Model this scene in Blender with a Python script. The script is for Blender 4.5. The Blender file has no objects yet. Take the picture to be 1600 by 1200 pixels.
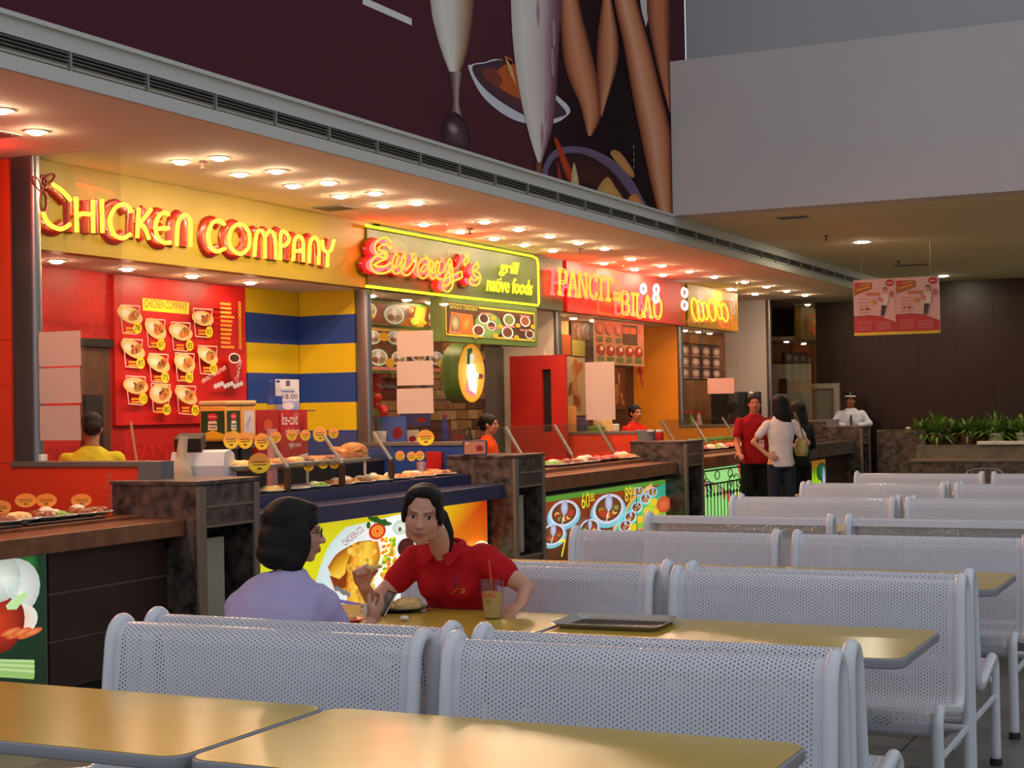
import bpy, bmesh, math, random
from mathutils import Vector, Matrix, Euler
from mathutils.bvhtree import BVHTree
random.seed(7)
sc = bpy.context.scene
COL = sc.collection
PI = math.pi

# ------------------------------------------------------------------ camera
FPX, EYE = 2441.0, 1.6
YAW, PITCH, ROLL = 0.44454, 0.014648, -0.018191
_f = Vector((-math.sin(YAW)*math.cos(PITCH), math.cos(YAW)*math.cos(PITCH), math.sin(PITCH)))
_r0 = Vector((math.cos(YAW), math.sin(YAW), 0)); _u0 = _r0.cross(_f)
CR = _r0*math.cos(ROLL) + _u0*math.sin(ROLL)
CU = -_r0*math.sin(ROLL) + _u0*math.cos(ROLL)
CF = _f
CO = Vector((0, 0, EYE))
cd = bpy.data.cameras.new('camera'); cam = bpy.data.objects.new('camera', cd); COL.objects.link(cam)
cd.sensor_width = 36; cd.sensor_fit = 'HORIZONTAL'; cd.lens = 36*FPX/1600; cd.clip_end = 200
cam.matrix_world = Matrix(((CR.x, CU.x, -CF.x, CO.x), (CR.y, CU.y, -CF.y, CO.y), (CR.z, CU.z, -CF.z, CO.z), (0, 0, 0, 1)))
sc.camera = cam

def at(px, py, X=None, Y=None, Z=None):
    """survey helper: the point of a known plane of the hall that the 1600x1200 photograph shows at (px, py)"""
    d = CR*(px-800) - CU*(py-600) + CF*FPX
    if X is not None: t = (X-CO.x)/d.x
    elif Y is not None: t = (Y-CO.y)/d.y
    else: t = (Z-CO.z)/d.z
    return CO + d*t

# ------------------------------------------------------------------ light
w = bpy.data.worlds.new('daylight'); sc.world = w; w.use_nodes = True
bg = w.node_tree.nodes['Background']; bg.inputs[0].default_value = (0.86, 0.92, 1.0, 1); bg.inputs[1].default_value = 0.62
sc.view_settings.view_transform = 'Standard'; sc.view_settings.look = 'None'
sc.view_settings.exposure = 0.0; sc.view_settings.gamma = 1.0; sc.view_settings.use_curve_mapping = False

# ------------------------------------------------------------------ colour and materials
def lin(c):
    c = c/255.0
    return c/12.92 if c <= 0.04045 else ((c+0.055)/1.055)**2.4
def S(r, g, b): return (lin(r), lin(g), lin(b), 1.0)
def H(h): h = h.lstrip('#'); return S(int(h[0:2], 16), int(h[2:4], 16), int(h[4:6], 16))

def mat(name, col, rough=0.5, metal=0.0, emit=None, es=0.0, mix=None, scale=8.0, amt=0.5, bump=0.0, bscale=60.0, coat=0.0, detail=4.0, spec=0.5, alpha=1.0, sss=0.0):
    m = bpy.data.materials.new(name); m.use_nodes = True
    nt = m.node_tree; b = nt.nodes['Principled BSDF']
    b.inputs['Base Color'].default_value = col; b.inputs['Roughness'].default_value = rough
    b.inputs['Metallic'].default_value = metal; b.inputs['Specular IOR Level'].default_value = spec
    b.inputs['Coat Weight'].default_value = coat; b.inputs['Coat Roughness'].default_value = 0.08
    if sss: b.inputs['Subsurface Weight'].default_value = sss; b.inputs['Subsurface Radius'].default_value = (0.01, 0.004, 0.002)
    if emit is not None:
        b.inputs['Emission Color'].default_value = emit; b.inputs['Emission Strength'].default_value = es
    if mix is not None or bump:
        tc = nt.nodes.new('ShaderNodeTexCoord')
    if mix is not None:
        n = nt.nodes.new('ShaderNodeTexNoise'); n.inputs['Scale'].default_value = scale; n.inputs['Detail'].default_value = detail
        nt.links.new(tc.outputs['Object'], n.inputs['Vector'])
        rp = nt.nodes.new('ShaderNodeValToRGB'); rp.color_ramp.elements[0].position = 0.5-amt*0.3; rp.color_ramp.elements[1].position = 0.5+amt*0.3
        rp.color_ramp.elements[0].color = col; rp.color_ramp.elements[1].color = mix
        nt.links.new(n.outputs['Fac'], rp.inputs['Fac']); nt.links.new(rp.outputs['Color'], b.inputs['Base Color'])
    if bump:
        n2 = nt.nodes.new('ShaderNodeTexNoise'); n2.inputs['Scale'].default_value = bscale; n2.inputs['Detail'].default_value = 3
        nt.links.new(tc.outputs['Object'], n2.inputs['Vector'])
        bp = nt.nodes.new('ShaderNodeBump'); bp.inputs['Strength'].default_value = bump; bp.inputs['Distance'].default_value = 0.01
        nt.links.new(n2.outputs['Fac'], bp.inputs['Height']); nt.links.new(bp.outputs['Normal'], b.inputs['Normal'])
    return m

def emis(name, col, st):
    m = bpy.data.materials.new(name); m.use_nodes = True; nt = m.node_tree
    for n in list(nt.nodes): nt.nodes.remove(n)
    e = nt.nodes.new('ShaderNodeEmission'); e.inputs[0].default_value = col; e.inputs[1].default_value = st
    o = nt.nodes.new('ShaderNodeOutputMaterial'); nt.links.new(e.outputs[0], o.inputs[0]); return m

def printed(name, rough=0.5, es=0.0, coat=0.0):
    """flat print: its colours are stored on the printed shapes"""
    m = bpy.data.materials.new(name); m.use_nodes = True; nt = m.node_tree; b = nt.nodes['Principled BSDF']
    a = nt.nodes.new('ShaderNodeAttribute'); a.attribute_name = 'Col'
    b.inputs['Roughness'].default_value = rough; b.inputs['Coat Weight'].default_value = coat
    nt.links.new(a.outputs['Color'], b.inputs['Base Color'])
    if es:
        nt.links.new(a.outputs['Color'], b.inputs['Emission Color']); b.inputs['Emission Strength'].default_value = es
    return m

def glassy(name, tint=(0.96, 0.98, 0.97, 1), refl=0.10, rough=0.02):
    m = bpy.data.materials.new(name); m.use_nodes = True; nt = m.node_tree
    for n in list(nt.nodes): nt.nodes.remove(n)
    t = nt.nodes.new('ShaderNodeBsdfTransparent'); t.inputs[0].default_value = tint
    g = nt.nodes.new('ShaderNodeBsdfGlossy'); g.inputs['Roughness'].default_value = rough
    fw = nt.nodes.new('ShaderNodeLayerWeight'); fw.inputs['Blend'].default_value = 0.5
    pw = nt.nodes.new('ShaderNodeMath'); pw.operation = 'POWER'; pw.inputs[1].default_value = 4.0; nt.links.new(fw.outputs['Facing'], pw.inputs[0])
    lw = nt.nodes.new('ShaderNodeMath'); lw.operation = 'MULTIPLY_ADD'; lw.inputs[1].default_value = 0.6; lw.inputs[2].default_value = refl*0.45; nt.links.new(pw.outputs[0], lw.inputs[0])
    mx = nt.nodes.new('ShaderNodeMixShader'); o = nt.nodes.new('ShaderNodeOutputMaterial')
    nt.links.new(lw.outputs[0], mx.inputs[0]); nt.links.new(t.outputs[0], mx.inputs[1]); nt.links.new(g.outputs[0], mx.inputs[2]); nt.links.new(mx.outputs[0], o.inputs[0])
    return m

M = {}
M['floor'] = mat('floor_base', S(70, 70, 66), 0.6)
M['tile'] = mat('floor_tile', S(120, 122, 114), 0.32, mix=S(96, 98, 92), scale=3, amt=0.8)
M['tile2'] = mat('floor_tile_darker', S(108, 110, 104), 0.32, mix=S(88, 90, 84), scale=3, amt=0.8)
M['cream'] = mat('cream_plaster', S(240, 228, 208), 0.85, mix=S(236, 223, 200), scale=1.2)
M['white'] = mat('white_paint', S(205, 198, 196), 0.8, mix=S(200, 194, 194), scale=0.8)
M['greywall'] = mat('grey_paint', S(176, 174, 178), 0.85)
M['lowceil'] = mat('low_ceiling_paint', S(222, 214, 184), 0.85, mix=S(216, 208, 176), scale=0.7)
M['wood_dark'] = mat('dark_wood_panelling', S(40, 17, 15), 0.42, mix=S(34, 14, 13), scale=2.5, spec=0.3)
M['soffit'] = mat('soffit_paint', S(200, 198, 192), 0.7)
M['vent'] = mat('vent_metal', S(150, 148, 142), 0.5, 0.2)
M['ventback'] = mat('vent_void', S(26, 22, 20), 0.8)
M['bench'] = mat('white_enamel', S(214, 214, 222), 0.26, coat=0.3, mix=S(208, 209, 218), scale=2)
M['tubewhite'] = mat('white_tube', S(220, 222, 230), 0.22, coat=0.4)
M['rubber'] = mat('black_rubber', S(28, 28, 30), 0.7)
M['tabletop'] = mat('yellow_laminate', S(196, 168, 70), 0.22, mix=S(184, 156, 62), scale=5, amt=1.0, bump=0.04, bscale=18, spec=0.28)
M['tableedge'] = mat('grey_edge_band', S(142, 142, 150), 0.4)
M['tableleg'] = mat('grey_leg', S(170, 172, 178), 0.35)
M['granite'] = mat('dark_granite', S(30, 28, 28), 0.3, mix=S(104, 88, 82), scale=14, amt=0.55, detail=8, coat=0.1)
M['granite_trim'] = mat('granite_edge', S(120, 104, 90), 0.4)
M['black'] = mat('matte_black', S(22, 21, 22), 0.6)
M['panelcream'] = mat('cream_bin_flap', S(158, 150, 136), 0.55)
M['woodrail'] = mat('wood_rail', S(140, 88, 56), 0.3, mix=S(116, 70, 44), scale=9, coat=0.2)
M['woodpanel'] = mat('brown_panel', S(58, 36, 30), 0.5, mix=S(50, 30, 26), scale=4)
M['groove'] = mat('groove_strip', S(120, 108, 98), 0.4)
M['bluerail'] = mat('blue_rail', S(44, 50, 92), 0.28, coat=0.25, mix=S(38, 44, 84), scale=5)
M['redwall'] = mat('red_wall', S(192, 34, 26), 0.5, mix=S(184, 30, 24), scale=2)
M['redtile'] = mat('red_panel', S(240, 72, 42), 0.32, coat=0.2)
M['tanboard'] = mat('tan_board', S(158, 100, 50), 0.6, mix=S(140, 86, 44), scale=5)
M['palepanel'] = mat('pale_grey_panel', S(182, 180, 160), 0.6)
M['steel'] = mat('brushed_steel', S(142, 142, 146), 0.32, 0.85)
M['chrome'] = mat('chrome', S(206, 200, 192), 0.25, 0.45)
M['greycap'] = mat('grey_cap', S(112, 112, 116), 0.5)
M['mustard'] = mat('mustard_paint', S(160, 138, 10), 0.5, mix=S(152, 130, 9), scale=2)
M['yellowstripe'] = mat('yellow_stripe', S(236, 198, 20), 0.45)
M['bluestripe'] = mat('blue_stripe', S(36, 70, 150), 0.45)
M['orangewall'] = mat('orange_wall', S(240, 150, 24), 0.5, mix=S(232, 138, 20), scale=2)
M['greenpaint'] = mat('green_paint', S(96, 128, 56), 0.5)
M['brick1'] = mat('brick_tan', S(168, 130, 78), 0.8, mix=S(140, 104, 62), scale=20)
M['brick2'] = mat('brick_brown', S(104, 72, 44), 0.8, mix=S(84, 56, 36), scale=20)
M['brick3'] = mat('brick_sand', S(196, 160, 100), 0.8, mix=S(172, 136, 84), scale=20)
M['mortar'] = mat('mortar', S(92, 76, 54), 0.9)
M['reddoor'] = mat('red_panel_paint', S(196, 32, 26), 0.45)
M['greydoor'] = mat('grey_door', S(122, 118, 108), 0.6)
M['brown'] = mat('brown_board', S(92, 56, 34), 0.6, mix=S(76, 46, 30), scale=6)
M['paper'] = mat('paper', S(216, 190, 178), 0.8)
M['paperpink'] = mat('pink_paper', S(226, 178, 166), 0.8)
M['plate'] = mat('white_china', S(232, 228, 222), 0.25, coat=0.3)
M['darktray'] = mat('dark_tray', S(40, 32, 30), 0.4)
M['greytray'] = mat('grey_tray', S(172, 162, 152), 0.16, coat=0.5)
M['amber'] = mat('amber_plastic', S(226, 160, 74), 0.35)
M['pinkcup'] = mat('pink_cup', S(226, 178, 180), 0.4)
M['register'] = mat('white_plastic', S(206, 206, 212), 0.4)
M['beige'] = mat('beige_plastic', S(196, 176, 146), 0.5)
M['stick'] = mat('pale_wood', S(200, 160, 108), 0.6)
M['food_y'] = mat('rice_yellow', S(232, 190, 104), 0.6, mix=S(244, 220, 160), scale=40, bump=0.6, bscale=90)
M['food_w'] = mat('rice_white', S(244, 226, 200), 0.6, bump=0.5, bscale=120)
M['food_o'] = mat('roast_orange', S(206, 112, 48), 0.4, mix=S(232, 160, 80), scale=25, bump=0.4, bscale=60, coat=0.3)
M['food_b'] = mat('stew_brown', S(122, 58, 32), 0.4, mix=S(160, 86, 44), scale=30, bump=0.5, bscale=80, coat=0.3)
M['food_r'] = mat('salad_red', S(196, 42, 58), 0.45, mix=S(230, 120, 110), scale=30, bump=0.5, bscale=80)
M['food_g'] = mat('greens', S(84, 140, 40), 0.5, mix=S(140, 180, 60), scale=30, bump=0.7, bscale=70)
M['glass'] = glassy('partition_glass', (0.93, 0.95, 0.94, 1), 0.11)
M['glassdark'] = glassy('tinted_glass', (0.78, 0.78, 0.75, 1), 0.16)
M['sneeze'] = glassy('counter_glass', (0.94, 0.97, 0.95, 1), 0.09)
M['clear'] = glassy('clear_plastic', (0.9, 0.93, 0.96, 1), 0.08, 0.08)
M['lamp'] = emis('lamp_glow', (1.0, 0.68, 0.43, 1), 400)
M['signgreen'] = mat('dark_sign_green', S(66, 86, 36), 0.5, mix=S(60, 80, 34), scale=3)
M['lampw'] = emis('lamp_glow_inner', (1.0, 0.68, 0.42, 1), 220)
M['lamph'] = emis('lamp_glow_hall', (1.0, 0.90, 0.64, 1), 420)
M['ring'] = mat('lamp_ring', S(214, 200, 176), 0.4)
M['neon_y'] = emis('neon_yellow', (1.0, 0.60, 0.035, 1), 4.0)
M['neon_yg'] = emis('neon_yellow_green', (1.0, 0.86, 0.03, 1), 2.0)
M['neon_o'] = emis('neon_orange', (1.0, 0.38, 0.045, 1), 2.2)
M['neon_r'] = emis('neon_red', (1.0, 0.012, 0.012, 1), 22)
M['neon_rd'] = emis('neon_red_dim', (1.0, 0.09, 0.03, 1), 3)
M['neon_w'] = emis('neon_white', (0.92, 0.95, 1.0, 1), 2.5)
M['redletter'] = mat('dark_red_letter', S(150, 22, 14), 0.3, coat=0.4)
M['print'] = printed('flat_print', 0.45)
M['mural'] = printed('mural_print', 0.8)
M['mural'].node_tree.nodes['Principled BSDF'].inputs['Specular IOR Level'].default_value = 0.1
M['lit'] = printed('backlit_print', 0.4, 0.75)
M['lit_low'] = printed('backlit_print_dim', 0.4, 0.30)
M['foliage'] = mat('leaf_green', S(70, 110, 34), 0.5, mix=S(110, 146, 50), scale=6)
M['terracotta'] = mat('terracotta', S(98, 66, 48), 0.7)
M['marble'] = mat('planter_marble', S(120, 116, 100), 0.4, mix=S(98, 96, 84), scale=6)
M['hair'] = mat('dark_hair', S(20, 14, 13), 0.5, bump=0.5, bscale=140, spec=0.22)
M['iron'] = mat('wrought_iron', S(20, 22, 20), 0.5)

# ------------------------------------------------------------------ mesh helpers
class MB:
    def __init__(s): s.v = []; s.f = []; s.c = None
    def add(s, vs, fs):
        o = len(s.v); s.v += [tuple(p) for p in vs]; s.f += [tuple(i+o for i in f) for f in fs]; return s
    def box(s, x0, x1, y0, y1, z0, z1, bev=0.0):
        if bev <= 0:
            vs = [(x, y, z) for x in (x0, x1) for y in (y0, y1) for z in (z0, z1)]
            return s.add(vs, [(0, 1, 3, 2), (4, 6, 7, 5), (0, 4, 5, 1), (2, 3, 7, 6), (0, 2, 6, 4), (1, 5, 7, 3)])
        bm = bmesh.new(); bmesh.ops.create_cube(bm, size=1)
        for v in bm.verts: v.co = Vector(((x0+x1)/2+v.co.x*(x1-x0), (y0+y1)/2+v.co.y*(y1-y0), (z0+z1)/2+v.co.z*(z1-z0)))
        bmesh.ops.bevel(bm, geom=list(bm.edges), offset=bev, segments=2, affect='EDGES', profile=0.5)
        bm.verts.index_update(); s.add([v.co for v in bm.verts], [[v.index for v in f.verts] for f in bm.faces]); bm.free(); return s
    def obox(s, c, ax, ay, az):
        """oriented box: centre and three half-axis vectors"""
        c = Vector(c); ax, ay, az = Vector(ax), Vector(ay), Vector(az)
        vs = [c+ax*i+ay*j+az*k for i in (-1, 1) for j in (-1, 1) for k in (-1, 1)]
        return s.add(vs, [(0, 1, 3, 2), (4, 6, 7, 5), (0, 4, 5, 1), (2, 3, 7, 6), (0, 2, 6, 4), (1, 5, 7, 3)])
    def tube(s, path, r, n=8, closed=False, flat=1.0):
        P = [Vector(p) for p in path]; k = len(P); rs = r if isinstance(r, (list, tuple)) else [r]*k
        up = None; rings = []
        for i in range(k):
            a = P[(i-1) % k] if (closed or i > 0) else P[i]; b = P[(i+1) % k] if (closed or i < k-1) else P[i]
            t = (b-a); t = t.normalized() if t.length > 1e-9 else Vector((0, 0, 1))
            if up is None:
                up = t.orthogonal().normalized()
            up = (up - t*up.dot(t)); up = up.normalized() if up.length > 1e-6 else t.orthogonal().normalized()
            sd = t.cross(up)
            rings.append([P[i] + (up*math.cos(2*PI*j/n) + sd*math.sin(2*PI*j/n)*flat)*rs[i] for j in range(n)])
        vs = [p for rg in rings for p in rg]; fs = []
        for i in range(k if closed else k-1):
            for j in range(n):
                a = i*n+j; b = i*n+(j+1) % n; c = ((i+1) % k)*n+(j+1) % n; d = ((i+1) % k)*n+j
                fs.append((a, b, c, d))
        if not closed: fs.append(tuple(range(n-1, -1, -1))); fs.append(tuple((k-1)*n+j for j in range(n)))
        return s.add(vs, fs)
    def lathe(s, prof, c=(0, 0, 0), n=20, sx=1.0, sy=1.0):
        vs = []; fs = []; k = len(prof)
        for (r, z) in prof:
            for j in range(n): vs.append((c[0]+r*sx*math.cos(2*PI*j/n), c[1]+r*sy*math.sin(2*PI*j/n), c[2]+z))
        for i in range(k-1):
            for j in range(n): fs.append((i*n+j, i*n+(j+1) % n, (i+1)*n+(j+1) % n, (i+1)*n+j))
        if prof[0][0] > 1e-6: fs.append(tuple(range(n-1, -1, -1)))
        if prof[-1][0] > 1e-6: fs.append(tuple((k-1)*n+j for j in range(n)))
        return s.add(vs, fs)
    def ell(s, c, r, n=14, rot=None):
        c = Vector(c); r = r if isinstance(r, (tuple, list)) else (r, r, r); m = rot if rot is not None else Matrix.Identity(3)
        k = max(6, n//2); vs = [c+m@Vector((0, 0, -r[2]))]; fs = []
        for i in range(1, k):
            t = PI*i/k - PI/2
            for j in range(n):
                a = 2*PI*j/n; vs.append(c+m@Vector((r[0]*math.cos(t)*math.cos(a), r[1]*math.cos(t)*math.sin(a), r[2]*math.sin(t))))
        vs.append(c+m@Vector((0, 0, r[2]))); e = len(vs)-1
        for j in range(n): fs.append((0, 1+(j+1) % n, 1+j))
        for i in range(k-2):
            for j in range(n): fs.append((1+i*n+j, 1+i*n+(j+1) % n, 1+(i+1)*n+(j+1) % n, 1+(i+1)*n+j))
        for j in range(n): fs.append((1+(k-2)*n+j, 1+(k-2)*n+(j+1) % n, e))
        return s.add(vs, fs)
    def limb(s, path, rs, n=12):
        s.tube(path, rs, n)
        for p, r in zip(path, rs): s.ell(p, r*0.99, n)
        return s
    def loft(s, rings, n=20, cap=True):
        """rings of (x, y, z, rx, ry [, power])"""
        vs = []; fs = []
        for rg in rings:
            x, y, z, rx, ry = rg[:5]; e = rg[5] if len(rg) > 5 else 1.0
            for j in range(n):
                a = 2*PI*j/n; ca, sa = math.cos(a), math.sin(a)
                vs.append((x+rx*math.copysign(abs(ca)**e, ca), y+ry*math.copysign(abs(sa)**e, sa), z))
        k = len(rings)
        for i in range(k-1):
            for j in range(n): fs.append((i*n+j, i*n+(j+1) % n, (i+1)*n+(j+1) % n, (i+1)*n+j))
        if cap: fs.append(tuple(range(n-1, -1, -1))); fs.append(tuple((k-1)*n+j for j in range(n)))
        return s.add(vs, fs)
    def prism(s, pts, off):
        """pts: closed 3-D outline, extruded by the vector off"""
        k = len(pts); off = Vector(off); vs = [Vector(p) for p in pts]; vs += [p+off for p in vs]
        fs = [tuple(range(k-1, -1, -1)), tuple(range(k, 2*k))] + [(i, (i+1) % k, k+(i+1) % k, k+i) for i in range(k)]
        return s.add(vs, fs)
    def mesh(s, name, smooth=None):
        me = bpy.data.meshes.new(name); me.from_pydata(s.v, [], s.f)
        bm = bmesh.new(); bm.from_mesh(me); bmesh.ops.recalc_face_normals(bm, faces=bm.faces); bm.to_mesh(me); bm.free()
        if smooth: 
            me.polygons.foreach_set('use_smooth', [True]*len(me.polygons))
            if smooth != 'all': me.set_sharp_from_angle(angle=math.radians(40))
        return me
    def build(s, name, m, parent=None, smooth=None):
        me = s.mesh(name, smooth); me.materials.append(M[m] if isinstance(m, str) else m)
        return link(bpy.data.objects.new(name, me), parent)

def link(o, parent=None):
    COL.objects.link(o)
    if parent is not None:
        o.parent = parent
        o.matrix_parent_inverse = Matrix.Translation(parent.location).inverted() if parent.get('_abs') else Matrix.Identity(4)
    return o
def tag(o, label=None, cat=None, group=None, kind=None):
    if label: o['label'] = label
    if cat: o['category'] = cat
    if group: o['group'] = group
    if kind: o['kind'] = kind
    return o
def thing(name, label, cat, loc=(0, 0, 0), rz=0.0, group=None, absolute=False):
    """an Empty at the thing's base; with absolute=True its parts are given in hall coordinates"""
    o = bpy.data.objects.new(name, None); COL.objects.link(o); o.empty_display_size = 0.1
    o.location = loc; o.rotation_euler = (0, 0, rz)
    if absolute: o['_abs'] = 1
    return tag(o, label, cat, group)
def struct(name, mb, m, parent=None, smooth=None):
    o = mb.build(name, m, parent, smooth)
    if parent is None: o['kind'] = 'structure'
    return o
def sgroup(name):
    o = bpy.data.objects.new(name, None); COL.objects.link(o); o['kind'] = 'structure'; return o
def copy_tree(o, parent=None):
    c = o.copy(); COL.objects.link(c); c.parent = parent
    if parent is not None: c.matrix_parent_inverse = o.matrix_parent_inverse.copy()
    for ch in o.children: copy_tree(ch, c)
    return c
def smooth_path(pts, n=6, closed=False):
    P = [Vector(p) for p in pts]; k = len(P); out = []
    rng = range(k) if closed else range(k-1)
    for i in rng:
        p1, p2 = P[i], P[(i+1) % k]
        p0 = P[(i-1) % k] if (closed or i > 0) else p1*2-p2
        p3 = P[(i+2) % k] if (closed or i < k-2) else p2*2-p1
        for j in range(n):
            t = j/n
            out.append(0.5*((2*p1)+(p2-p0)*t+(2*p0-5*p1+4*p2-p3)*t*t+(3*p1-p0-3*p2+p3)*t**3))
    if not closed: out.append(P[-1])
    return out

_tx = {}
def text_mesh(s, shear=0.0):
    """letters of the built-in font as flat shapes, in a unit box"""
    if (s, shear) in _tx: return _tx[(s, shear)]
    cu = bpy.data.curves.new('letters', 'FONT'); cu.body = s; cu.resolution_u = 3; cu.shear = shear
    o = bpy.data.objects.new('letters', cu); COL.objects.link(o)
    dg = bpy.context.evaluated_depsgraph_get(); dg.update()
    me = bpy.data.meshes.new_from_object(o.evaluated_get(dg))
    vs = [(v.co.x, v.co.y) for v in me.vertices]; fs = [tuple(p.vertices) for p in me.polygons]
    bpy.data.objects.remove(o); bpy.data.curves.remove(cu); bpy.data.meshes.remove(me)
    xs = [a for a, b in vs]; ys = [b for a, b in vs]; x0, x1, y0, y1 = min(xs), max(xs), min(ys), max(ys)
    vs = [((a-x0)/(x1-x0), (b-y0)/(y1-y0)) for a, b in vs]
    _tx[(s, shear)] = (vs, fs, (x1-x0)/(y1-y0)); return _tx[(s, shear)]

class Canvas:
    """flat print on one plane of the hall; u to the right, v up, in metres; shapes keep the order they are laid"""
    def __init__(s, o, u, v, step=0.0006):
        s.o = Vector(o); s.u = Vector(u).normalized(); s.v = Vector(v).normalized(); s.n = s.u.cross(s.v).normalized(); s.k = 0; s.step = step; s.ax = 1.0
        s.V = []; s.F = []; s.C = []
    def pp(s, pts):
        out = []
        for (px, py) in pts:
            d = CR*(px-800) - CU*(py-600) + CF*FPX
            t = (s.o-CO).dot(s.n)/d.dot(s.n); q = CO+d*t-s.o; out.append((q.dot(s.u), q.dot(s.v)))
        return out
    def put(s, pts, faces, cols):
        o = len(s.V); h = s.n*(s.k*s.step); s.k += 1
        s.V += [s.o+s.u*a+s.v*b+h for a, b in pts]; s.F += [tuple(i+o for i in f) for f in faces]
        s.C += cols if isinstance(cols, list) else [cols]*len(pts)
        return s
    def poly(s, pts, col): return s.put(pts, [tuple(range(len(pts)))], col)
    def spoly(s, pts, col, col2=None, n=5):
        P = smooth_path([(a, b, 0) for a, b in pts], n, True); k = len(P); cx = sum(p.x for p in P)/k; cy = sum(p.y for p in P)/k
        return s.put([(cx, cy)]+[(p.x, p.y) for p in P], [(0, 1+j, 1+(j+1) % k) for j in range(k)], [col]+[col2 or col]*k)
    def rect(s, x, y, w, h, col, col2=None):
        return s.put([(x, y), (x+w, y), (x+w, y+h), (x, y+h)], [(0, 1, 2, 3)], [col, col, col2 or col, col2 or col])
    def ell(s, cx, cy, rx, ry, col, col2=None, rot=0, n=20):
        c, q = math.cos(rot), math.sin(rot); pts = [(cx, cy)]
        for j in range(n):
            a, b = rx*math.cos(2*PI*j/n), ry*math.sin(2*PI*j/n); pts.append((cx+(a*c-b*q)*s.ax, cy+a*q+b*c))
        return s.put(pts, [(0, 1+j, 1+(j+1) % n) for j in range(n)], [col]+[col2 or col]*n)
    def ring(s, cx, cy, rx, ry, t, col, n=24, rot=0):
        c, q = math.cos(rot), math.sin(rot); pts = []
        for j in range(n):
            for e in (1, 1-t): 
                a, b = rx*e*math.cos(2*PI*j/n), ry*e*math.sin(2*PI*j/n); pts.append((cx+(a*c-b*q)*s.ax, cy+a*q+b*c))
        return s.put(pts, [(2*j, (2*j+2) % (2*n), (2*j+3) % (2*n), 2*j+1) for j in range(n)], col)
    def line(s, pts, w, col):
        for a, b in zip(pts[:-1], pts[1:]):
            d = Vector((b[0]-a[0], b[1]-a[1])); nn = Vector((-d.y, d.x)).normalized()*w/2
            s.put([(a[0]+nn.x, a[1]+nn.y), (a[0]-nn.x, a[1]-nn.y), (b[0]-nn.x, b[1]-nn.y), (b[0]+nn.x, b[1]+nn.y)], [(0, 1, 2, 3)], col); s.k -= 1
        s.k += 1; return s
    def ribbon(s, L, R, cols, sub=4):
        """filled between two edges, shaded across with the listed colours"""
        L = smooth_path([(a, b, 0) for a, b in L], sub); R = smooth_path([(a, b, 0) for a, b in R], sub)
        k = max(len(L), len(R)); m = len(cols); pts = []; cc = []
        def smp(P, t): x = t*(len(P)-1); i = min(int(x), len(P)-2); return P[i].lerp(P[i+1], x-i)
        for i in range(k):
            a, b = smp(L, i/(k-1)), smp(R, i/(k-1))
            for j in range(m): q = a.lerp(b, j/(m-1)); pts.append((q.x, q.y)); cc.append(cols[j])
        return s.put(pts, [(i*m+j, i*m+j+1, (i+1)*m+j+1, (i+1)*m+j) for i in range(k-1) for j in range(m-1)], cc)
    def text(s, t, x, y, h, col, w=None, rot=0.0, shear=0.0):
        vs, fs, asp = text_mesh(t, shear); w = (w or h*asp*s.ax)/s.ax; c, q = math.cos(rot), math.sin(rot)
        return s.put([(x+(a*w*c-b*h*q)*s.ax, y+a*w*q+b*h*c) for a, b in vs], fs, col)
    def build(s, name, m='print', parent=None):
        me = bpy.data.meshes.new(name); me.from_pydata([tuple(p) for p in s.V], [], s.F)
        at_ = me.color_attributes.new('Col', 'FLOAT_COLOR', 'POINT')
        at_.data.foreach_set('color', [x for c in s.C for x in c])
        me.materials.append(M[m]); o = bpy.data.objects.new(name, me); return link(o, parent)
ORD = ['first', 'second', 'third', 'fourth', 'fifth', 'sixth', 'seventh', 'eighth', 'ninth', 'tenth', 'eleventh', 'twelfth', 'thirteenth', 'fourteenth', 'fifteenth', 'sixteenth']
# ================================================================== the hall
XC = -5.45      # soffit edge and mural plane
ZC = 3.30       # ceiling over the stalls
XF = -7.24      # sign fascia plane
XB = -8.05      # back wall of the stalls
ZI = 2.70       # ceiling inside the stalls
YP = [7.85, 12.30, 16.62, 20.92, 25.22]   # partition planes
YW = 26.6       # end wall

fl = struct('floor', MB().box(-12, 9, -4, 28, -0.12, -0.012), 'floor')
tm = MB().box(-0.2965, 0.2965, -0.2965, 0.2965, -0.012, 0.0, 0.002).mesh('floor_tile')
tms = []
for k in ('tile', 'tile2'):
    q = tm.copy(); q.materials.append(M[k]); tms.append(q)
for i in range(12):
    for j in range(20):
        o = bpy.data.objects.new('floor_tile', tms[0 if random.random() < 0.6 else 1]); o.location = (-6.0+0.6*i, 2.4+0.6*j, 0)
        COL.objects.link(o); o.parent = fl
struct('floor_far', MB().box(-6.3, 1.0, 14.1, 26.6, -0.012, 0.0).box(0.9, 9, -4, 26.6, -0.012, 0.0).box(-6.3, 0.9, -4, 2.1, -0.012, 0), 'tile2', fl)

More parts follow.
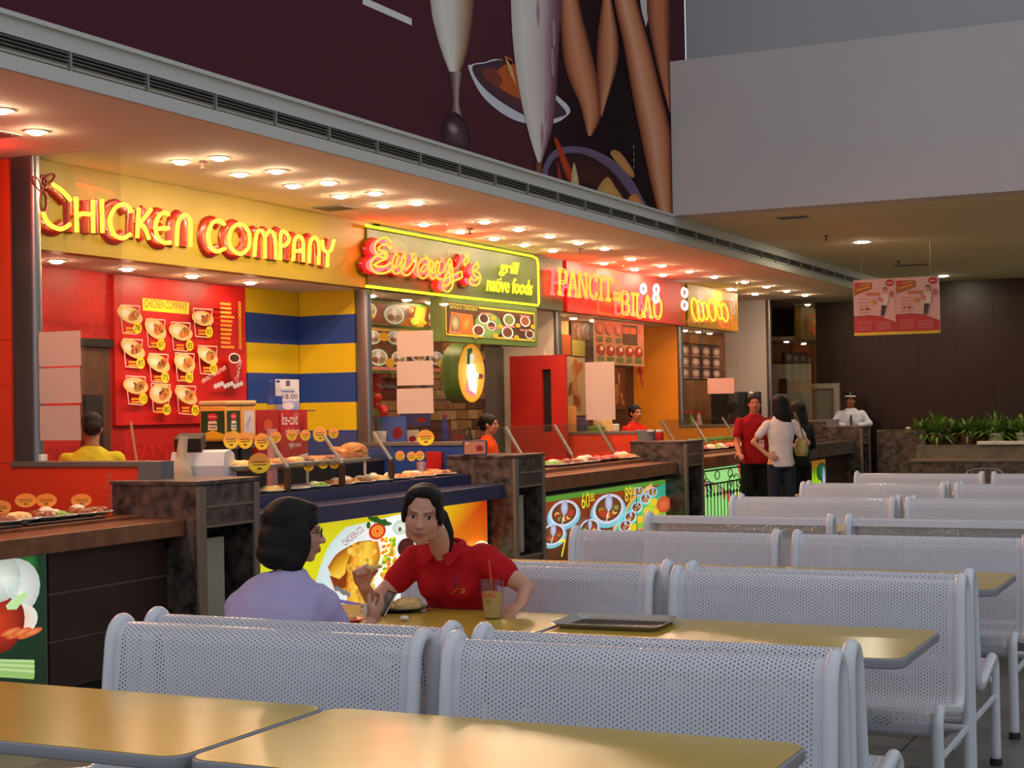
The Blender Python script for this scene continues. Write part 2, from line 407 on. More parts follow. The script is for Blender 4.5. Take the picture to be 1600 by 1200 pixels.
struct('ceiling', MB().box(-8.3, XC-0.02, 3.0, YW+0.1, ZC, ZC+0.1), 'cream')
struct('ceiling_hall', MB().box(XC, 9, 15.72, YW+0.1, 3.56, 3.7), 'lowceil')
struct('wall_bulkhead', MB().box(XC+0.005, 9, 15.4, 15.70, 3.56, 5.17), 'white')
struct('wall_upper', MB().box(XC, 9, 15.95, 16.1, 5.0, 9.0), 'greywall')
struct('wall_mural', MB().box(XC-0.35, XC-0.03, 3.0, 15.95, 3.55, 9.0), 'greywall')
struct('wall_stall_back', MB().box(XB-0.15, XB, 3.0, YW+0.1, 0, ZC), 'brown')
we = sgroup('wall_end')
struct('wall_core', MB().box(-8.3, 9, YW+0.02, YW+0.2, 0, 3.6), 'black', we)
for i in range(26):    # tall veneer panels
    x0 = -7.6+i*0.62
    MB().box(x0, x0+0.617, YW, YW+0.03, 0.0, 3.55).build('veneer_panel', 'wood_dark', we)
struct('wall_right', MB().box(8.8, 9.0, 15.4, YW, 0, 3.6), 'greywall')

# soffit band with the long air vent
so = sgroup('trim_soffit')
struct('lower_band', MB().box(XC-0.03, XC, 3.0, YW, ZC-0.012, 3.363), 'soffit', so)
struct('upper_band', MB().box(XC-0.03, XC, 3.0, 15.4, 3.462, 3.562).box(XC-0.03, XC, 15.4, YW, 3.462, 3.56), 'soffit', so)
struct('lip', MB().box(XC, XC+0.025, 3.0, 15.4, 3.548, 3.572), 'soffit', so)
vt = thing('linear_air_vent', 'long louvred air vent running along the soffit above the stalls', 'air vent', (XC, 3.0, 3.363), absolute=True)
MB().box(XC-0.12, XC-0.1, 3.0, YW, 3.36, 3.465).build('backing', 'ventback', vt)
MB().box(XC-0.1, XC-0.03, 3.0, YW, 3.358, 3.363).build('duct_floor', 'ventback', vt); MB().box(XC-0.1, XC-0.03, 3.0, YW, 3.462, 3.467).build('duct_roof', 'ventback', vt)
for k in range(5):
    z = 3.374+k*0.0195
    MB().obox((XC-0.020, (3.0+YW)/2, z), (0.016, 0, 0.0), (0, (YW-3.0)/2, 0), (0, 0, 0.0014)).build('slat', 'vent', vt)
for i in range(38):
    y = 3.15+i*0.62
    MB().box(XC-0.03, XC-0.002, y, y+0.014, 3.363, 3.462).build('divider', 'vent', vt)

# ------------------------------------------------------------------ mural
mu = thing('wall_mural_poster', 'huge maroon food mural above the stalls with milkshakes and brown rolls', 'mural', (XC, 9, 3.57), absolute=True)
MB().box(XC-0.03, XC-0.006, 3.0, 15.93, 3.57, 9.0).build('board', 'ventback', mu)
c = Canvas((XC-0.005, 9, 3.57), (0, 1, 0), (0, 0, 1), 0.0004)
q6 = lambda pts: c.pp([(560+x*.325, y*.325) for x, y in pts])
c.rect(-6, 0, 12.93, 5.4, S(84, 42, 50), S(78, 38, 47))
c.ribbon(q6([(960, -400), (960, 0), (900, 500), (830, 1000)]), q6([(1560, -400), (1500, 0), (1500, 500), (1500, 1060)]), [S(52, 26, 30), S(32, 16, 18), S(40, 20, 22)])
c.line(q6([(20, 2), (256, 106)]), 0.05, S(224, 220, 218))
tan, tl, td = S(196, 120, 84), S(216, 146, 106), S(104, 48, 34)
dk, pur = S(44, 24, 30), S(92, 66, 84)
# first glass
c.ribbon(q6([(310, -500), (345, 0), (372, 150), (408, 270), (450, 378)]), q6([(590, -500), (556, 0), (540, 150), (514, 280), (474, 378)]), [S(190, 176, 164), S(232, 226, 214), S(222, 212, 198), S(190, 160, 132), S(110, 66, 54)])
c.ribbon(q6([(428, 345), (440, 420), (446, 500), (425, 570)]), q6([(500, 345), (490, 420), (486, 500), (505, 570)]), [dk, S(120, 86, 84), S(190, 160, 150), S(70, 40, 44)])
c.ell(*q6([(470, 660)])[0], 0.24, 0.19, S(108, 78, 84), S(58, 30, 40))
c.ell(*q6([(455, 620)])[0], 0.10, 0.05, S(176, 156, 158), S(92, 62, 70))
# plate behind
c.spoly(q6([(528, 330), (545, 310), (600, 300), (720, 300), (1000, 500), (985, 570), (900, 600), (790, 590), (690, 545), (590, 455)]), S(190, 190, 204), S(214, 212, 220))
c.spoly(q6([(545, 325), (600, 306), (740, 306), (985, 520), (960, 565), (840, 570), (700, 500), (590, 410)]), S(110, 62, 56), S(78, 54, 66))
c.spoly(q6([(640, 380), (690, 320), (740, 290), (700, 270), (760, 330), (800, 470), (720, 450)]), S(190, 92, 48))
c.poly(q6([(700, 265), (735, 320), (760, 420), (720, 340)]), S(224, 166, 100))
c.spoly(q6([(590, 350), (640, 330), (690, 380), (660, 420)]), S(128, 64, 52))
# rolls
c.ribbon(q6([(985, -300), (968, 0), (978, 250), (1008, 380), (1060, 500), (1100, 652)]), q6([(1010, -300), (1055, 0), (1105, 200), (1150, 400), (1162, 560), (1118, 656)]), [td, tan, tl, tan, td])
c.ribbon(q6([(1180, -200), (1168, 0), (1145, 200), (1146, 420), (1164, 560)]), q6([(1190, -200), (1214, 0), (1246, 180), (1240, 320), (1168, 562)]), [td, tan, tl, td])
c.poly(q6([(1340, -80), (1410, -80), (1400, 60), (1380, 130), (1360, 60)]), S(206, 198, 196))
c.ribbon(q6([(1390, -100), (1385, 60), (1420, 260), (1462, 430), (1494, 540)]), q6([(1496, -100), (1494, 60), (1494, 260), (1495, 430), (1496, 540)]), [td, tan, tan, td])
c.ribbon(q6([(1190, -300), (1225, 0), (1268, 200), (1312, 450), (1350, 640), (1390, 830), (1445, 1060)]), q6([(1270, -300), (1335, 0), (1402, 240), (1445, 420), (1494, 620), (1500, 760), (1508, 1060)]), [td, tan, S(226, 164, 128), tl, tan, td])
# big shake
c.ribbon(q6([(720, -500), (729, 0), (744, 250), (775, 460), (818, 650), (862, 792)]), q6([(985, -500), (974, 0), (960, 200), (950, 420), (932, 600), (876, 792)]), [S(206, 192, 186), S(228, 220, 210), S(220, 208, 200), S(206, 184, 186), S(152, 110, 124), S(98, 60, 74)])
c.ribbon(q6([(846, 780), (838, 830)]), q6([(884, 780), (886, 850)]), [dk, S(150, 90, 70), dk])
for (a, b) in [(930, 300), (910, 420), (936, 160), (900, 560), (880, 650), (860, 60)]:
    c.ell(*q6([(a, b)])[0], 0.03, 0.12, S(150, 100, 116), S(190, 160, 162))
# lower plate
c.spoly(q6([(892, 860), (898, 770), (950, 716), (1030, 704), (1120, 720), (1220, 770), (1300, 850), (1360, 950), (1385, 1020), (1250, 985), (1050, 900)]), S(84, 66, 88), S(116, 98, 124))
c.spoly(q6([(910, 850), (925, 780), (980, 742), (1060, 738), (1140, 770), (1220, 830), (1290, 920), (1340, 1000), (1200, 960), (1000, 880)]), S(82, 44, 34), S(54, 30, 34))
for pts, k in [([(936, 680), (956, 676), (1010, 800), (1050, 890), (1000, 860)], S(196, 72, 42)), ([(1030, 780), (1050, 850), (1052, 895), (1018, 880)], S(222, 190, 140)),
               ([(1140, 920), (1190, 850), (1230, 900), (1270, 968), (1180, 940)], S(220, 164, 90)), ([(1205, 740), (1250, 730), (1320, 830), (1300, 850)], S(214, 150, 90)), ([(1290, 960), (1330, 930), (1370, 1005), (1330, 995)], S(226, 150, 84)), ([(950, 770), (970, 860), (955, 870)], S(180, 60, 40))]:
    c.spoly(q6(pts), k, tuple(x*.7 for x in k[:3])+(1.0,), 3)
for k in range(4): c.rect(*q6([(1317, 715+k*32)])[0], 0.012, 0.035, S(200, 196, 196))
for i, p in enumerate(c.V): p.z = max(p.z, 3.572); p.y = min(p.y, 15.925)
c.build('print', 'mural', mu)

# ------------------------------------------------------------------ benches
def bench_profile(off=0.0):
    pts = [(0.012, 0.395), (0.000, 0.435), (0.028, 0.468), (0.10, 0.462), (0.37, 0.412), (0.435, 0.418), (0.468, 0.462), (0.482, 0.56), (0.512, 0.80), (0.523, 0.852), (0.548, 0.884), (0.578, 0.892), (0.604, 0.878), (0.618, 0.845)]
    return smooth_path([(0, a, b) for a, b in pts], 6)
def make_bench():
    root = thing('bench', 'x', 'bench')
    P = bench_profile(); L = [0]
    for a, b in zip(P[:-1], P[1:]): L.append(L[-1]+(b-a).length)
    tot = L[-1]
    def at_s(s):
        s = min(max(s, 0), tot-1e-6)
        for i in range(len(L)-1):
            if L[i+1] >= s: t = (s-L[i])/(L[i+1]-L[i]+1e-12); return P[i].lerp(P[i+1], t)
        return P[-1]
    HW = 0.585; px = 0.0118; ps = 0.0138; nc = 92; nr = int((tot-0.035)/ps); s0 = (tot-nr*ps)/2; x0 = -nc*px/2
    vid = {}; V = []; F = []
    half = [at_s(s0+k*ps/2) for k in range(2*nr+1)]
    def bv(i2, k2):     # half-grid vertex
        key = (i2, k2)
        if key not in vid:
            p = half[min(max(k2, 0), 2*nr)]; vid[key] = len(V); V.append((x0+i2*px/2, p.y, p.z))
        return vid[key]
    hr = 0.0030
    oct_ = [(math.cos(PI*(-0.75+k*0.25)), math.sin(PI*(-0.75+k*0.25))) for k in range(8)]
    ring8 = [(0, 0), (1, 0), (2, 0), (2, 1), (2, 2), (1, 2), (0, 2), (0, 1)]
    for i in range(nc):
        odd = i % 2
        for j in range(nr-odd):
            k0 = 2*j+odd
            out = [bv(2*i+a, k0+b) for a, b in ring8]
            cs = s0+(k0+1)*ps/2; cx = x0+(2*i+1)*px/2
            inn = []
            for a, b in oct_:
                p = at_s(cs+b*hr); inn.append(len(V)); V.append((cx+a*hr, p.y, p.z))
            for k in range(8): F.append((out[k], out[(k+1) % 8], inn[(k+1) % 8], inn[k]))
        if odd:
            for k0 in (0, 2*nr-1): F.append((bv(2*i, k0), bv(2*i+1, k0), bv(2*i+2, k0), bv(2*i+2, k0+1), bv(2*i+1, k0+1), bv(2*i, k0+1)))
    # plain margins
    mb = MB(); mb.v = V; mb.f = F
    for xa, xb in ((-HW, x0), (-x0, HW)):
        pl = [(xa, p.y, p.z) for p in P]+[(xb, p.y, p.z) for p in P]; n = len(P)
        mb.add(pl, [(k, k+1, n+k+1, n+k) for k in range(n-1)])
    for sa, sb in ((0, s0), (s0+nr*ps, tot)):
        ks = 6; q = [at_s(sa+(sb-sa)*k/ks) for k in range(ks+1)]
        mb.add([(x0, p.y, p.z) for p in q]+[(-x0, p.y, p.z) for p in q], [(k, k+1, ks+1+k+1, ks+1+k) for k in range(ks)])
    mb.build('perforated_shell', 'bench', root, 'all')
    fr = [(0, 0.0, 0.0), (0, 0.0, 0.22), (0, 0.0, 0.40), (0, 0.008, 0.450), (0, 0.045, 0.474), (0, 0.10, 0.466), (0, 0.36, 0.416), (0, 0.43, 0.418), (0, 0.468, 0.452), (0, 0.484, 0.54), (0, 0.514, 0.79), (0, 0.526, 0.852), (0, 0.550, 0.886), (0, 0.582, 0.896), (0, 0.612, 0.878), (0, 0.628, 0.83), (0, 0.632, 0.70), (0, 0.634, 0.35), (0, 0.636, 0.0)]
    fp = smooth_path(fr, 4)
    for s in (-1, 1):
        t = MB().tube([(s*0.588, p.y, max(p.z, 0.012)) for p in fp], 0.0225, 10).build('side_frame', 'tubewhite', root, 'all')
        for y in (0.0, 0.636): MB().lathe([(0.027, 0), (0.027, 0.02), (0.023, 0.03)], (s*0.588, y, 0), 12).build('rubber_foot', 'rubber', t, True)
        MB().tube([(s*0.588, 0.0, 0.30), (s*0.588, 0.636, 0.30)], 0.013, 8).build('stretcher', 'tubewhite', root, True)
    for y, z in ((0.08, 0.385), (0.60, 0.30)):
        MB().tube([(-0.588, y, z), (0.588, y, z)], 0.016, 8).build('crossbar', 'tubewhite', root, True)
    for x in (-0.40, 0.34): MB().box(x, x+0.06, 0.06, 0.12, 0.395, 0.425).build('bracket', 'rubber', root)
    return root
bench0 = make_bench(); _used = [False]
XL, XR = -2.940, -1.650     # bench centres
def put_bench(x, y, rz, label, group):
    o = bench0 if not _used[0] else copy_tree(bench0)
    _used[0] = True; o.location = (x, y, 0); o.rotation_euler = (0, 0, rz); tag(o, label, 'bench', group)
G = 'white perforated benches'
def row(yc, fr, bk, desc):
    for x, sd in ((XL, 'left'), (XR, 'right')):
        if fr: put_bench(x, yc-0.672, 0, '%s white perforated bench facing the camera, %s' % (sd, desc), G)
        if bk: put_bench(x, yc+0.672, PI, '%s white perforated bench facing away, %s' % (sd, desc), G)
ROWS = [(4.36, 1, 1, 'nearest row'), (6.40, 1, 1, 'row behind the woman in red'),
        (8.32, 1, 0, 'third row before the cross aisle'), (9.32, 0, 1, 'fourth row past the cross aisle'),
        (11.30, 1, 1, 'fifth row from the camera'), (13.28, 1, 1, 'sixth row from the camera'), (15.28, 1, 0, 'farthest row near the planters')]
for r_ in ROWS: row(*r_)

# ------------------------------------------------------------------ tables
def rrect(x0, x1, y0, y1, r, n=5):
    out = []
    for cx, cy, a0 in ((x1-r, y1-r, 0), (x0+r, y1-r, PI/2), (x0+r, y0+r, PI), (x1-r, y0+r, 1.5*PI)):
        for k in range(n+1): a = a0+PI/2*k/n; out.append((cx+r*math.cos(a), cy+r*math.sin(a)))
    return out
def make_table():
    root = thing('dining_table', 'x', 'table')
    o = rrect(-0.69, 0.69, -0.35, 0.35, 0.06); i = rrect(-0.685, 0.685, -0.345, 0.345, 0.056)
    MB().prism([(a, b, 0.722) for a, b in i], (0, 0, 0.0295)).build('tabletop', 'tabletop', root)
    eb = MB(); n = len(o)
    prof = [(0.000, 0.716), (0.006, 0.720), (0.008, 0.733), (0.006, 0.746), (0.0, 0.750)]
    for a, (d, z) in enumerate(prof):
        s = rrect(-0.686-d, 0.686+d, -0.346-d, 0.346+d, 0.056+d); eb.v += [(x, y, z) for x, y in s]
    eb.f = [(a*n+k, a*n+(k+1) % n, (a+1)*n+(k+1) % n, (a+1)*n+k) for a in range(4) for k in range(n)]
    eb.build('edge_band', 'tableedge', root, True)
    for s in (-1, 1):
        lg = MB().tube([(s*0.45, 0, 0.03), (s*0.45, 0, 0.70)], 0.035, 14).build('leg', 'tableleg', root, True)
        MB().box(s*0.45-0.035, s*0.45+0.035, -0.27, 0.27, 0.0, 0.03, 0.008).build('foot', 'tableleg', lg)
        MB().box(s*0.45-0.04, s*0.45+0.04, -0.25, 0.25, 0.695, 0.722).build('bracket', 'tableleg', root)
    MB().tube([(-0.45, 0, 0.35), (0.45, 0, 0.35)], 0.02, 10).build('stretcher', 'tableleg', root, True)
    return root
tab0 = make_table(); _tu = [False]
TG = 'yellow laminate tables'
for y, desc in ((3.47, 'nearest the camera'), (5.51, 'where the two women sit'), (7.53, 'in the third row'), (10.33, 'past the cross aisle'), (12.35, 'in the fifth row'), (14.37, 'nearest the planters')):
    for x, sd in ((-3.155, 'left'), (-1.755, 'right')):
        o = tab0 if not _tu[0] else copy_tree(tab0); _tu[0] = True
        o.location = (x+(0.045 if y < 4 else 0), y, 0); tag(o, '%s of the pair of yellow laminate tables %s' % (sd, desc), 'table', TG)

# one metal tube-backed chair by the planters
ch = thing('tube_chair', 'metal tube-backed chair behind the farthest white bench', 'chair', (-2.55, 16.6, 0))
hoop = smooth_path([(-0.2, 0, 0.0), (-0.2, 0, 0.45), (-0.2, 0.03, 0.75), (-0.13, 0.05, 0.86), (0.13, 0.05, 0.86), (0.2, 0.03, 0.75), (0.2, 0, 0.45), (0.2, 0, 0.0)], 5)
MB().tube(hoop, 0.012, 8).build('back_hoop', 'steel', ch, 'all')
for k in range(5): MB().tube([(-0.12+k*0.06, 0.015, 0.46), (-0.12+k*0.06, 0.05, 0.855)], 0.006, 6).build('back_rod', 'steel', ch, True)
MB().box(-0.2, 0.2, 0.0, 0.40, 0.44, 0.47, 0.012).build('seat', 'black', ch)
for s in (-1, 1): MB().tube([(s*0.19, 0.38, 0), (s*0.19, 0.38, 0.45)], 0.012, 8).build('leg', 'steel', ch, True)
ch.rotation_euler = (0, 0, 0.0)
# ================================================================== partitions between the stalls
def partition(i, cols, wall_m, half_m, glass_m='glass', x_end=-6.5, x_half=-6.17, zcap=1.30):
    y = YP[i]; g = sgroup('wall_partition'); x0, x1 = cols
    if wall_m: MB().box(XB, x0, y, y+0.12, 0, ZC).build('wall_panel', wall_m, g)
    MB().box(x0, x_half-0.18, y, y+0.12, 0, zcap-0.035).build('half_wall', half_m, g)
    MB().box(x_half-0.18, x_half, y-0.005, y+0.125, 0, zcap).build('end_block', 'greycap', g)
    MB().box(x0, x_half-0.18, y-0.012, y+0.132, zcap-0.035, zcap, 0.004).build('cap', 'groove', g)
    cm = MB(); w_ = (x1-x0)/2
    cm.loft([((x0+x1)/2, y+0.045, z, w_, 0.042, 0.45) for z in (zcap, 2.2, ZC)], 24).build('column', 'steel', g, True)
    MB().box(x1-0.01, x_end, y+0.045, y+0.055, zcap, ZC).build('glass_pane', glass_m, g)
    return g
g1 = partition(0, (-7.39, -7.175), None, 'redtile')
for k, (za, zb) in enumerate([(0, 1.29), (1.29, 1.52), (1.52, 1.80), (1.80, 2.10), (2.10, ZC)]):   # joints of the red panels beside the column
    MB().box(XB, -7.39, 7.85, 7.97, za+0.002, zb-0.002).build('wall_panel', 'redtile', g1)
c = Canvas((at(176, 802, Y=7.849).x, 7.8485, at(176, 802, Y=7.849).z), (1, 0, 0), (0, 0, 1), 0.0003); c.text('Coca-Cola', 0, 0, 0.06, S(214, 120, 104), 0.25, PI/2, 0.2); c.build('faded_lettering', 'print', g1)
p = at(64, 716, Y=7.9); tag(MB().box(p.x-0.03, p.x+0.03, 7.87, 7.93, 1.3005, 1.345, 0.005).build('small_carton', 'plate'), 'tiny white carton on the red half wall by the grey column', 'box')
g2 = partition(1, (-7.447, -7.306), None, 'bluestripe')
ys = [340, 390, 445, 490.5, 536, 581.5, 628, 672, 716]; zs = [ZC]+[at(551, y, Y=12.30).z for y in ys[1:]]+[0.0]
for k in range(len(zs)-1):
    MB().box(-8.42, -7.447, 12.30, 12.42, zs[k+1], zs[k]).build('stripe_panel', 'yellowstripe' if k % 2 == 0 else 'bluestripe', g2)
g3 = partition(2, (-7.372, -7.30), 'cream', 'redtile')
g4 = partition(3, (-7.373, -7.305), 'orangewall', 'orangewall')
g5 = partition(4, (-7.33, -7.25), 'white', 'granite', 'glassdark')

# fascia boards and inner ceilings
FM = ['mustard', 'signgreen', 'redwall', 'mustard', 'wood_dark']
struct('wall_fascia', MB().box(XF-0.12, XF, 3.0, 7.45, ZI, ZC-0.002), 'redwall')
struct('ceiling_stall', MB().box(XB+0.001, XF-0.121, 3.0, 7.4, ZI, ZI+0.06), 'cream')
for i, m in enumerate(FM):
    ya = YP[i]+0.12; yb = YP[i+1] if i < 4 else YW
    if i == 3: yb = 23.4
    struct('wall_fascia', MB().box(XF-0.12, XF, ya, yb, ZI, ZC-0.002), m)
    struct('ceiling_stall', MB().box(XB+0.001, XF-0.121, YP[i]+0.121, yb-0.001, ZI, ZI+0.06), 'cream')

# stall 1 back wall: red, with tone-on-tone lettering; striped corner on its right
b1 = sgroup('wall_red_back')
MB().box(XB+0.002, XB+0.02, 7.98, 11.42, 0, ZI-0.001).build('red_board', 'redwall', b1)
for k in range(len(zs)-1):
    zt = min(zs[k], ZI-0.002)
    if zt <= zs[k+1]: continue
    MB().prism([(XB+0.002, 11.43, zs[k+1]), (XB+0.03, 11.43, zs[k+1]), (-8.03, 11.9, zs[k+1]), (XB+0.002, 12.29, zs[k+1])], (0, 0, zt-zs[k+1])).build('corner_stripe', 'yellowstripe' if k % 2 == 0 else 'bluestripe', b1)
c = Canvas((XB+0.0215, 9.5, 2.0), (0, 1, 0), (0, 0, 1), 0.0003)
dr = S(172, 26, 20)
for r_, (y, z, t) in enumerate([(8.15, 2.44, 'CHICKEN COMPANY'), (7.90, 2.15, 'CHICKEN COMPANY'), (8.5, 1.2, 'CHICKEN COMPANY')]):
    c.text(t, y-9.5, z-2.0, 0.16, dr, 1.9)
c.build('tone_lettering', 'print', b1)
dw = thing('service_doorway', 'brown service doorway in the red back wall behind the glass', 'doorway', (XB+0.02, 8.7, 0), absolute=True)
y0, y1 = at(127, 600, X=XB+0.03).y, at(172, 600, X=XB+0.03).y
MB().box(XB+0.0225, XB+0.03, y0, y1, 0, 2.12).build('door_leaf', 'brown', dw)
MB().box(XB+0.0225, XB+0.05, y0-0.05, y1+0.02, 2.12, 2.18).build('lintel', 'black', dw)
MB().box(XB+0.031, XB+0.05, y0+0.02, y0+0.22, 0.0, 1.75).build('dark_gap', 'black', dw)

# ------------------------------------------------------------------ stall 1 menu board
mb_ = thing('menu_board', 'red menu board with oval plates and yellow price dots', 'menu board', (XB+0.03, 10.2, 1.4), absolute=True)
c = Canvas((XB+0.052, 10.2, 2.0), (0, 1, 0), (0, 0, 1), 0.0004)
q2 = lambda pts: c.pp([(x/4, 450+y/4) for x, y in pts])
lo, hi = q2([(725, 860)])[0], q2([(1530, 20)])[0]
MB().box(XB+0.022, XB+0.051, 10.2+lo[0], 10.2+hi[0], 2.0+lo[1], 2.69).build('board', 'redwall', mb_)
c.rect(lo[0], lo[1], hi[0]-lo[0], 0.689-lo[1], S(206, 28, 26), S(196, 24, 22))
ye, bk_ = S(240, 220, 40), S(20, 18, 14)
c.poly(q2([(890, 62), (1182, 90), (1180, 165), (892, 140)]), ye)
t0, t1 = q2([(905, 138)])[0], q2([(1170, 155)])[0]
c.text('CHICKEN COMPANY', t0[0], t1[1]+0.02, 0.065, S(170, 30, 16), t1[0]-t0[0])
dish = [(812, 168, 80, 52, '78', 855, 250), (968, 255, 70, 60, '87', 1000, 355), (1122, 275, 74, 52, '85', 1175, 360), (1256, 190, 68, 46, '85', 1293, 275), (815, 380, 78, 52, '85', 860, 470), (972, 472, 72, 52, '75', 1010, 560), (1132, 468, 66, 58, '90', 1158, 560), (1272, 422, 66, 48, '85', 1306, 505), (818, 612, 78, 52, '115', 862, 692), (970, 660, 70, 64, '80', 1005, 760), (1126, 672, 72, 48, '75', 1180, 765)]
for (x, y, a, b, t, bx_, by_) in dish:
    fr = q2([(x-60, y-62), (x+60, y-55), (x+45, y+120), (x-45, y+112)])
    c.line(fr+[fr[0]], 0.009, S(240, 210, 190))
    cx, cy = q2([(x, y)])[0]; rx = abs(q2([(x+a, y)])[0][0]-cx); ry = abs(q2([(x, y+b)])[0][1]-cy); ro = random.uniform(-0.35, 0.2)
    c.ell(cx, cy, rx, ry, S(238, 214, 150), S(222, 190, 120), ro)
    c.ell(cx-rx*.35, cy+ry*.2, rx*.38, ry*.5, S(244, 236, 214), S(232, 214, 170)); c.ell(cx+rx*.3, cy-ry*.05, rx*.5, ry*.55, random.choice([S(180, 92, 40), S(150, 70, 34), S(204, 130, 50)]), S(206, 140, 70), 0.4)
    for q_ in range(7): c.ell(cx+rx*random.uniform(-.1, .6), cy+ry*random.uniform(-.4, .45), rx*.13, ry*.15, random.choice([S(196, 84, 36), S(110, 130, 50), S(220, 150, 50), S(120, 50, 30), S(150, 66, 34)]), None, random.random()*3, 8)
    for k in range(2):
        lx, ly = q2([(x-30, y+b+25+k*20)])[0]; c.rect(lx, ly-0.015, 0.10, 0.016, S(240, 160, 40))
    dx, dy = q2([(bx_, by_)])[0]; c.ell(dx, dy, 0.052, 0.046, ye); c.text(t, dx-0.034, dy-0.022, 0.045, bk_, 0.068)
for k in range(11):
    a = q2([(1336, 95+k*27)])[0]; c.rect(a[0], a[1]-0.015, random.uniform(0.13, 0.2), 0.02, S(240, 150, 50)); a = q2([(1457, 100+k*27)])[0]; c.ring(a[0], a[1], 0.02, 0.017, 0.35, S(240, 200, 60), 12)
c.poly(q2([(1378, 440), (1462, 430), (1472, 600), (1410, 610)]), S(168, 20, 24)); c.ell(*q2([(1420, 440)])[0], 0.085, 0.045, S(236, 228, 224)); c.ell(*q2([(1420, 440)])[0], 0.07, 0.034, S(74, 34, 24))
t0 = q2([(1440, 590)])[0]; c.text('Coca-Cola', t0[0], t0[1], 0.05, S(240, 232, 228), 0.20, 1.25, 0.25)
for k in range(9): a = q2([(1300+k*20, 615-(k % 3)*8)])[0]; c.ell(a[0], a[1], 0.03, 0.022, S(226, 226, 230), S(176, 178, 186))
t0 = q2([(1215, 600)])[0]; c.text('PERFECT TOGETHER', t0[0], t0[1], 0.035, S(238, 226, 220), 0.36, 0.36, 0.2)
c.build('print', 'print', mb_)

# ================================================================== counters and pillars
def pillar(yc, label, extra=''):
    x0, x1, y0, y1, z = -6.35, -5.70, yc-0.31, yc+0.31, 1.19
    p = thing('granite_pillar', label, 'pillar', (-6.0, yc, 0), group='granite bin pillars', absolute=True)
    MB().box(x0, x1-0.02, y0, y0+0.05, 0, z-0.025).build('side_panel', 'granite', p)
    MB().box(x0, x1-0.02, y1-0.05, y1, 0, z-0.025).build('side_panel', 'granite', p)
    MB().box(x0, x0+0.04, y0+0.05, y1-0.05, 0, z-0.025).build('back_panel', 'granite', p)
    MB().box(x0-0.01, x1+0.005, y0-0.01, y1+0.01, z-0.025, z, 0.004).build('top_slab', 'granite', p)
    MB().box(x1-0.02, x1+0.005, y0-0.004, y0+0.07, 0, z-0.03, 0.004).build('front_stile', 'granite_trim', p)
    MB().box(x1-0.02, x1+0.003, y1-0.05, y1+0.004, 0, z-0.03, 0.004).build('front_stile', 'granite_trim', p)
    MB().box(x1-0.05, x1-0.01, y0+0.07, y1-0.05, z-0.15, z-0.03).build('upper_rail', 'granite', p)
    MB().box(x1-0.05, x1-0.002, y0+0.07, y1-0.05, z-0.165, z-0.15).build('rail_edge', 'granite_trim', p)
    MB().box(x1-0.06, x1-0.015, y0+0.07, y1-0.05, z-0.27, z-0.165).build('lower_rail', 'granite', p)
    MB().box(x1-0.06, x1-0.004, y0+0.07, y1-0.05, z-0.285, z-0.27).build('rail_edge', 'granite_trim', p)
    MB().box(x1-0.05, x1-0.015, y0+0.07, y1-0.05, 0.0, 0.30).build('base_panel', 'granite', p)
    MB().box(x1-0.06, x1-0.008, y0+0.07, y1-0.05, 0.30, 0.315).build('rail_edge', 'granite_trim', p)
    MB().box(x1-0.34, x1-0.32, y0+0.05, y1-0.05, 0.30, z-0.28).build('recess_back', 'black', p)
    fl_ = MB().box(x1-0.14, x1-0.11, y0+0.09, y0+0.40, 0.33, z-0.36, 0.006).build('bin_flap', 'panelcream', p)
    MB().box(x1-0.11, x1-0.105, y0+0.10, y0+0.13, 0.33, z-0.37).build('flap_edge', 'beige', fl_)
    return p
PL = ['dark granite bin pillar left of the chicken counter, nearest the camera', 'dark granite bin pillar between the blue counter and the plate lightbox', 'dark granite bin pillar between plate lightbox and green ironwork lightbox', 'dark granite bin pillar hidden behind the standing women', 'dark granite pillar the security guard leans on']
for y, l in zip([7.91, 12.30, 16.70, 21.05, 25.2], PL): pillar(y, l)

def counter(y0, y1, m, label, ztop=0.965, lip=0.12, xr=-5.80, step=None, body='woodpanel', panels=None):
    r = thing('food_counter', label, 'counter', (-6.2, (y0+y1)/2, 0), absolute=True)
    MB().box(-6.74, -5.965, y0, y1, 0.10, ztop-lip).build('cabinet', body, r)
    MB().box(-6.7, -6.02, y0, y1, 0, 0.10).build('kick_plate', 'black', r)
    MB().box(-6.12, xr, y0, y1, ztop-lip, ztop, 0.006).build('tray_rail', m, r)
    MB().box(-6.78, -6.121, y0, y1, ztop-lip+0.001, step or ztop+0.03, 0.004).build('display_base', m, r)
    return r
# stall 0, far left
k0 = counter(3.6, 7.595, 'woodrail', 'brown wood food counter at the left edge before the red wall', 0.965, 0.10, step=0.985)
yl = at(75, 950, X=-5.94).y
for za, zb in ((0.10, 0.36), (0.37, 0.62), (0.63, 0.855)):
    MB().box(-5.965, -5.94, yl+0.01, 7.59, za, zb).build('front_board', 'woodpanel', k0)
    MB().box(-5.965, -5.948, yl+0.01, 7.59, zb, zb+0.01).build('groove_strip', 'groove', k0)
k1 = counter(8.225, 11.985, 'bluerail', 'dark blue food counter of the chicken stall', 0.945, 0.12, step=1.03, body='black')
k2 = counter(12.615, 16.385, 'woodrail', 'brown food counter above the lit plate pictures', 0.962, 0.13, step=1.0, body='black')
k3 = counter(17.015, 20.735, 'woodrail', 'reddish brown food counter above the green lit railing panel', 0.975, 0.13, step=1.0, body='black')
k4 = counter(21.365, 24.885, 'granite', 'dark counter of the last stall behind the standing women', 0.97, 0.20, step=0.99, body='woodpanel')

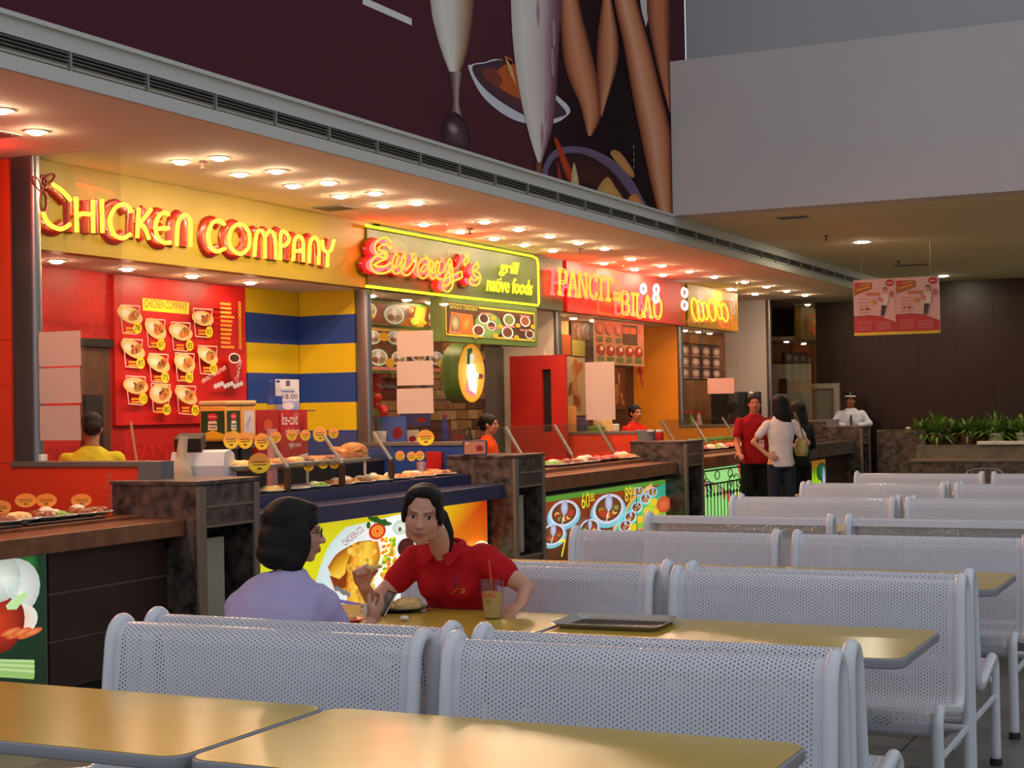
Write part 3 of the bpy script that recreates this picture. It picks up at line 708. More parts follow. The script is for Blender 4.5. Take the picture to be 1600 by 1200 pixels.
# lightboxes under the counters -------------------------------------------------
def lightbox(name, label, y0, y1, z0, z1, x=-5.945, ax=1.0):
    l = thing(name, label, 'lightbox', (x, (y0+y1)/2, z0), absolute=True)
    MB().box(-5.964, x-0.002, y0-0.012, y1+0.012, z0-0.012, z1+0.012).build('frame', 'steel', l)
    c = Canvas((x, y0, z0), (0, 1, 0), (0, 0, 1), 0.0003); c.ax = ax; return l, c
# vegetables
l, c = lightbox('vegetable_lightbox', 'backlit photo of garlic, tomatoes and greens under the left counter', 5.2, yl-0.012, 0.12, 0.85, ax=1.5)
q3 = lambda pts: c.pp([(x/4, 700+y/4) for x, y in pts])
c.rect(0, 0, yl-0.012-5.2, 0.73, S(26, 44, 30), S(20, 60, 40))
for (x, y, a, b, k1_, k2_) in [(90, 745, .06, .12, S(60, 140, 70), S(14, 50, 26)), (180, 735, .06, .13, S(50, 130, 60), S(12, 44, 22)), (30, 760, .05, .1, S(70, 150, 90), S(20, 60, 30)), (75, 880, .14, .16, S(244, 244, 236), S(190, 196, 190)), (250, 840, .07, .10, S(240, 240, 230), S(180, 184, 176)), (240, 1000, .12, .22, S(238, 238, 232), S(176, 184, 178)), (110, 1080, .10, .09, S(240, 190, 150), S(226, 226, 216)),
                               (120, 1180, .22, .15, S(230, 110, 50), S(160, 44, 20)), (0, 1090, .12, .16, S(200, 60, 30), S(120, 26, 14)), (0, 820, .1, .12, S(236, 240, 230), S(180, 190, 180)), (260, 1180, .08, .06, S(220, 230, 190), S(150, 180, 110)), (60, 1300, .2, .14, S(236, 120, 50), S(180, 60, 20)), (240, 1310, .16, .1, S(230, 150, 90), S(190, 90, 40))]:
    cx, cy = q3([(x, y)])[0]
    if cy-b > 0.0 and cx+a*1.5 < yl-0.012-5.2: c.ell(cx, cy, a, b, k1_, k2_)
for k in range(5): c.line(q3([(40+k*12, 1000), (110+k*14, 930-k*6)]), 0.03, S(190, 224, 160))
for k in range(6): c.line(q3([(-60+k*8, 1340+k*14), (210, 1345+k*16)]), 0.035, S(150, 190, 110) if k % 2 else S(190, 214, 150))
for k in range(9):
    a = q3([(20+k*14, 790+abs(k-4)*6)])[0]; b = q3([(60+k*4, 960-abs(k-4)*8)])[0]; c.line([a, b], 0.006, S(196, 206, 200))
for k in range(5): a = q3([(60+k*34, 1150+(k % 2)*14)])[0]; c.ell(a[0], a[1], 0.05, 0.018, S(240, 150, 90), S(206, 84, 36), 0.2)
c.build('print', 'lit', l)
# chicken
l, c = lightbox('chicken_lightbox', 'backlit roast chicken photo under the blue counter behind the women', 8.30, at(761, 800, X=-5.945).y, 0.12, at(760, 781, X=-5.945).z, ax=2.1)
q4 = lambda pts: c.pp([(340+x/3.2, 730+y/3.2) for x, y in pts]); W_, H_ = at(761, 800, X=-5.945).y-8.30, at(760, 781, X=-5.945).z-0.12
c.put([(0, 0), (W_*.55, 0), (W_, 0), (0, H_), (W_*.80, H_), (W_, H_)], [(0, 1, 4, 3), (1, 2, 5, 4)], [S(214, 222, 20), S(232, 170, 10), S(236, 140, 20), S(206, 220, 24), S(240, 196, 20), S(206, 52, 14)])
c.ribbon(q4([(640, 300), (560, 390), (500, 540), (470, 700), (470, 900)]), q4([(980, 220), (1000, 400), (990, 600), (960, 800), (900, 900)]), [S(206, 226, 224), S(232, 242, 242), S(240, 246, 248), S(226, 236, 238)], 6)
t0 = q4([(640, 395)])[0]; c.text('CHICKEN CO', t0[0], t0[1], 0.05, S(170, 30, 20), 0.33, 0.62)
ch_ = [S(150, 70, 10), S(222, 160, 30), S(246, 206, 70), S(226, 170, 40), S(160, 84, 16)]
c.ribbon(q4([(550, 500), (600, 430), (700, 375), (770, 365)]), q4([(590, 600), (640, 640), (700, 560), (800, 470)]), ch_, 6)
c.ribbon(q4([(700, 372), (650, 470), (636, 560), (650, 680)]), q4([(800, 370), (812, 450), (770, 560), (740, 690)]), ch_, 6)
random.seed(8)
for k in range(46):
    tq = random.random(); xx, yy = 660+random.random()*130, 385+random.random()*290
    a = q4([(xx-tq*20, yy)])[0]; c.ell(a[0], a[1], 0.012+0.012*random.random(), 0.02+0.02*random.random(), random.choice([S(236, 190, 70), S(250, 220, 110), S(196, 128, 26), S(214, 150, 40)]), S(232, 184, 60), 0.3)
c.poly(q4([(550, 540), (600, 560), (640, 520), (630, 600), (580, 620)]), S(130, 52, 8))
c.ell(*q4([(790, 320)])[0], 0.060, 0.062, S(230, 70, 24), S(190, 50, 16)); c.ring(*q4([(790, 320)])[0], 0.042, 0.044, 0.35, S(250, 150, 50), 18); c.ring(*q4([(790, 320)])[0], 0.022, 0.024, 0.4, S(250, 170, 70), 14)
for k in range(12): a = q4([(745+k*9, 290-((k*37) % 40))])[0]; c.ell(a[0], a[1], 0.014, 0.026, S(40, 90, 26), None, k*0.7)
random.seed(3)
for k in range(60):
    a = q4([(805+random.random()*70, 350+random.random()*210)])[0]; c.ell(a[0], a[1], 0.017, 0.016, random.choice([S(240, 130, 20), S(240, 220, 40), S(120, 170, 40), S(250, 160, 30)]), None, random.random(), 6)
c.ell(*q4([(895, 300)])[0], 0.065, 0.060, S(244, 248, 240), S(200, 214, 196)); c.ell(*q4([(890, 310)])[0], 0.012, 0.018, S(80, 100, 60))
c.ell(*q4([(920, 400)])[0], 0.082, 0.092, S(240, 240, 238)); c.ell(*q4([(920, 400)])[0], 0.062, 0.070, S(84, 26, 20), S(60, 16, 14))
a = q4([(1300, 395)])[0]; c.ell(a[0]-0.02, a[1]-0.05, 0.085, 0.10, S(250, 244, 190)); c.text('CHICKEN COMPANY', a[0]-0.16, a[1]-0.01, 0.03, S(190, 60, 20), 0.30, -0.2)
c.line(q4([(565, 600), (640, 640)]), 0.03, S(120, 120, 124)); c.line(q4([(520, 655), (700, 690)]), 0.025, S(110, 90, 140))
c.build('print', 'lit', l)
# plates
ya, yb = 12.64, at(1040, 780, X=-5.945).y; zt = at(1040, 749, X=-5.945).z
l, c = lightbox('plate_lightbox', 'backlit panel of rice plates priced 60 and 89 under the brown counter', ya, yb, 0.12, zt, ax=2.7)
q5 = lambda pts: c.pp([(840+x/7.27, 740+y/7.27) for x, y in pts]); W_, H_ = yb-ya, zt-0.12
c.rect(0, 0, W_, H_, S(60, 34, 20), S(150, 62, 20)); c.rect(0, H_-0.05, W_, 0.05, S(90, 150, 50))
c.poly(q5([(850, 640), (1080, 300), (1470, 90), (1480, 500), (1480, 640)]), S(60, 170, 140))
c.line(q5([(860, 640), (1080, 290), (1300, 130)]), 0.05, S(226, 170, 80))
c.poly(q5([(1080, 640), (1250, 350), (1470, 240), (1470, 640)]), S(140, 196, 60))
def bowl(x, y, r):
    a = q5([(x, y)])[0]
    c.ell(a[0], a[1]-r*.2, r*1.18, r*1.08, S(196, 214, 226), S(110, 190, 210)); c.ell(a[0], a[1], r*1.05, r*1.0, S(232, 234, 244), S(206, 210, 226)); c.ell(a[0], a[1], r*.86, r*.82, S(150, 80, 40), S(96, 52, 30))
    for k in range(11): t = PI+PI*k/10; c.ell(a[0]+r*.5*math.cos(t)*c.ax, a[1]+r*.45*math.sin(t), r*.17, r*.17, random.choice([S(190, 60, 40), S(130, 150, 60), S(110, 60, 40), S(206, 190, 90)]))
    c.ell(a[0], a[1]+r*.42, r*.24, r*.55, S(206, 210, 234), S(160, 166, 200)); c.line([(a[0], a[1]), (a[0]-r*.5, a[1]-r*.8)], r*.12, S(232, 232, 240))
bowl(300, 450, 0.125); bowl(800, 400, 0.150); bowl(1115, 380, 0.055); bowl(1210, 280, 0.055); bowl(1285, 205, 0.05); bowl(1030, 490, 0.06); bowl(1120, 200, 0.045); bowl(960, 590, 0.06); bowl(130, 690, 0.10); bowl(540, 620, 0.09)
c.ell(*q5([(1385, 350)])[0], 0.085, 0.09, S(230, 120, 80), S(200, 80, 40))
for x, y in ((1190, 420), (1270, 320), (1110, 520), (1040, 610), (1290, 440)): a = q5([(x, y)])[0]; c.ell(a[0], a[1], 0.04, 0.04, S(236, 200, 40))
for t, t2, x, y in (('60', '00', 440, 410), ('89', '00', 935, 330)):
    a = q5([(x, y)])[0]; c.text(t, a[0], a[1], 0.155, S(20, 20, 10), 0.21); c.text(t, a[0]+0.01, a[1]+0.006, 0.15, S(240, 230, 50), 0.20); c.text(t2, a[0]+0.23, a[1]+0.09, 0.055, S(240, 230, 50), 0.10); c.line([(a[0]+0.23, a[1]+0.075), (a[0]+0.34, a[1]+0.075)], 0.012, S(240, 230, 50))
a = q5([(200, 950)])[0]; c.text('7', a[0], a[1], 0.16, S(240, 230, 50), 0.14)
for x in (511, 1068): a = q5([(x, 300)])[0]; c.rect(a[0]-0.008, 0, 0.016, H_-0.05, S(24, 18, 12))
c.build('print', 'lit', l)
# green panel with bunting and ironwork
ya, yb = 17.05, at(1173, 760, X=-5.945).y; zt = at(1170, 724, X=-5.945).z
l, c = lightbox('railing_lightbox', 'lime green backlit panel with bunting behind a wrought iron railing', ya, yb, 0.12, zt)
W_, H_ = yb-ya, zt-0.12
c.rect(0, 0, W_, H_, S(150, 226, 130), S(170, 236, 140))
qf = lambda pts: c.pp([(1030+x/5.333, 590+y/5.333) for x, y in pts])
for ln, n in ((qf([(375, 860), (480, 890), (600, 980)]), 9), (qf([(560, 950), (660, 940), (770, 935)]), 9), (qf([(640, 720), (740, 705)]), 5)):
    P = smooth_path([(a, b, 0) for a, b in ln], max(2, n//3))
    for k in range(0, len(P)-1):
        a, b = P[k], P[k+1]; c.poly([(a.x, a.y), ((a.x+b.x)/2, (a.y+b.y)/2-0.17), (b.x, b.y)], [S(196, 90, 80), S(70, 140, 190), S(226, 200, 90), S(120, 170, 120)][k % 4])
    c.line([(p.x, p.y) for p in P], 0.012, S(90, 80, 70))
c.build('print', 'lit', l)
rl = thing('wrought_iron_railing', 'black wrought iron railing with scrolls before the green lit panel', 'railing', (-5.92, (ya+yb)/2, 0.1), absolute=True)
for z in (0.18, H_*0.72+0.12, H_+0.09): MB().box(-5.93, -5.915, ya, yb, z, z+0.018).build('rail', 'iron', rl)
k = 0; y = ya+0.08
while y < yb:
    MB().tube([(-5.922, y, 0.18), (-5.922, y, H_*0.72+0.12)], 0.006, 6).build('baluster', 'iron', rl, True)
    MB().ell((-5.922, y, 0.5), (0.014, 0.014, 0.03), 8).build('knuckle', 'iron', rl, True)
    if k % 9 == 4:
        for s in (-1, 1):
            sp = [(-5.912, y+s*0.16+s*0.15*(1-t/30)*math.cos(PI-t*0.42), 0.60+0.12*(1-t/26)*math.sin(t*0.42+0.6)) for t in range(25)]
            MB().tube(sp, 0.006, 6).build('scroll', 'iron', rl, 'all')
    if k % 4 == 0: MB().tube([(-5.922, y+0.09*math.cos(t*PI/8), H_*0.86+0.13+0.05*math.sin(t*PI/8)) for t in range(16)], 0.006, 6, True).build('ring', 'iron', rl, 'all')
    y += 0.13; k += 1
# last stall
ya, yb = at(1262, 740, X=-5.945).y, at(1290, 740, X=-5.945).y
l, c = lightbox('banana_leaf_lightbox', 'lime and green backlit picture beside the women at the last stall', ya-1.2, yb, 0.12, 0.72)
W_, H_ = yb-ya+1.2, 0.6
c.rect(0, 0, W_, H_, S(90, 140, 20), S(150, 90, 30))
for k in range(9): c.ell(0.5+k*0.17, 0.25, 0.14, 0.24, S(206, 240, 30), S(70, 130, 20), 0.2)
c.ell(W_-0.25, 0.42, 0.3, 0.14, S(40, 110, 60), S(20, 60, 40)); c.ell(W_-0.12, 0.3, 0.10, 0.2, S(190, 200, 220), S(120, 130, 170))
c.build('print', 'lit', l)
# ================================================================== ceiling fittings
def make_down(r=0.055):
    t = thing('downlight', 'x', 'ceiling light')
    MB().lathe([(r*0.82, 0.0), (r, -0.004), (r*1.25, -0.005), (r*1.3, 0.0)], (0, 0, 0), 20).build('trim_ring', 'ring', t, True)
    MB().lathe([(r*0.84, -0.001), (r*0.78, -0.012), (r*0.5, -0.020), (0.0, -0.022)], (0, 0, 0), 16).build('lens', 'lamp', t, True)
    return t
d0 = make_down(); _du = [0]
dz = make_down()
for ch_ in dz.children:
    if ch_.name.startswith('lens'): ch_.data.materials[0] = M['lampw']
_dz = [0]
dh = make_down()
for ch_ in dh.children:
    if ch_.name.startswith('lens'): ch_.data.materials[0] = M['lamph']
_dh = [0]
def down(x, y, z, label, group='stall downlights', src=None, s=1.0):
    if z == ZI:
        o = dz if _dz[0] == 0 else copy_tree(dz)
        _dz[0] += 1; o.location = (x, y, z-0.0015); tag(o, label, 'ceiling light', group); return
    if group == 'hall downlights':
        o = dh if _dh[0] == 0 else copy_tree(dh)
        _dh[0] += 1; o.location = (x, y, z-0.0015); o.scale = (s*0.85, s*0.85, 0.5); tag(o, label, 'ceiling light', group); return
    o = d0 if _du[0] == 0 else copy_tree(d0)
    _du[0] += 1; o.location = (x, y, z-0.0015); o.scale = (s, s, 1); tag(o, label, 'ceiling light', group)
for k, y in enumerate([4.6, 5.3, 6.0, 6.6]): down(-6.25, y, ZC, '%s outer downlight from the left above the brown wood counter' % ORD[k])
down(-6.55, 7.2, ZC, 'inner downlight beside the top of the first glass partition')
for k in range(5): down(-6.21, 8.56+k*0.68, ZC, '%s outer ceiling downlight from the left, chicken stall' % ORD[k])
for k in range(5): down(-6.52, 8.55+k*0.68, ZC, '%s inner ceiling downlight from the left, chicken stall' % ORD[k])
for k in range(5): down(-6.33, 12.77+k*0.73, ZC, '%s outer ceiling downlight from the left, cursive neon stall' % ORD[k])
for k in range(5): down(-6.89, 12.64+k*0.73, ZC, '%s inner ceiling downlight from the left, cursive neon stall' % ORD[k])
for k in range(4): down(-6.53, 17.0+k*1.03, ZC, '%s outer ceiling downlight from the left, noodle stall' % ORD[k])
for k in range(3): down(-7.0, 17.3+k*1.03, ZC, '%s inner ceiling downlight from the left, noodle stall' % ORD[k])
for k in range(4): down(-6.45, 21.2+k*1.08, ZC, '%s outer ceiling downlight from the left, last stall' % ORD[k])
for k in range(2): down(-7.04, 22.4+k*1.28, ZC, '%s inner ceiling downlight from the left, last stall' % ORD[k])
for k, y in enumerate([8.63, 9.4, 10.2, 11.0]): down(-7.68, y, ZI, '%s downlight from the left under the chicken stall fascia' % ORD[k], 'downlights inside stalls')
for k, y in enumerate([13.0, 14.2, 15.4]): down(-7.68, y, ZI, '%s added downlight from the left behind the cursive sign' % ORD[k], 'downlights inside stalls')  # lamps here and in the next two stalls added to light their interiors
for k, y in enumerate([17.4, 18.6, 19.8]): down(-7.68, y, ZI, '%s added downlight from the left behind the noodle sign' % ORD[k], 'downlights inside stalls')
for k, y in enumerate([21.6, 22.8]): down(-7.68, y, ZI, '%s added downlight from the left behind the last neon sign' % ORD[k], 'downlights inside stalls')
for k, (x, y) in enumerate([(-4.36, 19.29), (-4.47, 25.4)]): down(x, y, 3.56, '%s large downlight in the low hall ceiling beside the hanging poster' % ['near', 'far'][k], 'hall downlights', s=2.2)
for k, x in enumerate((-1.6, 1.2, 4.0)):  # extra lamps out of view, added to light the low hall
    for y, l_ in ((19.3, 'near'), (25.4, 'far')): down(x, y, 3.56, '%s added unseen hall downlight in the %s row beyond the right picture edge' % (ORD[k], l_), 'hall downlights', s=2.2)
def sprinkler(x, y, z, label):
    t = thing('fire_sprinkler', label, 'sprinkler', (x, y, z))
    MB().lathe([(0.035, -0.001), (0.033, -0.008), (0.008, -0.010), (0.008, -0.045)], (0, 0, 0), 14).build('escutcheon', 'brown', t, True)
    MB().lathe([(0.012, -0.045), (0.018, -0.055), (0.0, -0.058)], (0, 0, 0), 10).build('deflector', 'brown', t, True)
sprinkler(-6.39, 8.62, ZC, 'fire sprinkler between the first downlights of the chicken stall')
sprinkler(-6.70, 13.2, ZC, 'fire sprinkler above the cursive neon sign')
sprinkler(-6.58, 15.6, ZC, 'fire sprinkler in front of the noodle sign')
sprinkler(-4.56, 18.3, 3.56, 'fire sprinkler in the low hall ceiling near the bulkhead')
sprinkler(-4.51, 22.2, 3.56, 'fire sprinkler in the low hall ceiling above the hanging poster')
def grille(x, y, z, w, d, label):
    t = thing('ceiling_grille', label, 'vent', (x, y, z))
    MB().box(-w/2, w/2, -d/2, d/2, -0.008, -0.001, 0.002).build('frame', 'vent', t)
    for k in range(5): MB().box(-w/2+0.02, w/2-0.02, -d/2+0.02+k*(d-0.04)/5, -d/2+0.03+k*(d-0.04)/5, -0.012, -0.008).build('louvre', 'greycap', t)
grille(-6.95, 11.2, ZC, 0.3, 0.3, 'square ceiling grille above the right end of the chicken sign')
grille(-6.85, 7.1, ZC, 0.3, 0.3, 'square ceiling grille before the red wall at the left edge')
grille(-4.4, 16.25, 3.56, 0.32, 0.2, 'round-cornered ceiling grille just behind the white bulkhead')
grille(-4.5, 23.0, 3.56, 0.5, 0.2, 'thin ceiling grille far back in the low hall ceiling')

# ================================================================== neon signs
def on(X, pts): return [at(a, b, X=X) for a, b in pts]
def neon_letter(parent, strokes, X, r, m, backing=None, br=0.04, bx=0.05, n=5, smooth=True, name='letter'):
    mb = MB(); bb = MB()
    for s in strokes:
        closed = len(s) > 2 and s[0] == s[-1]
        P = on(X, s[:-1] if closed else s)
        Q = smooth_path(P, n, closed) if (smooth and len(P) > 2) else P
        mb.tube(Q, r, 8, closed)
        if backing:
            bb.tube([(p.x-bx, p.y, p.z) for p in Q], br, 8, closed, 1.0)
            for p in Q[::max(1, len(Q)//3)]: bb.tube([(p.x-bx, p.y, p.z), (p.x, p.y, p.z)], 0.004, 5)
    o = mb.build(name, m, parent, 'all')
    if backing: 
        for i, v in enumerate(bb.v): bb.v[i] = (X-bx+(v[0]-(X-bx))*0.45, v[1], v[2])
        bb.build('backing', backing, o, True)
    return o
z1 = lambda pts: [(x/4, 200+y/4) for x, y in pts]
z8 = lambda pts: [(x*.375, y*.375) for x, y in pts]
XN = XF+0.075
ns = thing('neon_sign', 'yellow neon letters reading CHICKEN COMPANY on the mustard fascia', 'neon sign', (XF, 10.2, 2.75), absolute=True)
for st in [[[(330, 352), (392, 396), (442, 452)], [(270, 528), (290, 580), (330, 615), (375, 632), (415, 618), (437, 600)]],
           [[(475, 432), (480, 650)], [(480, 552), (512, 536), (575, 541)], [(580, 450), (583, 655)]], [[(637, 445), (640, 655)]],
           [[(820, 525), (800, 490), (765, 478), (720, 500), (690, 560), (695, 630), (725, 675), (770, 688), (815, 665)]],
           [[(868, 500), (858, 685)], [(945, 508), (905, 560), (868, 602)], [(872, 598), (905, 625), (932, 695)]],
           [[(1055, 540), (1020, 530), (985, 565), (972, 620), (985, 680), (1020, 715), (1065, 715)], [(980, 630), (1055, 625)]],
           [[(1105, 735), (1113, 600), (1140, 552), (1165, 547), (1190, 590), (1190, 740)]]]:
    neon_letter(ns, [z1(s) for s in st], XN, 0.0145, 'neon_y', 'redletter', 0.045, 0.07)
for st in [[[(935, 935), (915, 920), (885, 930), (868, 975), (875, 1020), (900, 1048), (938, 1035)]], [[(998, 933), (1036, 965), (1036, 1030), (998, 1058), (960, 1025), (960, 965), (998, 933)]],
           [[(1060, 1068), (1068, 980), (1085, 960), (1103, 985), (1105, 1075)], [(1105, 985), (1125, 962), (1146, 990), (1150, 1080)]],
           [[(1168, 1082), (1170, 975), (1188, 968), (1205, 993), (1192, 1020), (1170, 1024)]], [[(1222, 1086), (1228, 1003), (1245, 985), (1262, 1005), (1264, 1090)], [(1225, 1045), (1262, 1047)]],
           [[(1288, 1095), (1293, 1012), (1310, 990), (1328, 1015), (1328, 1102)]], [[(1343, 1000), (1347, 1035), (1362, 1050), (1380, 1040), (1392, 1000)], [(1366, 1050), (1364, 1112)]]]:
    neon_letter(ns, [z8(s) for s in st], XN, 0.0145, 'neon_y', 'redletter', 0.045, 0.07)
for k, (cx, cy, a, b, ro) in enumerate([(270, 460, 22, 62, 0.0), (232, 350, 18, 50, 0.5), (305, 320, 24, 45, -0.9), (270, 340, 20, 40, 0.1)]):   # drop-shaped feathers
    pts = [(cx+a*math.sin(t*PI/8)*math.cos(ro)-b*math.cos(t*PI/8)*math.sin(ro), cy-b*math.cos(t*PI/8)*math.cos(ro)-a*math.sin(t*PI/8)*math.sin(ro)) for t in range(16)]
    pl = on(XN-0.04, z1(pts)); MB().prism(pl, (0.02, 0, 0)).build('feather', 'mustard', ns)
    MB().tube(on(XN-0.015, z1(pts)), 0.008, 6, True).build('feather_outline', 'redletter', ns, 'all')

# neon of the left stall, mirrored in the first glass partition
nz = thing('neon_sign', 'red neon letters on the red fascia beyond the left picture edge', 'neon sign', (XF, 6.5, 2.75), absolute=True)
for k, st in enumerate([[[(122, 288), (176, 302)], [(141, 293), (146, 345)]]]):
    mb = MB()
    for s_ in st: mb.tube([(p.x, 15.80-p.y, p.z) for p in on(XN, s_)], 0.013, 8)
    mb.build('letter', 'neon_r', nz, 'all')
for k, y in enumerate((6.3, 5.7, 5.1, 4.5)):
    MB().tube([(XN, y, 2.80), (XN, y, 3.15), (XN, y+0.35, 3.15), (XN, y+0.35, 2.80)], 0.013, 8, k % 2 == 0).build('letter', 'neon_r', nz, 'all')

# cursive sign: panel, outline tubes, yellow border
z5 = lambda pts: [(550+x/5.333, 330+y/5.333) for x, y in pts]
def outline(pts, w, X):
    """two parallel tubes joined at the ends around a centre line (points already on the sign plane)"""
    P = smooth_path(pts, 5); L = []; R = []
    for i, p in enumerate(P):
        a = P[max(i-1, 0)]; b = P[min(i+1, len(P)-1)]; t = (b-a); t.x = 0; t = t.normalized() if t.length > 1e-7 else Vector((0, 1, 0)); n = Vector((0, -t.z, t.y))*w
        L.append(p+n); R.append(p-n)
    return L+R[::-1]
ew = thing('neon_sign', 'cursive neon sign with yellow border tube on a green panel', 'neon sign', (XF, 14, 2.72), absolute=True)
pc = on(XF+0.02, [(573, 353), (842, 404), (842, 480), (573, 447)])
MB().prism([(XF+0.001, pc[0].y, pc[2].z+0.0), (XF+0.001, pc[1].y, pc[2].z), (XF+0.001, pc[1].y, 3.27), (XF+0.001, pc[0].y, 3.27)], (0.02, 0, 0)).build('panel', 'signgreen', ew)
bp = on(XF+0.06, z5([(115, 120), (800, 245), (1500, 375), (1540, 395), (1550, 440), (1556, 770), (1545, 785), (1500, 780), (800, 705), (120, 625)]))
MB().tube(bp, 0.013, 8).build('border_tube', 'neon_yg', ew, 'all')
XE = XF+0.16
EW = [[(325, 290), (290, 250), (235, 260), (203, 305), (230, 350), (285, 368), (225, 390), (172, 440), (200, 485), (270, 487), (340, 450)],
      [(375, 365), (352, 430), (352, 485), (385, 488), (420, 440), (438, 375), (425, 440), (430, 500), (470, 500), (515, 440), (520, 380), (500, 385)],
      [(640, 425), (600, 420), (562, 470), (570, 525), (610, 525), (650, 470), (668, 420), (652, 490), (668, 535), (700, 525)],
      [(722, 425), (706, 490), (722, 540), (765, 530), (805, 450), (816, 425), (826, 520), (828, 600), (800, 645), (768, 630), (785, 590), (850, 555), (915, 525)],
      [(955, 370), (962, 395), (935, 435)], [(1050, 445), (1015, 490), (1030, 520), (1060, 545), (1045, 590), (1000, 592), (985, 560)]]
for k, s in enumerate(EW):
    P = on(XE, z5(s))
    o = MB().tube(outline(P, 0.030 if k < 4 else 0.026, XE), 0.0105, 7, True).build('letter', 'neon_o', ew, 'all')
    Q = smooth_path([p-Vector((0.05, 0, 0)) for p in P], 4)
    MB().tube(Q, 0.020, 7).build('red_tube', 'neon_r', o, 'all')
    MB().tube([p-Vector((0.075, 0, 0)) for p in Q], 0.042, 8, False).build('channel', 'redletter', o, True)
def neon_text(parent, t, X, p0, p1, h, m, r=0.006, shear=0.25, name='word'):
    cu = bpy.data.curves.new('word', 'FONT'); cu.body = t; cu.shear = shear; cu.fill_mode = 'NONE'; cu.bevel_depth = 0.02; cu.bevel_resolution = 1; cu.resolution_u = 2
    ob = bpy.data.objects.new('word', cu); COL.objects.link(ob); dg = bpy.context.evaluated_depsgraph_get(); dg.update()
    me = bpy.data.meshes.new_from_object(ob.evaluated_get(dg)); bpy.data.objects.remove(ob)
    xs = [v.co.x for v in me.vertices]; ys = [v.co.y for v in me.vertices]
    a, b = at(*p0, X=X), at(*p1, X=X); W = b.y-a.y; sx = W/(max(xs)-min(xs)); sy = h/(max(ys)-min(ys)); dz = b.z-a.z
    for v in me.vertices:
        u_ = (v.co.x-min(xs)); v_ = (v.co.y-min(ys)); q = v.co.z
        v.co = Vector((X+q*0.3, a.y+u_*sx, a.z+v_*sy+dz*u_/(max(xs)-min(xs))))
    me.materials.append(M[m]); o = bpy.data.objects.new(name, me); return link(o, parent)
neon_text(ew, 'grill', XF+0.07, (550+1225/5.333, 330+540/5.333), (550+1395/5.333, 330+560/5.333), 0.17, 'neon_yg')
neon_text(ew, 'native foods', XF+0.07, (550+1120/5.333, 330+665/5.333), (550+1505/5.333, 330+705/5.333), 0.17, 'neon_yg')

# serif sign
z7 = lambda pts: [(830+x/5.333, 380+y/5.333) for x, y in pts]
pn = thing('neon_sign', 'serif neon letters reading PANCIT sa BILAO on the red fascia', 'neon sign', (XF, 18.3, 2.7), absolute=True)
XPN = XF+0.13
def serif(ch, x, y, w, h, sl):
    """strokes of a serif capital in sign pixels; sl = downward slope of the line"""
    def p(a, b): return (x+a*w, y+b*h+sl*a*w)
    D = {'P': [[p(.1, 1), p(.1, 0)], [p(.1, 0), p(.6, 0), p(.85, .12), p(.85, .38), p(.6, .5), p(.1, .5)], [p(-.08, 1), p(.3, 1)], [p(-.08, 0), p(.2, 0)]],
         'A': [[p(.05, 1), p(.45, 0), p(.9, 1)], [p(.22, .62), p(.72, .62)], [p(-.08, 1), p(.2, 1)], [p(.72, 1), p(1.02, 1)]],
         'N': [[p(.1, 1), p(.1, 0), p(.85, 1), p(.85, 0)], [p(-.05, 0), p(.15, 0)], [p(-.05, 1), p(.25, 1)], [p(.7, 0), p(1, 0)]],
         'C': [[p(.9, .22), p(.75, .04), p(.5, 0), p(.2, .15), p(.08, .5), p(.2, .85), p(.5, 1), p(.78, .95), p(.92, .75)]],
         'I': [[p(.5, 1), p(.5, 0)], [p(.15, 0), p(.85, 0)], [p(.15, 1), p(.85, 1)]],
         'T': [[p(.5, 1), p(.5, 0)], [p(.02, .18), p(.05, 0), p(.95, 0), p(.98, .18)], [p(.25, 1), p(.75, 1)]],
         'B': [[p(.1, 1), p(.1, 0)], [p(.1, 0), p(.6, 0), p(.8, .12), p(.78, .36), p(.55, .48), p(.1, .48)], [p(.55, .48), p(.85, .6), p(.88, .86), p(.6, 1), p(.1, 1)]],
         'L': [[p(.2, 0), p(.2, 1), p(.9, 1), p(.95, .75)], [p(0, 0), p(.45, 0)]],
         'O': [[p(.5, 0), p(.88, .2), p(.95, .55), p(.8, .9), p(.5, 1), p(.2, .9), p(.05, .55), p(.12, .2), p(.5, 0)]]}
    return D[ch]
def serif_word(word, x0, x1, ya, yb, h0, h1, m='neon_o'):
    n = len(word); wd = {'I': .5, 'L': .8}; tot = sum(wd.get(c_, 1) for c_ in word); x = x0
    for c_ in word:
        w_ = (x1-x0)*wd.get(c_, 1)/tot; t = (x-x0)/(x1-x0); y = ya+(yb-ya)*t; h = h0+(h1-h0)*t
        st = [z7(s) for s in serif(c_, x, y, w_*0.86, h, (yb-ya)/(x1-x0))]
        mb = MB(); bb = MB()
        for s in st:
            P = on(XPN, s); cl = (s[0] == s[-1])
            if c_ in 'CO' or (c_ in 'PB' and len(P) > 3): P = smooth_path(P, 3)
            mb.tube(outline(P, 0.016, XPN), 0.009, 6, True)
            bb.tube([p-Vector((0.09, 0, 0)) for p in P], 0.016, 6)
        o = mb.build('letter', m, pn, 'all'); bb.build('red_tube', 'neon_r', o, 'all'); x += w_
serif_word('PANCIT', 230, 690, 222, 300, 195, 175)
serif_word('BILAO', 752, 1100, 408, 462, 172, 165)
neon_text(pn, 'sa', XPN, (830+682/5.333, 380+480/5.333), (830+752/5.333, 380+495/5.333), 0.13, 'neon_o', shear=0.0)
for cx, cy in ((935, 380), (1042, 385), (1040, 455)):     # white steam curls over the last letter
    for k in range(3):
        pts = [(cx+(26-k*7)*math.cos(t*PI/6), cy+(45-k*10)*math.sin(t*PI/6)) for t in range(12)]
        MB().tube(on(XPN+0.03, z7(pts)), 0.006, 6, True).build('steam_curl', 'neon_w', pn, 'all')

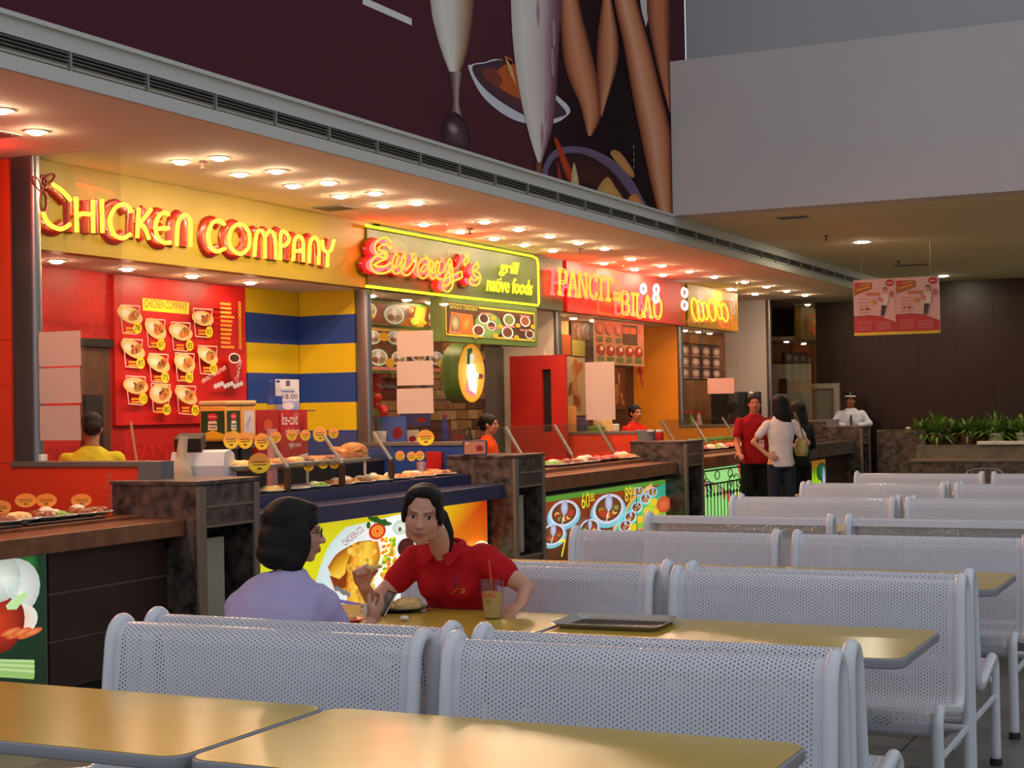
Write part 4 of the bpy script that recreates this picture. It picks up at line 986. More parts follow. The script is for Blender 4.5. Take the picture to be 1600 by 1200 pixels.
# fourth sign, looping yellow script over dim red letters
zf = lambda pts: [(1030+x/5.333, 420+y/5.333) for x, y in pts]
n4 = thing('neon_sign', 'looping yellow neon script sign on the orange fascia of the last stall', 'neon sign', (XF, 22, 2.7), absolute=True)
for k, (x, y, a, b) in enumerate([(300, 340, 28, 95), (345, 350, 22, 85), (385, 350, 20, 75), (440, 345, 26, 90), (500, 350, 20, 70), (545, 365, 26, 75)]):
    pts = [(x+a*math.cos(t*PI/8)+b*0.15*math.sin(t*PI/8), y+b*math.sin(t*PI/8)) for t in range(16)]
    o = MB().tube(on(XF+0.12, zf(pts)), 0.012, 7, True).build('loop', 'neon_yg', n4, 'all')
    pts = [(x-8+a*.8*math.cos(t*PI/8), y+30+b*.8*math.sin(t*PI/8)) for t in range(16)]
    MB().tube(on(XF+0.04, zf(pts)), 0.010, 6, True).build('red_tube', 'neon_rd', o, 'all')
MB().tube(on(XF+0.04, zf([(535, 268), (605, 275), (610, 412), (540, 410)])), 0.010, 6).build('red_bracket', 'neon_rd', n4, 'all')
for cx, cy in ((205, 195), (205, 300)):
    for k in range(2):
        pts = [(cx+k*12+20*math.cos(t*PI/6), cy+k*8+38*math.sin(t*PI/6)) for t in range(12)]
        MB().tube(on(XF+0.10, zf(pts)), 0.008, 6, True).build('white_curl', 'neon_w', n4, 'all')
MB().tube(smooth_path(on(XF+0.08, zf([(168, 370), (180, 430), (215, 445), (240, 420), (245, 360)])), 4), 0.007, 6).build('bowl_outline', 'mustard', n4, 'all')
# ================================================================== stall 2 interior
br = sgroup('wall_brick_back')
Y0, Y1, Z0, Z1 = 12.45, at(757, 650, X=XB).y, 1.02, 2.32
MB().box(XB+0.001, XB+0.012, Y0, Y1, 0, ZI-0.001).build('mortar_bed', 'mortar', br)
bms = []
for L_ in (0.30, 0.22, 0.15):
    me = MB().box(0, 0.022, 0.006, L_-0.006, 0.004, 0.106, 0.003).mesh('brick')
    for k in ('brick1', 'brick2', 'brick3'): q = me.copy(); q.materials.append(M[k]); bms.append((L_, q))
random.seed(11); z = Z0
while z < Z1:
    y = Y0+random.uniform(0, 0.1)
    while y < Y1-0.16:
        L_, q = random.choice(bms)
        if y+L_ > Y1: L_, q = bms[random.choice((6, 7, 8))]
        o = bpy.data.objects.new('brick', q); o.location = (XB+0.010+random.uniform(0, 0.012), y, z); COL.objects.link(o); o.parent = br; y += L_
    z += 0.112
# upper and lower menu boards left of the lightbox
zz = lambda pts: [(570+x/5.714, 440+y/5.714) for x, y in pts]
def menu(name, label, X, corners, depth, frame_m, draw, m='lit_low', fw=0.03, ax=1.0):
    P = [at(a, b, X=X) for a, b in corners]; y0 = min(p.y for p in P); y1 = max(p.y for p in P); z0 = sum(p.z for p in P[2:])/2; z1_ = sum(p.z for p in P[:2])/2
    if X < XF-0.1: z1_ = min(z1_, ZI-0.045)
    t = thing(name, label, 'menu board', (X, (y0+y1)/2, z0), absolute=True)
    MB().box(X-depth, X-0.002, y0-fw, y1+fw, z0-fw, z1_+fw).build('case', frame_m, t)
    c = Canvas((X-0.001, y0, z0), (0, 1, 0), (0, 0, 1), 0.0004); c.ax = ax; draw(c, y1-y0, z1_-z0); c.build('print', m, t); return t
XM = XB+0.22
def dplate(c, x, y, r, f=S(130, 74, 40)):
    c.ell(x, y, r*1.12, r*1.12, S(90, 140, 70), S(70, 110, 50)); c.ell(x, y, r, r, S(232, 226, 214)); c.ell(x, y, r*.82, r*.82, S(206, 196, 170), S(180, 160, 130))
    c.ell(x-r*.3*c.ax, y-r*.3, r*.4, r*.35, f); c.ell(x+r*.35*c.ax, y-r*.3, r*.38, r*.35, S(150, 120, 70)); c.ell(x, y+r*.35, r*.28, r*.5, S(244, 236, 228), S(226, 214, 204)); c.line([(x, y), (x-r*.1, y-r*.8)], r*.1, S(236, 230, 220))
def price(c, t, x, y, h=0.16):
    g_ = h*c.ax*.62; c.text(t, x, y, h, S(70, 40, 10), g_); c.text(t, x+0.008, y+0.006, h, S(236, 196, 30), g_); c.line([(x+g_*1.05, y+h*.75), (x+g_*1.5, y+h*.75)], 0.015, S(236, 196, 30)); c.line([(x+g_*1.05, y+h*.5), (x+g_*1.4, y+h*.5)], 0.012, S(236, 196, 30))
def d1(c, W, H_):
    c.rect(0, 0, W, H_, S(96, 50, 26), S(120, 56, 26)); c.poly([(W*.2, 0), (W*.7, 0), (W*.6, H_*.5)], S(180, 90, 24)); c.poly([(W*.55, 0), (W*.7, 0), (W*.75, H_), (W*.62, H_)], S(226, 150, 40))
    dplate(c, W*.03, H_*.62, H_*.33); dplate(c, W*.33, H_*.48, H_*.45); dplate(c, W*.88, H_*.55, H_*.40)
    price(c, '69', W*.02, H_*.14, H_*.28); price(c, '79', W*.50, H_*.62, H_*.26); price(c, '89', W*.66, H_*.04, H_*.28)
    c.ell(W*.58, H_*.25, W*.06/c.ax, H_*.18, S(150, 170, 60)); c.rect(W*.76, 0.02, W*.2, H_*.16, S(226, 150, 140))
menu('menu_board', 'upper plate menu with prices 69, 79 and 89 under the cursive neon', XM, [(573, 455), (695, 470), (695, 512), (573, 506)], 0.10, 'greenpaint', d1, ax=2.2)
def d2(c, W, H_):
    c.rect(0, 0, W, H_, S(84, 48, 30), S(96, 54, 34)); c.rect(0, 0.0, W, H_*.08, S(226, 130, 110)); c.rect(0, H_*.94, W, H_*.06, S(226, 150, 60))
    dplate(c, W*.08, H_*.78, H_*.17); dplate(c, W*.36, H_*.80, H_*.17); dplate(c, W*.14, H_*.30, H_*.20); dplate(c, W*.40, H_*.30, H_*.17); dplate(c, W*.66, H_*.40, H_*.18); dplate(c, W*.90, H_*.34, H_*.17); dplate(c, W*.72, H_*.8, H_*.16)
    for x, y in ((.2, .8), (.27, .18), (.97, .2)): c.ell(W*x, H_*y, 0.045, 0.045, S(230, 160, 40))
menu('menu_board', 'lower plate menu partly covered by taped paper sheets', XM, [(573, 512), (690, 520), (690, 580), (573, 578)], 0.10, 'greenpaint', d2, ax=2.2)
def d3(c, W, H_):
    c.rect(0, 0, W, H_, S(70, 44, 26), S(90, 52, 28)); c.line([(0.02, 0.02), (W-.02, 0.02), (W-.02, H_-.02), (0.02, H_-.02), (0.02, 0.02)], 0.02, S(226, 196, 50))
    c.rect(W*.03, H_*.80, W*.32, H_*.15, S(40, 34, 20)); c.text('SINGLE ORDERS', W*.045, H_*.825, H_*.10, S(226, 206, 50), W*.29)
    c.poly([(W*.03, .03), (W*.3, .03), (W*.28, H_*.7), (W*.06, H_*.72)], S(196, 110, 40)); c.ell(W*.10, H_*.4, W*.05/c.ax, H_*.28, S(206, 196, 150), S(120, 80, 40)); c.ell(W*.21, H_*.4, W*.05/c.ax, H_*.3, S(222, 160, 50), S(190, 90, 30), -.3)
    c.ell(W*.45, H_*.42, W*.15/c.ax, H_*.40, S(150, 176, 90), S(110, 150, 70))
    for x, y, r in ((.40, .62, .17), (.34, .24, .19), (.48, .42, .15), (.66, .25, .2), (.68, .65, .2), (.87, .66, .18), (.92, .25, .16)): c.ell(W*x, H_*y, H_*r, H_*r, S(230, 224, 214)); c.ell(W*x, H_*y, H_*r*.75, H_*r*.75, random.choice([S(110, 56, 30), S(150, 80, 40), S(120, 130, 60), S(84, 40, 30)]))
    for x, y in ((.50, .66), (.52, .12), (.58, .42), (.78, .5), (.76, .12), (.96, .5), (.3, .06)): c.ell(W*x, H_*y, W*.03/c.ax, H_*.07, S(230, 170, 40))
    for x, y in ((.03, .1), (.36, .74), (.44, .34), (.62, .42), (.8, .34), (.8, .8)): c.rect(W*x, H_*y, W*.12, H_*.05, S(226, 130, 110))
XS = XF-0.02
menu('menu_board', 'single orders menu lightbox hanging below the cursive neon sign', XF+0.10, [(696, 472), (836, 487), (836, 536), (696, 524)], 0.14, 'greenpaint', d3, fw=0.05, ax=2.2)
# round sign with a painted figure
rs = at(737, 583, Y=14.35); t = thing('round_sign', 'round lit sign with a white-dressed figure and thick green rim', 'sign', tuple(rs), absolute=True)
rz = (at(737, 537, Y=14.35).z-at(737, 630, Y=14.35).z)/2
cx_, cz_ = rs.x, rs.z; R_ = rz; nrm = Vector((1, 0, 0)); uu = Vector((0, 1, 0)); sq = 1.0
def disc(off, r, n=36): return [Vector((cx_, 14.35, cz_))+uu*(r*math.cos(2*PI*k/n))+Vector((0, 0, 1))*(r*math.sin(2*PI*k/n))+nrm*off for k in range(n)]
MB().prism(disc(-0.20, R_), nrm*0.195).build('rim', 'greenpaint', t, True)
c = Canvas(Vector((cx_, 14.35, cz_))+nrm*0.0, uu, (0, 0, 1), 0.0005)
c.ell(0, 0, R_*sq*.98, R_*.98, S(250, 220, 120), S(236, 150, 30), 0, 32)
e = R_*sq
c.poly([(-e*.55, -R_*.60), (-e*.05, -R_*.80), (e*.25, -R_*.78), (e*.1, -R_*.1), (-e*.25, 0)], S(214, 130, 120))
c.poly([(-e*.2, -R_*.55), (e*.3, -R_*.72), (e*.42, -R_*.3), (e*.25, R_*.28), (e*.05, R_*.36), (-e*.3, R_*.30), (-e*.38, 0)], S(250, 248, 240))
c.ell(e*.02, R_*.52, e*.20, R_*.14, S(240, 226, 206)); c.poly([(-e*.35, R_*.28), (-e*.3, R_*.8), (e*.02, R_*.86), (e*.08, R_*.74), (-e*.12, R_*.6), (-e*.14, R_*.3)], S(40, 90, 50)); c.ell(-e*.25, R_*.35, e*.12, R_*.06, S(40, 100, 50))
c.ell(e*.6, -R_*.1, e*.28, R_*.09, S(110, 60, 60)); c.line([(e*.1, 0), (e*.5, -R_*.08)], 0.05, S(240, 232, 220))
c.build('print', 'lit', t)
MB().tube([Vector((cx_, 14.35, cz_+R_))-nrm*0.1, Vector((cx_, 14.35, ZI))-nrm*0.1], 0.012, 8).build('hanger', 'steel', t, True)
# grey service door
dr_ = thing('service_door', 'grey service door behind the cashier in orange', 'door', (XB+0.02, 15.5, 0), absolute=True)
ya, yb = at(758, 640, X=XB+0.02).y, at(793, 640, X=XB+0.02).y
MB().box(XB+0.002, XB+0.03, ya, yb-0.02, 0, 2.3).build('door_leaf', 'greydoor', dr_)
MB().box(XB+0.002, XB+0.06, yb-0.06, yb+0.12, 0, 2.34).build('door_frame', 'black', dr_)
for z in (1.55, 1.05): MB().box(XB+0.031, XB+0.034, ya, yb-0.07, z, z+0.008).build('groove', 'groove', dr_)
MB().tube([(XB+0.03, ya+0.05, 1.05), (XB+0.07, ya+0.05, 1.05), (XB+0.07, ya+0.16, 1.05)], 0.01, 8).build('handle', 'steel', dr_, True)
# red panel with the slit window
pr = [at(796, 557, Y=16.35), at(882, 555, Y=16.35)]
rp = thing('red_screen_panel', 'red upright panel with a dark slit window beside the noodle stall', 'panel', ((pr[0].x+pr[1].x)/2, 16.35, 0), absolute=True)
x0, x1, zt = pr[0].x, pr[1].x, pr[0].z; s0, s1, zs0, zs1 = at(847, 600, Y=16.35).x, at(861, 600, Y=16.35).x, at(853, 675, Y=16.35).z, at(853, 577, Y=16.35).z
MB().box(x0, s0, 16.35, 16.42, 0, zt).build('left_leaf', 'reddoor', rp)
MB().box(s1, x1, 16.35, 16.42, 0, zt).build('right_leaf', 'reddoor', rp)
MB().box(s0, s1, 16.35, 16.42, 0, zs0).build('lower_leaf', 'reddoor', rp); MB().box(s0, s1, 16.35, 16.42, zs1, zt).build('upper_leaf', 'reddoor', rp)
MB().box(s0, s1, 16.40, 16.41, zs0, zs1).build('slit_pane', 'black', rp)
# two coloured squares and shelf goods at the left of stall 2
for m_, ya_, yb_, l_ in (('reddoor', 585, 613, 'small red wall square above the lime square on the brick wall'), ('food_g', 614, 650, 'small lime wall square under the red square on the brick wall')):
    a, b = at(576, ya_, X=XB+0.05), at(596, yb_, X=XB+0.05)
    tag(MB().box(XB+0.034, XB+0.05, a.y, b.y, b.z, a.z, 0.003).build('wall_square', m_), l_, 'panel')
sh = thing('back_shelf', 'wooden back shelf with blue front behind the blue counter', 'shelf', (-7.8, 13.5, 0), absolute=True)
zsh = at(640, 697, X=-7.6).z
MB().box(XB+0.03, -7.55, 12.45, 14.6, zsh-0.03, zsh, 0.004).build('shelf_top', 'stick', sh)
MB().box(XB+0.03, -7.58, 12.45, 14.6, 0, zsh-0.031).build('cabinet', 'bluestripe', sh)

# generic small goods -----------------------------------------------------------
def bottle(loc, label, body, cap, h=0.22, r=0.03, group=None):
    t = thing('bottle', label, 'bottle', loc, group=group)
    MB().lathe([(r*.9, 0), (r, 0.01), (r, h*.55), (r*.85, h*.65), (r*.4, h*.85), (r*.38, h*.93)], (0, 0, 0), 14).build('body', body, t, True)
    MB().lathe([(r*1.01, h*.2), (r*1.01, h*.48)], (0, 0, 0), 14).build('wrapper', 'bluestripe', t, True)
    MB().lathe([(r*.45, h*.93), (r*.45, h), (r*.2, h+.003)], (0, 0, 0), 12).build('cap', cap, t, True)
    return t
def carton(loc, label, w, d, h, m, rz=0, col=None, txt=None, cat='box', name='carton', tcol=None):
    t = thing(name, label, cat, loc, rz)
    MB().box(-w/2, w/2, -d/2, d/2, 0, h, 0.004).build('body', m, t)
    c = Canvas((-w/2, -d/2-0.002, 0), (1, 0, 0), (0, 0, 1), 0.0004)
    c.rect(0.01, 0.01, w-0.02, h-0.02, col or S(200, 40, 40), None)
    if txt:
        for k, s in enumerate(txt): c.text(s, w*.1, h*(.72-.22*k), h*.15, tcol or S(240, 236, 230), min(w*.75, h*.15*len(s)*.6))
    c.ell(w*.7, h*.45, w*.16, h*.2, S(150, 20, 24)); c.build('print', 'print', t)
    return t
zs_ = zsh
def shelf_at(px): p = at(px, 690, X=-7.68); return (p.x, p.y, zs_)
p = shelf_at(592); t = thing('flower_pot', 'white pot with dark red flower at the left of the back shelf', 'plant', p)
MB().lathe([(0.06, 0), (0.08, 0.16), (0.075, 0.16), (0.07, 0.14), (0, 0.14)], (0, 0, 0), 14).build('pot', 'plate', t, True)
st_ = MB(); 
for k in range(5): st_.tube([(0, 0, 0.14), (0.05*math.cos(k*1.3), 0.05*math.sin(k*1.3), 0.32+k*0.03)], 0.004, 5)
st_.build('stems', 'foliage', t, True)
for k in range(5): MB().ell((0.06*math.cos(k*1.3), 0.06*math.sin(k*1.3), 0.34+k*0.035), 0.045, 8).build('bloom', 'reddoor', t, True)
p = shelf_at(612); carton(p, 'blue card display with white curve on the back shelf', 0.30, 0.10, 0.30, 'bluestripe', 0.5, S(60, 110, 190))
p = shelf_at(650); carton((p[0], p[1], p[2]+0.19), 'dark blue chip packet resting above the cream box', 0.30, 0.10, 0.14, 'bluerail', 0.5, S(40, 60, 110))
p = shelf_at(624); carton((p[0]+0.1, p[1], p[2]), 'plain cream notice card on the back shelf', 0.22, 0.02, 0.16, 'paper', 0.5, S(214, 202, 168))
p = shelf_at(652); carton(p, 'dark wire rack under the chip packet on the back shelf', 0.26, 0.14, 0.185, 'black', 0.5, S(50, 36, 30))
p = shelf_at(695); bottle(p, 'blue bottle with red cap at the right of the back shelf', 'bluestripe', 'reddoor', 0.30, 0.045)
p = shelf_at(712); carton(p, 'brown packet stack at the right end of the back shelf', 0.2, 0.12, 0.14, 'brown', 0.5, S(120, 70, 50))

# ================================================================== food plates and price signs
def rotm0(a): return Matrix.Rotation(a, 3, 'Z')
def make_plate(m_food, r=0.095, mound=0.05, pl='plate', two=None):
    t = thing('food_plate', 'x', 'plate of food')
    MB().lathe([(r*.45, 0.0), (r*.6, 0.004), (r, 0.018), (r*.98, 0.020), (r*.6, 0.009), (0, 0.009)], (0, 0, 0), 24).build('plate', pl, t, True)
    if m_food:
        f = MB(); random.seed(len(bpy.data.objects))
        for k in range(5): a = k*1.26; q = random.uniform(.2, .42)*r; f.ell((q*math.cos(a), q*math.sin(a), 0.012+mound*.15), (r*.42, r*.36, mound*random.uniform(.35, .6)), 10, rotm0(a))
        f.build('food', m_food, t, True)
    if two: MB().ell((r*.2, -r*.2, 0.018+mound*.2), (r*.45, r*.42, mound*.62), 12).build('rice', two, t, True)
    return t
protos = {k: make_plate(*v) for k, v in dict(o=('food_o',), y=('food_y',), b=('food_b',), w=('food_o', .095, .05, 'plate', 'food_w'), bw=('food_b', .095, .05, 'plate', 'food_w'), e=(None,), g=('food_g', .095, .04, 'plate', 'food_w')).items()}
_pu = set()
def plate(kind, loc, label, group, s=1.0):
    o = protos[kind] if kind not in _pu else copy_tree(protos[kind]); _pu.add(kind)
    o.location = loc; o.scale = (s, s, s); o.rotation_euler = (0, 0, random.random()*6); tag(o, label, 'plate of food', group)
ZB = 1.03
# lower tier on the blue counter
low = [(422, 'y'), (438, 'o'), (462, 'e'), (480, 'e'), (495, 'g'), (518, 'w'), (533, 'w'), (547, 'w'), (566, 'bw'), (578, 'w'), (594, 'y'), (612, 'w'), (628, 'o'), (645, 'w'), (662, 'o'), (678, 'o'), (695, 'b')]
for k, (px, kd) in enumerate(low):
    p = at(px, 755, X=-6.27 if k % 2 else -6.22); plate(kd, (p.x, p.y, ZB), '%s plate from the left on the lower tier of the blue counter' % (ORD[k] if k < 16 else 'last'), 'plates on the lower tier', 1.12)
for k, px in enumerate([500, 540, 585, 640, 676]):
    p = at(px, 748, X=-6.47); plate(['e', 'w', 'w', 'y', 'o'][k], (p.x, p.y, ZB), '%s plate from the left in the lower tier back row' % ORD[k], 'plates on the lower tier')
# glass shelf on posts
ZS = at(520, 722, X=-6.35).z
ya, yb = at(352, 720, X=-6.35).y, at(620, 720, X=-6.35).y
gs = thing('glass_food_shelf', 'glass upper shelf with chrome posts on the blue counter', 'shelf', (-6.35, 10, ZB), absolute=True)
MB().box(-6.60, -6.12, ya, yb, ZS-0.010, ZS).build('glass_shelf', 'sneeze', gs)
for px in (362, 480, 570): 
    y = at(px, 720, X=-6.55).y; MB().tube([(-6.55, y, ZB), (-6.55, y, ZS-0.011)], 0.012, 8).build('rear_post', 'chrome', gs, True)
for px in (450, 535, 612):
    y = at(px, 740, X=-6.14).y
    MB().box(-6.165, -6.125, y-0.018, y+0.018, ZB, ZS-0.011, 0.003).build('front_post', 'brown', gs)
    MB().obox((-6.22, y, ZS+0.105), (0.078, 0, -0.105), (0, 0.012, 0), (0.006, 0, 0.0045)).build('guard_arm', 'chrome', gs)
y0_, y1_ = at(450, 740, X=-6.14).y, at(612, 740, X=-6.14).y
MB().obox((-6.215, (y0_+y1_)/2, ZS+0.112), (0.078, 0, -0.105), (0, (y1_-y0_)/2+0.1, 0), (0.003, 0, 0.0025)).build('guard_glass', 'sneeze', gs)
up = [(372, 'y'), (388, 'o'), (404, 'y'), (420, 'o'), (441, 'o'), (460, 'y'), (474, 'b'), (492, 'o'), (512, 'b')]
for k, (px, kd) in enumerate(up):
    p = at(px, 715, X=-6.34); plate(kd, (p.x, p.y, ZS), '%s plate from the left on the upper glass shelf' % ORD[k], 'plates on the upper shelf', 1.3)
p = at(548, 715, X=-6.34); t = thing('roast_chicken', 'whole roast chicken on a plate at the right of the upper shelf', 'roast chicken', (p.x, p.y, ZS), 0.4)
MB().lathe([(0.07, 0.0), (0.09, 0.004), (0.16, 0.022), (0.155, 0.024), (0.09, 0.009), (0, 0.009)], (0, 0, 0), 24).build('plate', 'plate', t, True)
MB().ell((0.02, 0, 0.075), (0.115, 0.08, 0.07), 16).ell((0.09, 0, 0.06), (0.05, 0.06, 0.05), 12).build('body', 'food_o', t, True)
for s in (-1, 1):
    MB().limb([(-0.03, s*0.07, 0.06), (-0.10, s*0.075, 0.085), (-0.145, s*0.05, 0.10)], [0.036, 0.026, 0.012], 10).build('leg', 'food_o', t, True)
    MB().limb([(0.08, s*0.07, 0.09), (0.03, s*0.10, 0.07), (0.09, s*0.09, 0.05)], [0.02, 0.016, 0.012], 8).build('wing', 'food_o', t, True)
# price signs: a round yellow card on a clear stem
def make_sign(rx, rz, col, top=None, wide=False):
    t = thing('price_sign', 'x', 'price sign')
    n = 20; MB().prism([(rx*math.cos(2*PI*k/n), 0, rz*math.sin(2*PI*k/n)) for k in range(n)], (0, 0.004, 0)).build('card', 'amber', t)
    c = Canvas((0, -0.0006, 0), (1, 0, 0), (0, 0, 1), 0.0003); c.ell(0, 0, rx*.99, rz*.99, col)
    if top: c.poly([(rx*.97*math.cos(PI*k/10), rz*.97*math.sin(PI*k/10)) for k in range(11)], top)
    c.line([(-rx*.62, rz*.12), (rx*.6, rz*.16)], rz*.10, S(120, 80, 30)); c.line([(-rx*.55, -rz*.16), (rx*.66, -rz*.12)], rz*.10, S(110, 76, 26)); c.line([(-rx*.16, -rz*.52), (rx*.22, -rz*.50)], rz*.18, S(90, 64, 20)); c.build('print', 'print', t)
    return t
sg = {'a': make_sign(0.04, 0.042, S(240, 206, 50), S(232, 160, 80)), 'b': make_sign(0.055, 0.062, S(244, 214, 50), S(236, 170, 80)), 'o': make_sign(0.062, 0.040, S(252, 170, 70), S(250, 150, 60)), 'c': make_sign(0.075, 0.07, S(246, 220, 40), S(234, 160, 60))}
_su = set()
def sign(kind, px, py, X, zbase, label, group='oval price signs'):
    o = sg[kind] if kind not in _su else copy_tree(sg[kind]); _su.add(kind)
    p = at(px, py, X=X); o.location = p; o.rotation_euler = (0, 0, 0.45); tag(o, label, 'price sign', group)
    if p.z-zbase > 0.03:
        m = MB().tube([(0, 0.002, zbase-p.z), (0, 0.002, -0.02)], 0.0022, 5).build('stem', 'clear', o, True)
NB = 'round yellow price sign on the upper shelf, '
for k, (px, py, kd) in enumerate([(361, 688, 'b'), (383, 688, 'b'), (409, 690, 'b'), (431, 683, 'a'), (456, 680, 'a'), (477, 680, 'a'), (500, 678, 'b'), (521, 677, 'a')]):
    sign(kd, px, py, -6.52, ZS, '%s yellow price sign from the left above the upper glass shelf' % ORD[k])
for k, (px, py, kd) in enumerate([(405, 724, 'c'), (482, 728, 'a'), (505, 724, 'a'), (522, 724, 'a'), (625, 712, 'a'), (643, 713, 'a'), (656, 712, 'a')]):
    sign(kd, px, py, -6.13 if k == 0 else -6.52, ZB, '%s yellow price sign from the left over the lower tier plates' % ORD[k])
sign('c', 665, 684, -6.53, ZB, 'large yellow price sign before the back shelf')
# stall 0 dishes with orange signs
for k, (px, kd, s) in enumerate([(2, 'b', 1.2), (28, 'y', 1.3), (66, 'bw', 1.3), (92, 'g', 1.1), (122, 'bw', 1.2), (150, 'b', 1.1)]):
    p = at(px, 805, X=-6.3); plate(kd, (p.x, p.y, 1.0), '%s dish from the left on the brown wood counter' % ORD[k], 'dishes on the left counter', s)
for k, (ya_, yb_) in enumerate([(5.9, 6.62), (6.66, 7.3)]):
    t = tag(MB().box(-6.46, -6.15, ya_, yb_, 0.986, 1.0, 0.005).build('serving_tray', 'darktray'), '%s dark serving tray under the dishes on the brown counter' % ['left', 'right'][k], 'tray', 'dark serving trays')
for k, px in enumerate([0, 40, 72, 127]): sign('o', px, 782 if k else 793, -6.36, 1.0, '%s orange oval price sign from the left on the brown counter' % ORD[k], 'orange price signs')

# goods on and behind the chicken counter --------------------------------------
t = thing('cash_register', 'white cash register with black display beside the first pillar', 'cash register', tuple(at(318, 745, X=-6.5).xy)+(ZB,), 0.35)
t.scale = (1.15, 1.15, 1.5)
prof = [(-0.13, 0), (0.13, 0), (0.15, 0.10), (0.10, 0.19), (0.02, 0.21), (-0.10, 0.20), (-0.135, 0.14)]
MB().prism([(-0.16, a, b) for a, b in prof], (0.32, 0, 0)).build('body', 'register', t)
MB().obox((-0.06, -0.06, 0.245), (0.08, 0, 0), (0, 0.05, 0.012), (0, -0.006, 0.03)).build('display', 'black', t)
MB().box(-0.15, 0.15, -0.155, -0.128, 0.012, 0.035, 0.004).build('drawer', 'reddoor', t)
zt_ = at(270, 745, X=-6.55)
t = thing('utensil_holder', 'beige narrow-necked holder left of the cash register', 'holder', (zt_.x, zt_.y, ZB), 0.4)
MB().loft([(0, 0, 0, 0.13, 0.08, .6), (0, 0, 0.17, 0.13, 0.08, .6), (0.03, 0, 0.23, 0.08, 0.06, .7), (0.06, 0, 0.27, 0.036, 0.034), (0.075, 0, 0.41, 0.030, 0.028)], 20).build('body', 'beige', t, True)
p = at(222, 722, X=-6.66); q = at(204, 658, X=-6.72)
tag(MB().tube([(p.x, 8.27, 1.035), (q.x, q.y, q.z)], 0.008, 8).build('wooden_stick', 'stick', None, True), 'thin pale stick leaning behind the grey half wall', 'stick')
Yj0, Yj1 = at(353, 650, X=-7.20).y, at(400, 650, X=-7.20).y; zj0, zj1 = at(353, 690, X=-7.20).z, at(353, 626, X=-7.20).z
def juice_label(o, u, w, h, name, parent, pale=False):
    c = Canvas(o, u, (0, 0, 1), 0.0004)
    if pale: c.rect(w*.15, h*.2, w*.7, h*.65, S(206, 190, 200)); c.line([(w*.3, h*.4), (w*.6, h*.7)], h*.04, S(120, 110, 150)); c.line([(w*.35, h*.3), (w*.65, h*.6)], h*.03, S(150, 140, 170))
    else:
        c.rect(w*.05, h*.06, w*.9, h*.80, S(44, 70, 36), S(28, 58, 36)); c.poly([(w*.05, h*.06), (w*.95, h*.06), (w*.95, h*.2), (w*.5, h*.32), (w*.05, h*.2)], S(236, 176, 40)); c.ell(w*.5, h*.70, w*.2, h*.10, S(206, 40, 40)); c.text('Del Monte', w*.36, h*.68, h*.05, S(240, 236, 230), w*.28)
        c.poly([(w*.32, h*.32), (w*.68, h*.32), (w*.66, h*.58), (w*.34, h*.58)], S(232, 206, 190)); c.rect(w*.36, h*.46, w*.30, h*.04, S(70, 90, 60)); c.rect(w*.38, h*.38, w*.26, h*.03, S(70, 90, 60))
        for k in range(4): c.ell(w*(.16+.22*k), h*.13, w*.09, h*.06, S(244, 206, 50), S(226, 150, 30))
    c.build(name, 'print', parent)
ym = (Yj0+Yj1)/2
for k, (ya_, yb_, l_) in enumerate([(Yj0, ym-0.005, 'juice dispenser with dark green fruit labels on two sides'), (ym+0.005, Yj1, 'juice dispenser with a pale label, right of the green labelled one')]):
    t = thing('juice_dispenser', l_, 'dispenser', (-7.32, (ya_+yb_)/2, zj0-0.18), absolute=True)
    MB().box(-7.45, -7.20, ya_, yb_, zj0, zj1-0.04, 0.012).build('tank', 'amber', t)
    MB().box(-7.46, -7.19, ya_-0.004, yb_+0.004, zj1-0.04, zj1, 0.014).build('lid', 'stick', t)
    MB().box(-7.43, -7.22, ya_+0.02, yb_-0.02, zj0-0.18, zj0).build('stand', 'black', t)
    MB().box(-7.21, -7.16, (ya_+yb_)/2-0.02, (ya_+yb_)/2+0.02, zj0-0.06, zj0-0.01, 0.004).build('tap', 'steel', t)
    juice_label((-7.1985, ya_, zj0), (0, 1, 0), yb_-ya_, zj1-0.04-zj0, 'side_print', t, k == 1)
    if k == 0: juice_label((-7.45, ya_-0.0015, zj0), (1, 0, 0), 0.25, zj1-0.04-zj0, 'front_print', t)
t = thing('back_counter', 'dark back counter carrying the dispensers and drink signs', 'counter', (-7.4, 10.4, 0), absolute=True)
zbk = zj0-0.18
MB().box(XB+0.06, -7.15, 9.5, 11.42, 0, zbk-0.03).box(-7.95, -7.15, 11.42, 12.28, 0, zbk-0.03).build('cabinet', 'black', t); MB().box(XB+0.10, -7.13, 9.48, 12.28, zbk-0.03, zbk, 0.004).build('worktop', 'bluerail', t)
def aisle_card(px0, px1, py0, py1, X, label, draw, name='sign_card', depth=0.16, m='reddoor', cat='sign', zb=None):
    a, b = at(px0, py1, X=X), at(px1, py0, X=X); zb = a.z if zb is None else zb
    t = thing(name, label, cat, (X-depth/2, (a.y+b.y)/2, zb), absolute=True)
    MB().box(X-depth, X-0.001, a.y, b.y, zb, b.z, 0.004).build('body', m, t)
    c = Canvas((X, a.y, zb), (0, 1, 0), (0, 0, 1), 0.0004); draw(c, b.y-a.y, b.z-zb); c.build('print', 'print', t)
def ice(c, W, H_):
    c.rect(0, 0, W, H_, S(170, 24, 34), S(190, 40, 44)); c.ell(W*.8, H_*.6, W*.15, H_*.3, S(120, 12, 20), S(180, 30, 30)); c.poly([(0, 0), (W, 0), (W, H_*.12), (W*.3, H_*.03)], S(236, 220, 216))
    for k, s in enumerate(('Ice-cold', 'right here', 'right now')): c.text(s, W*(.04+.12*k), H_*(.70-.24*k), H_*(.24-.05*k), S(244, 238, 234), W*(.58-.06*k))
zq = zbk
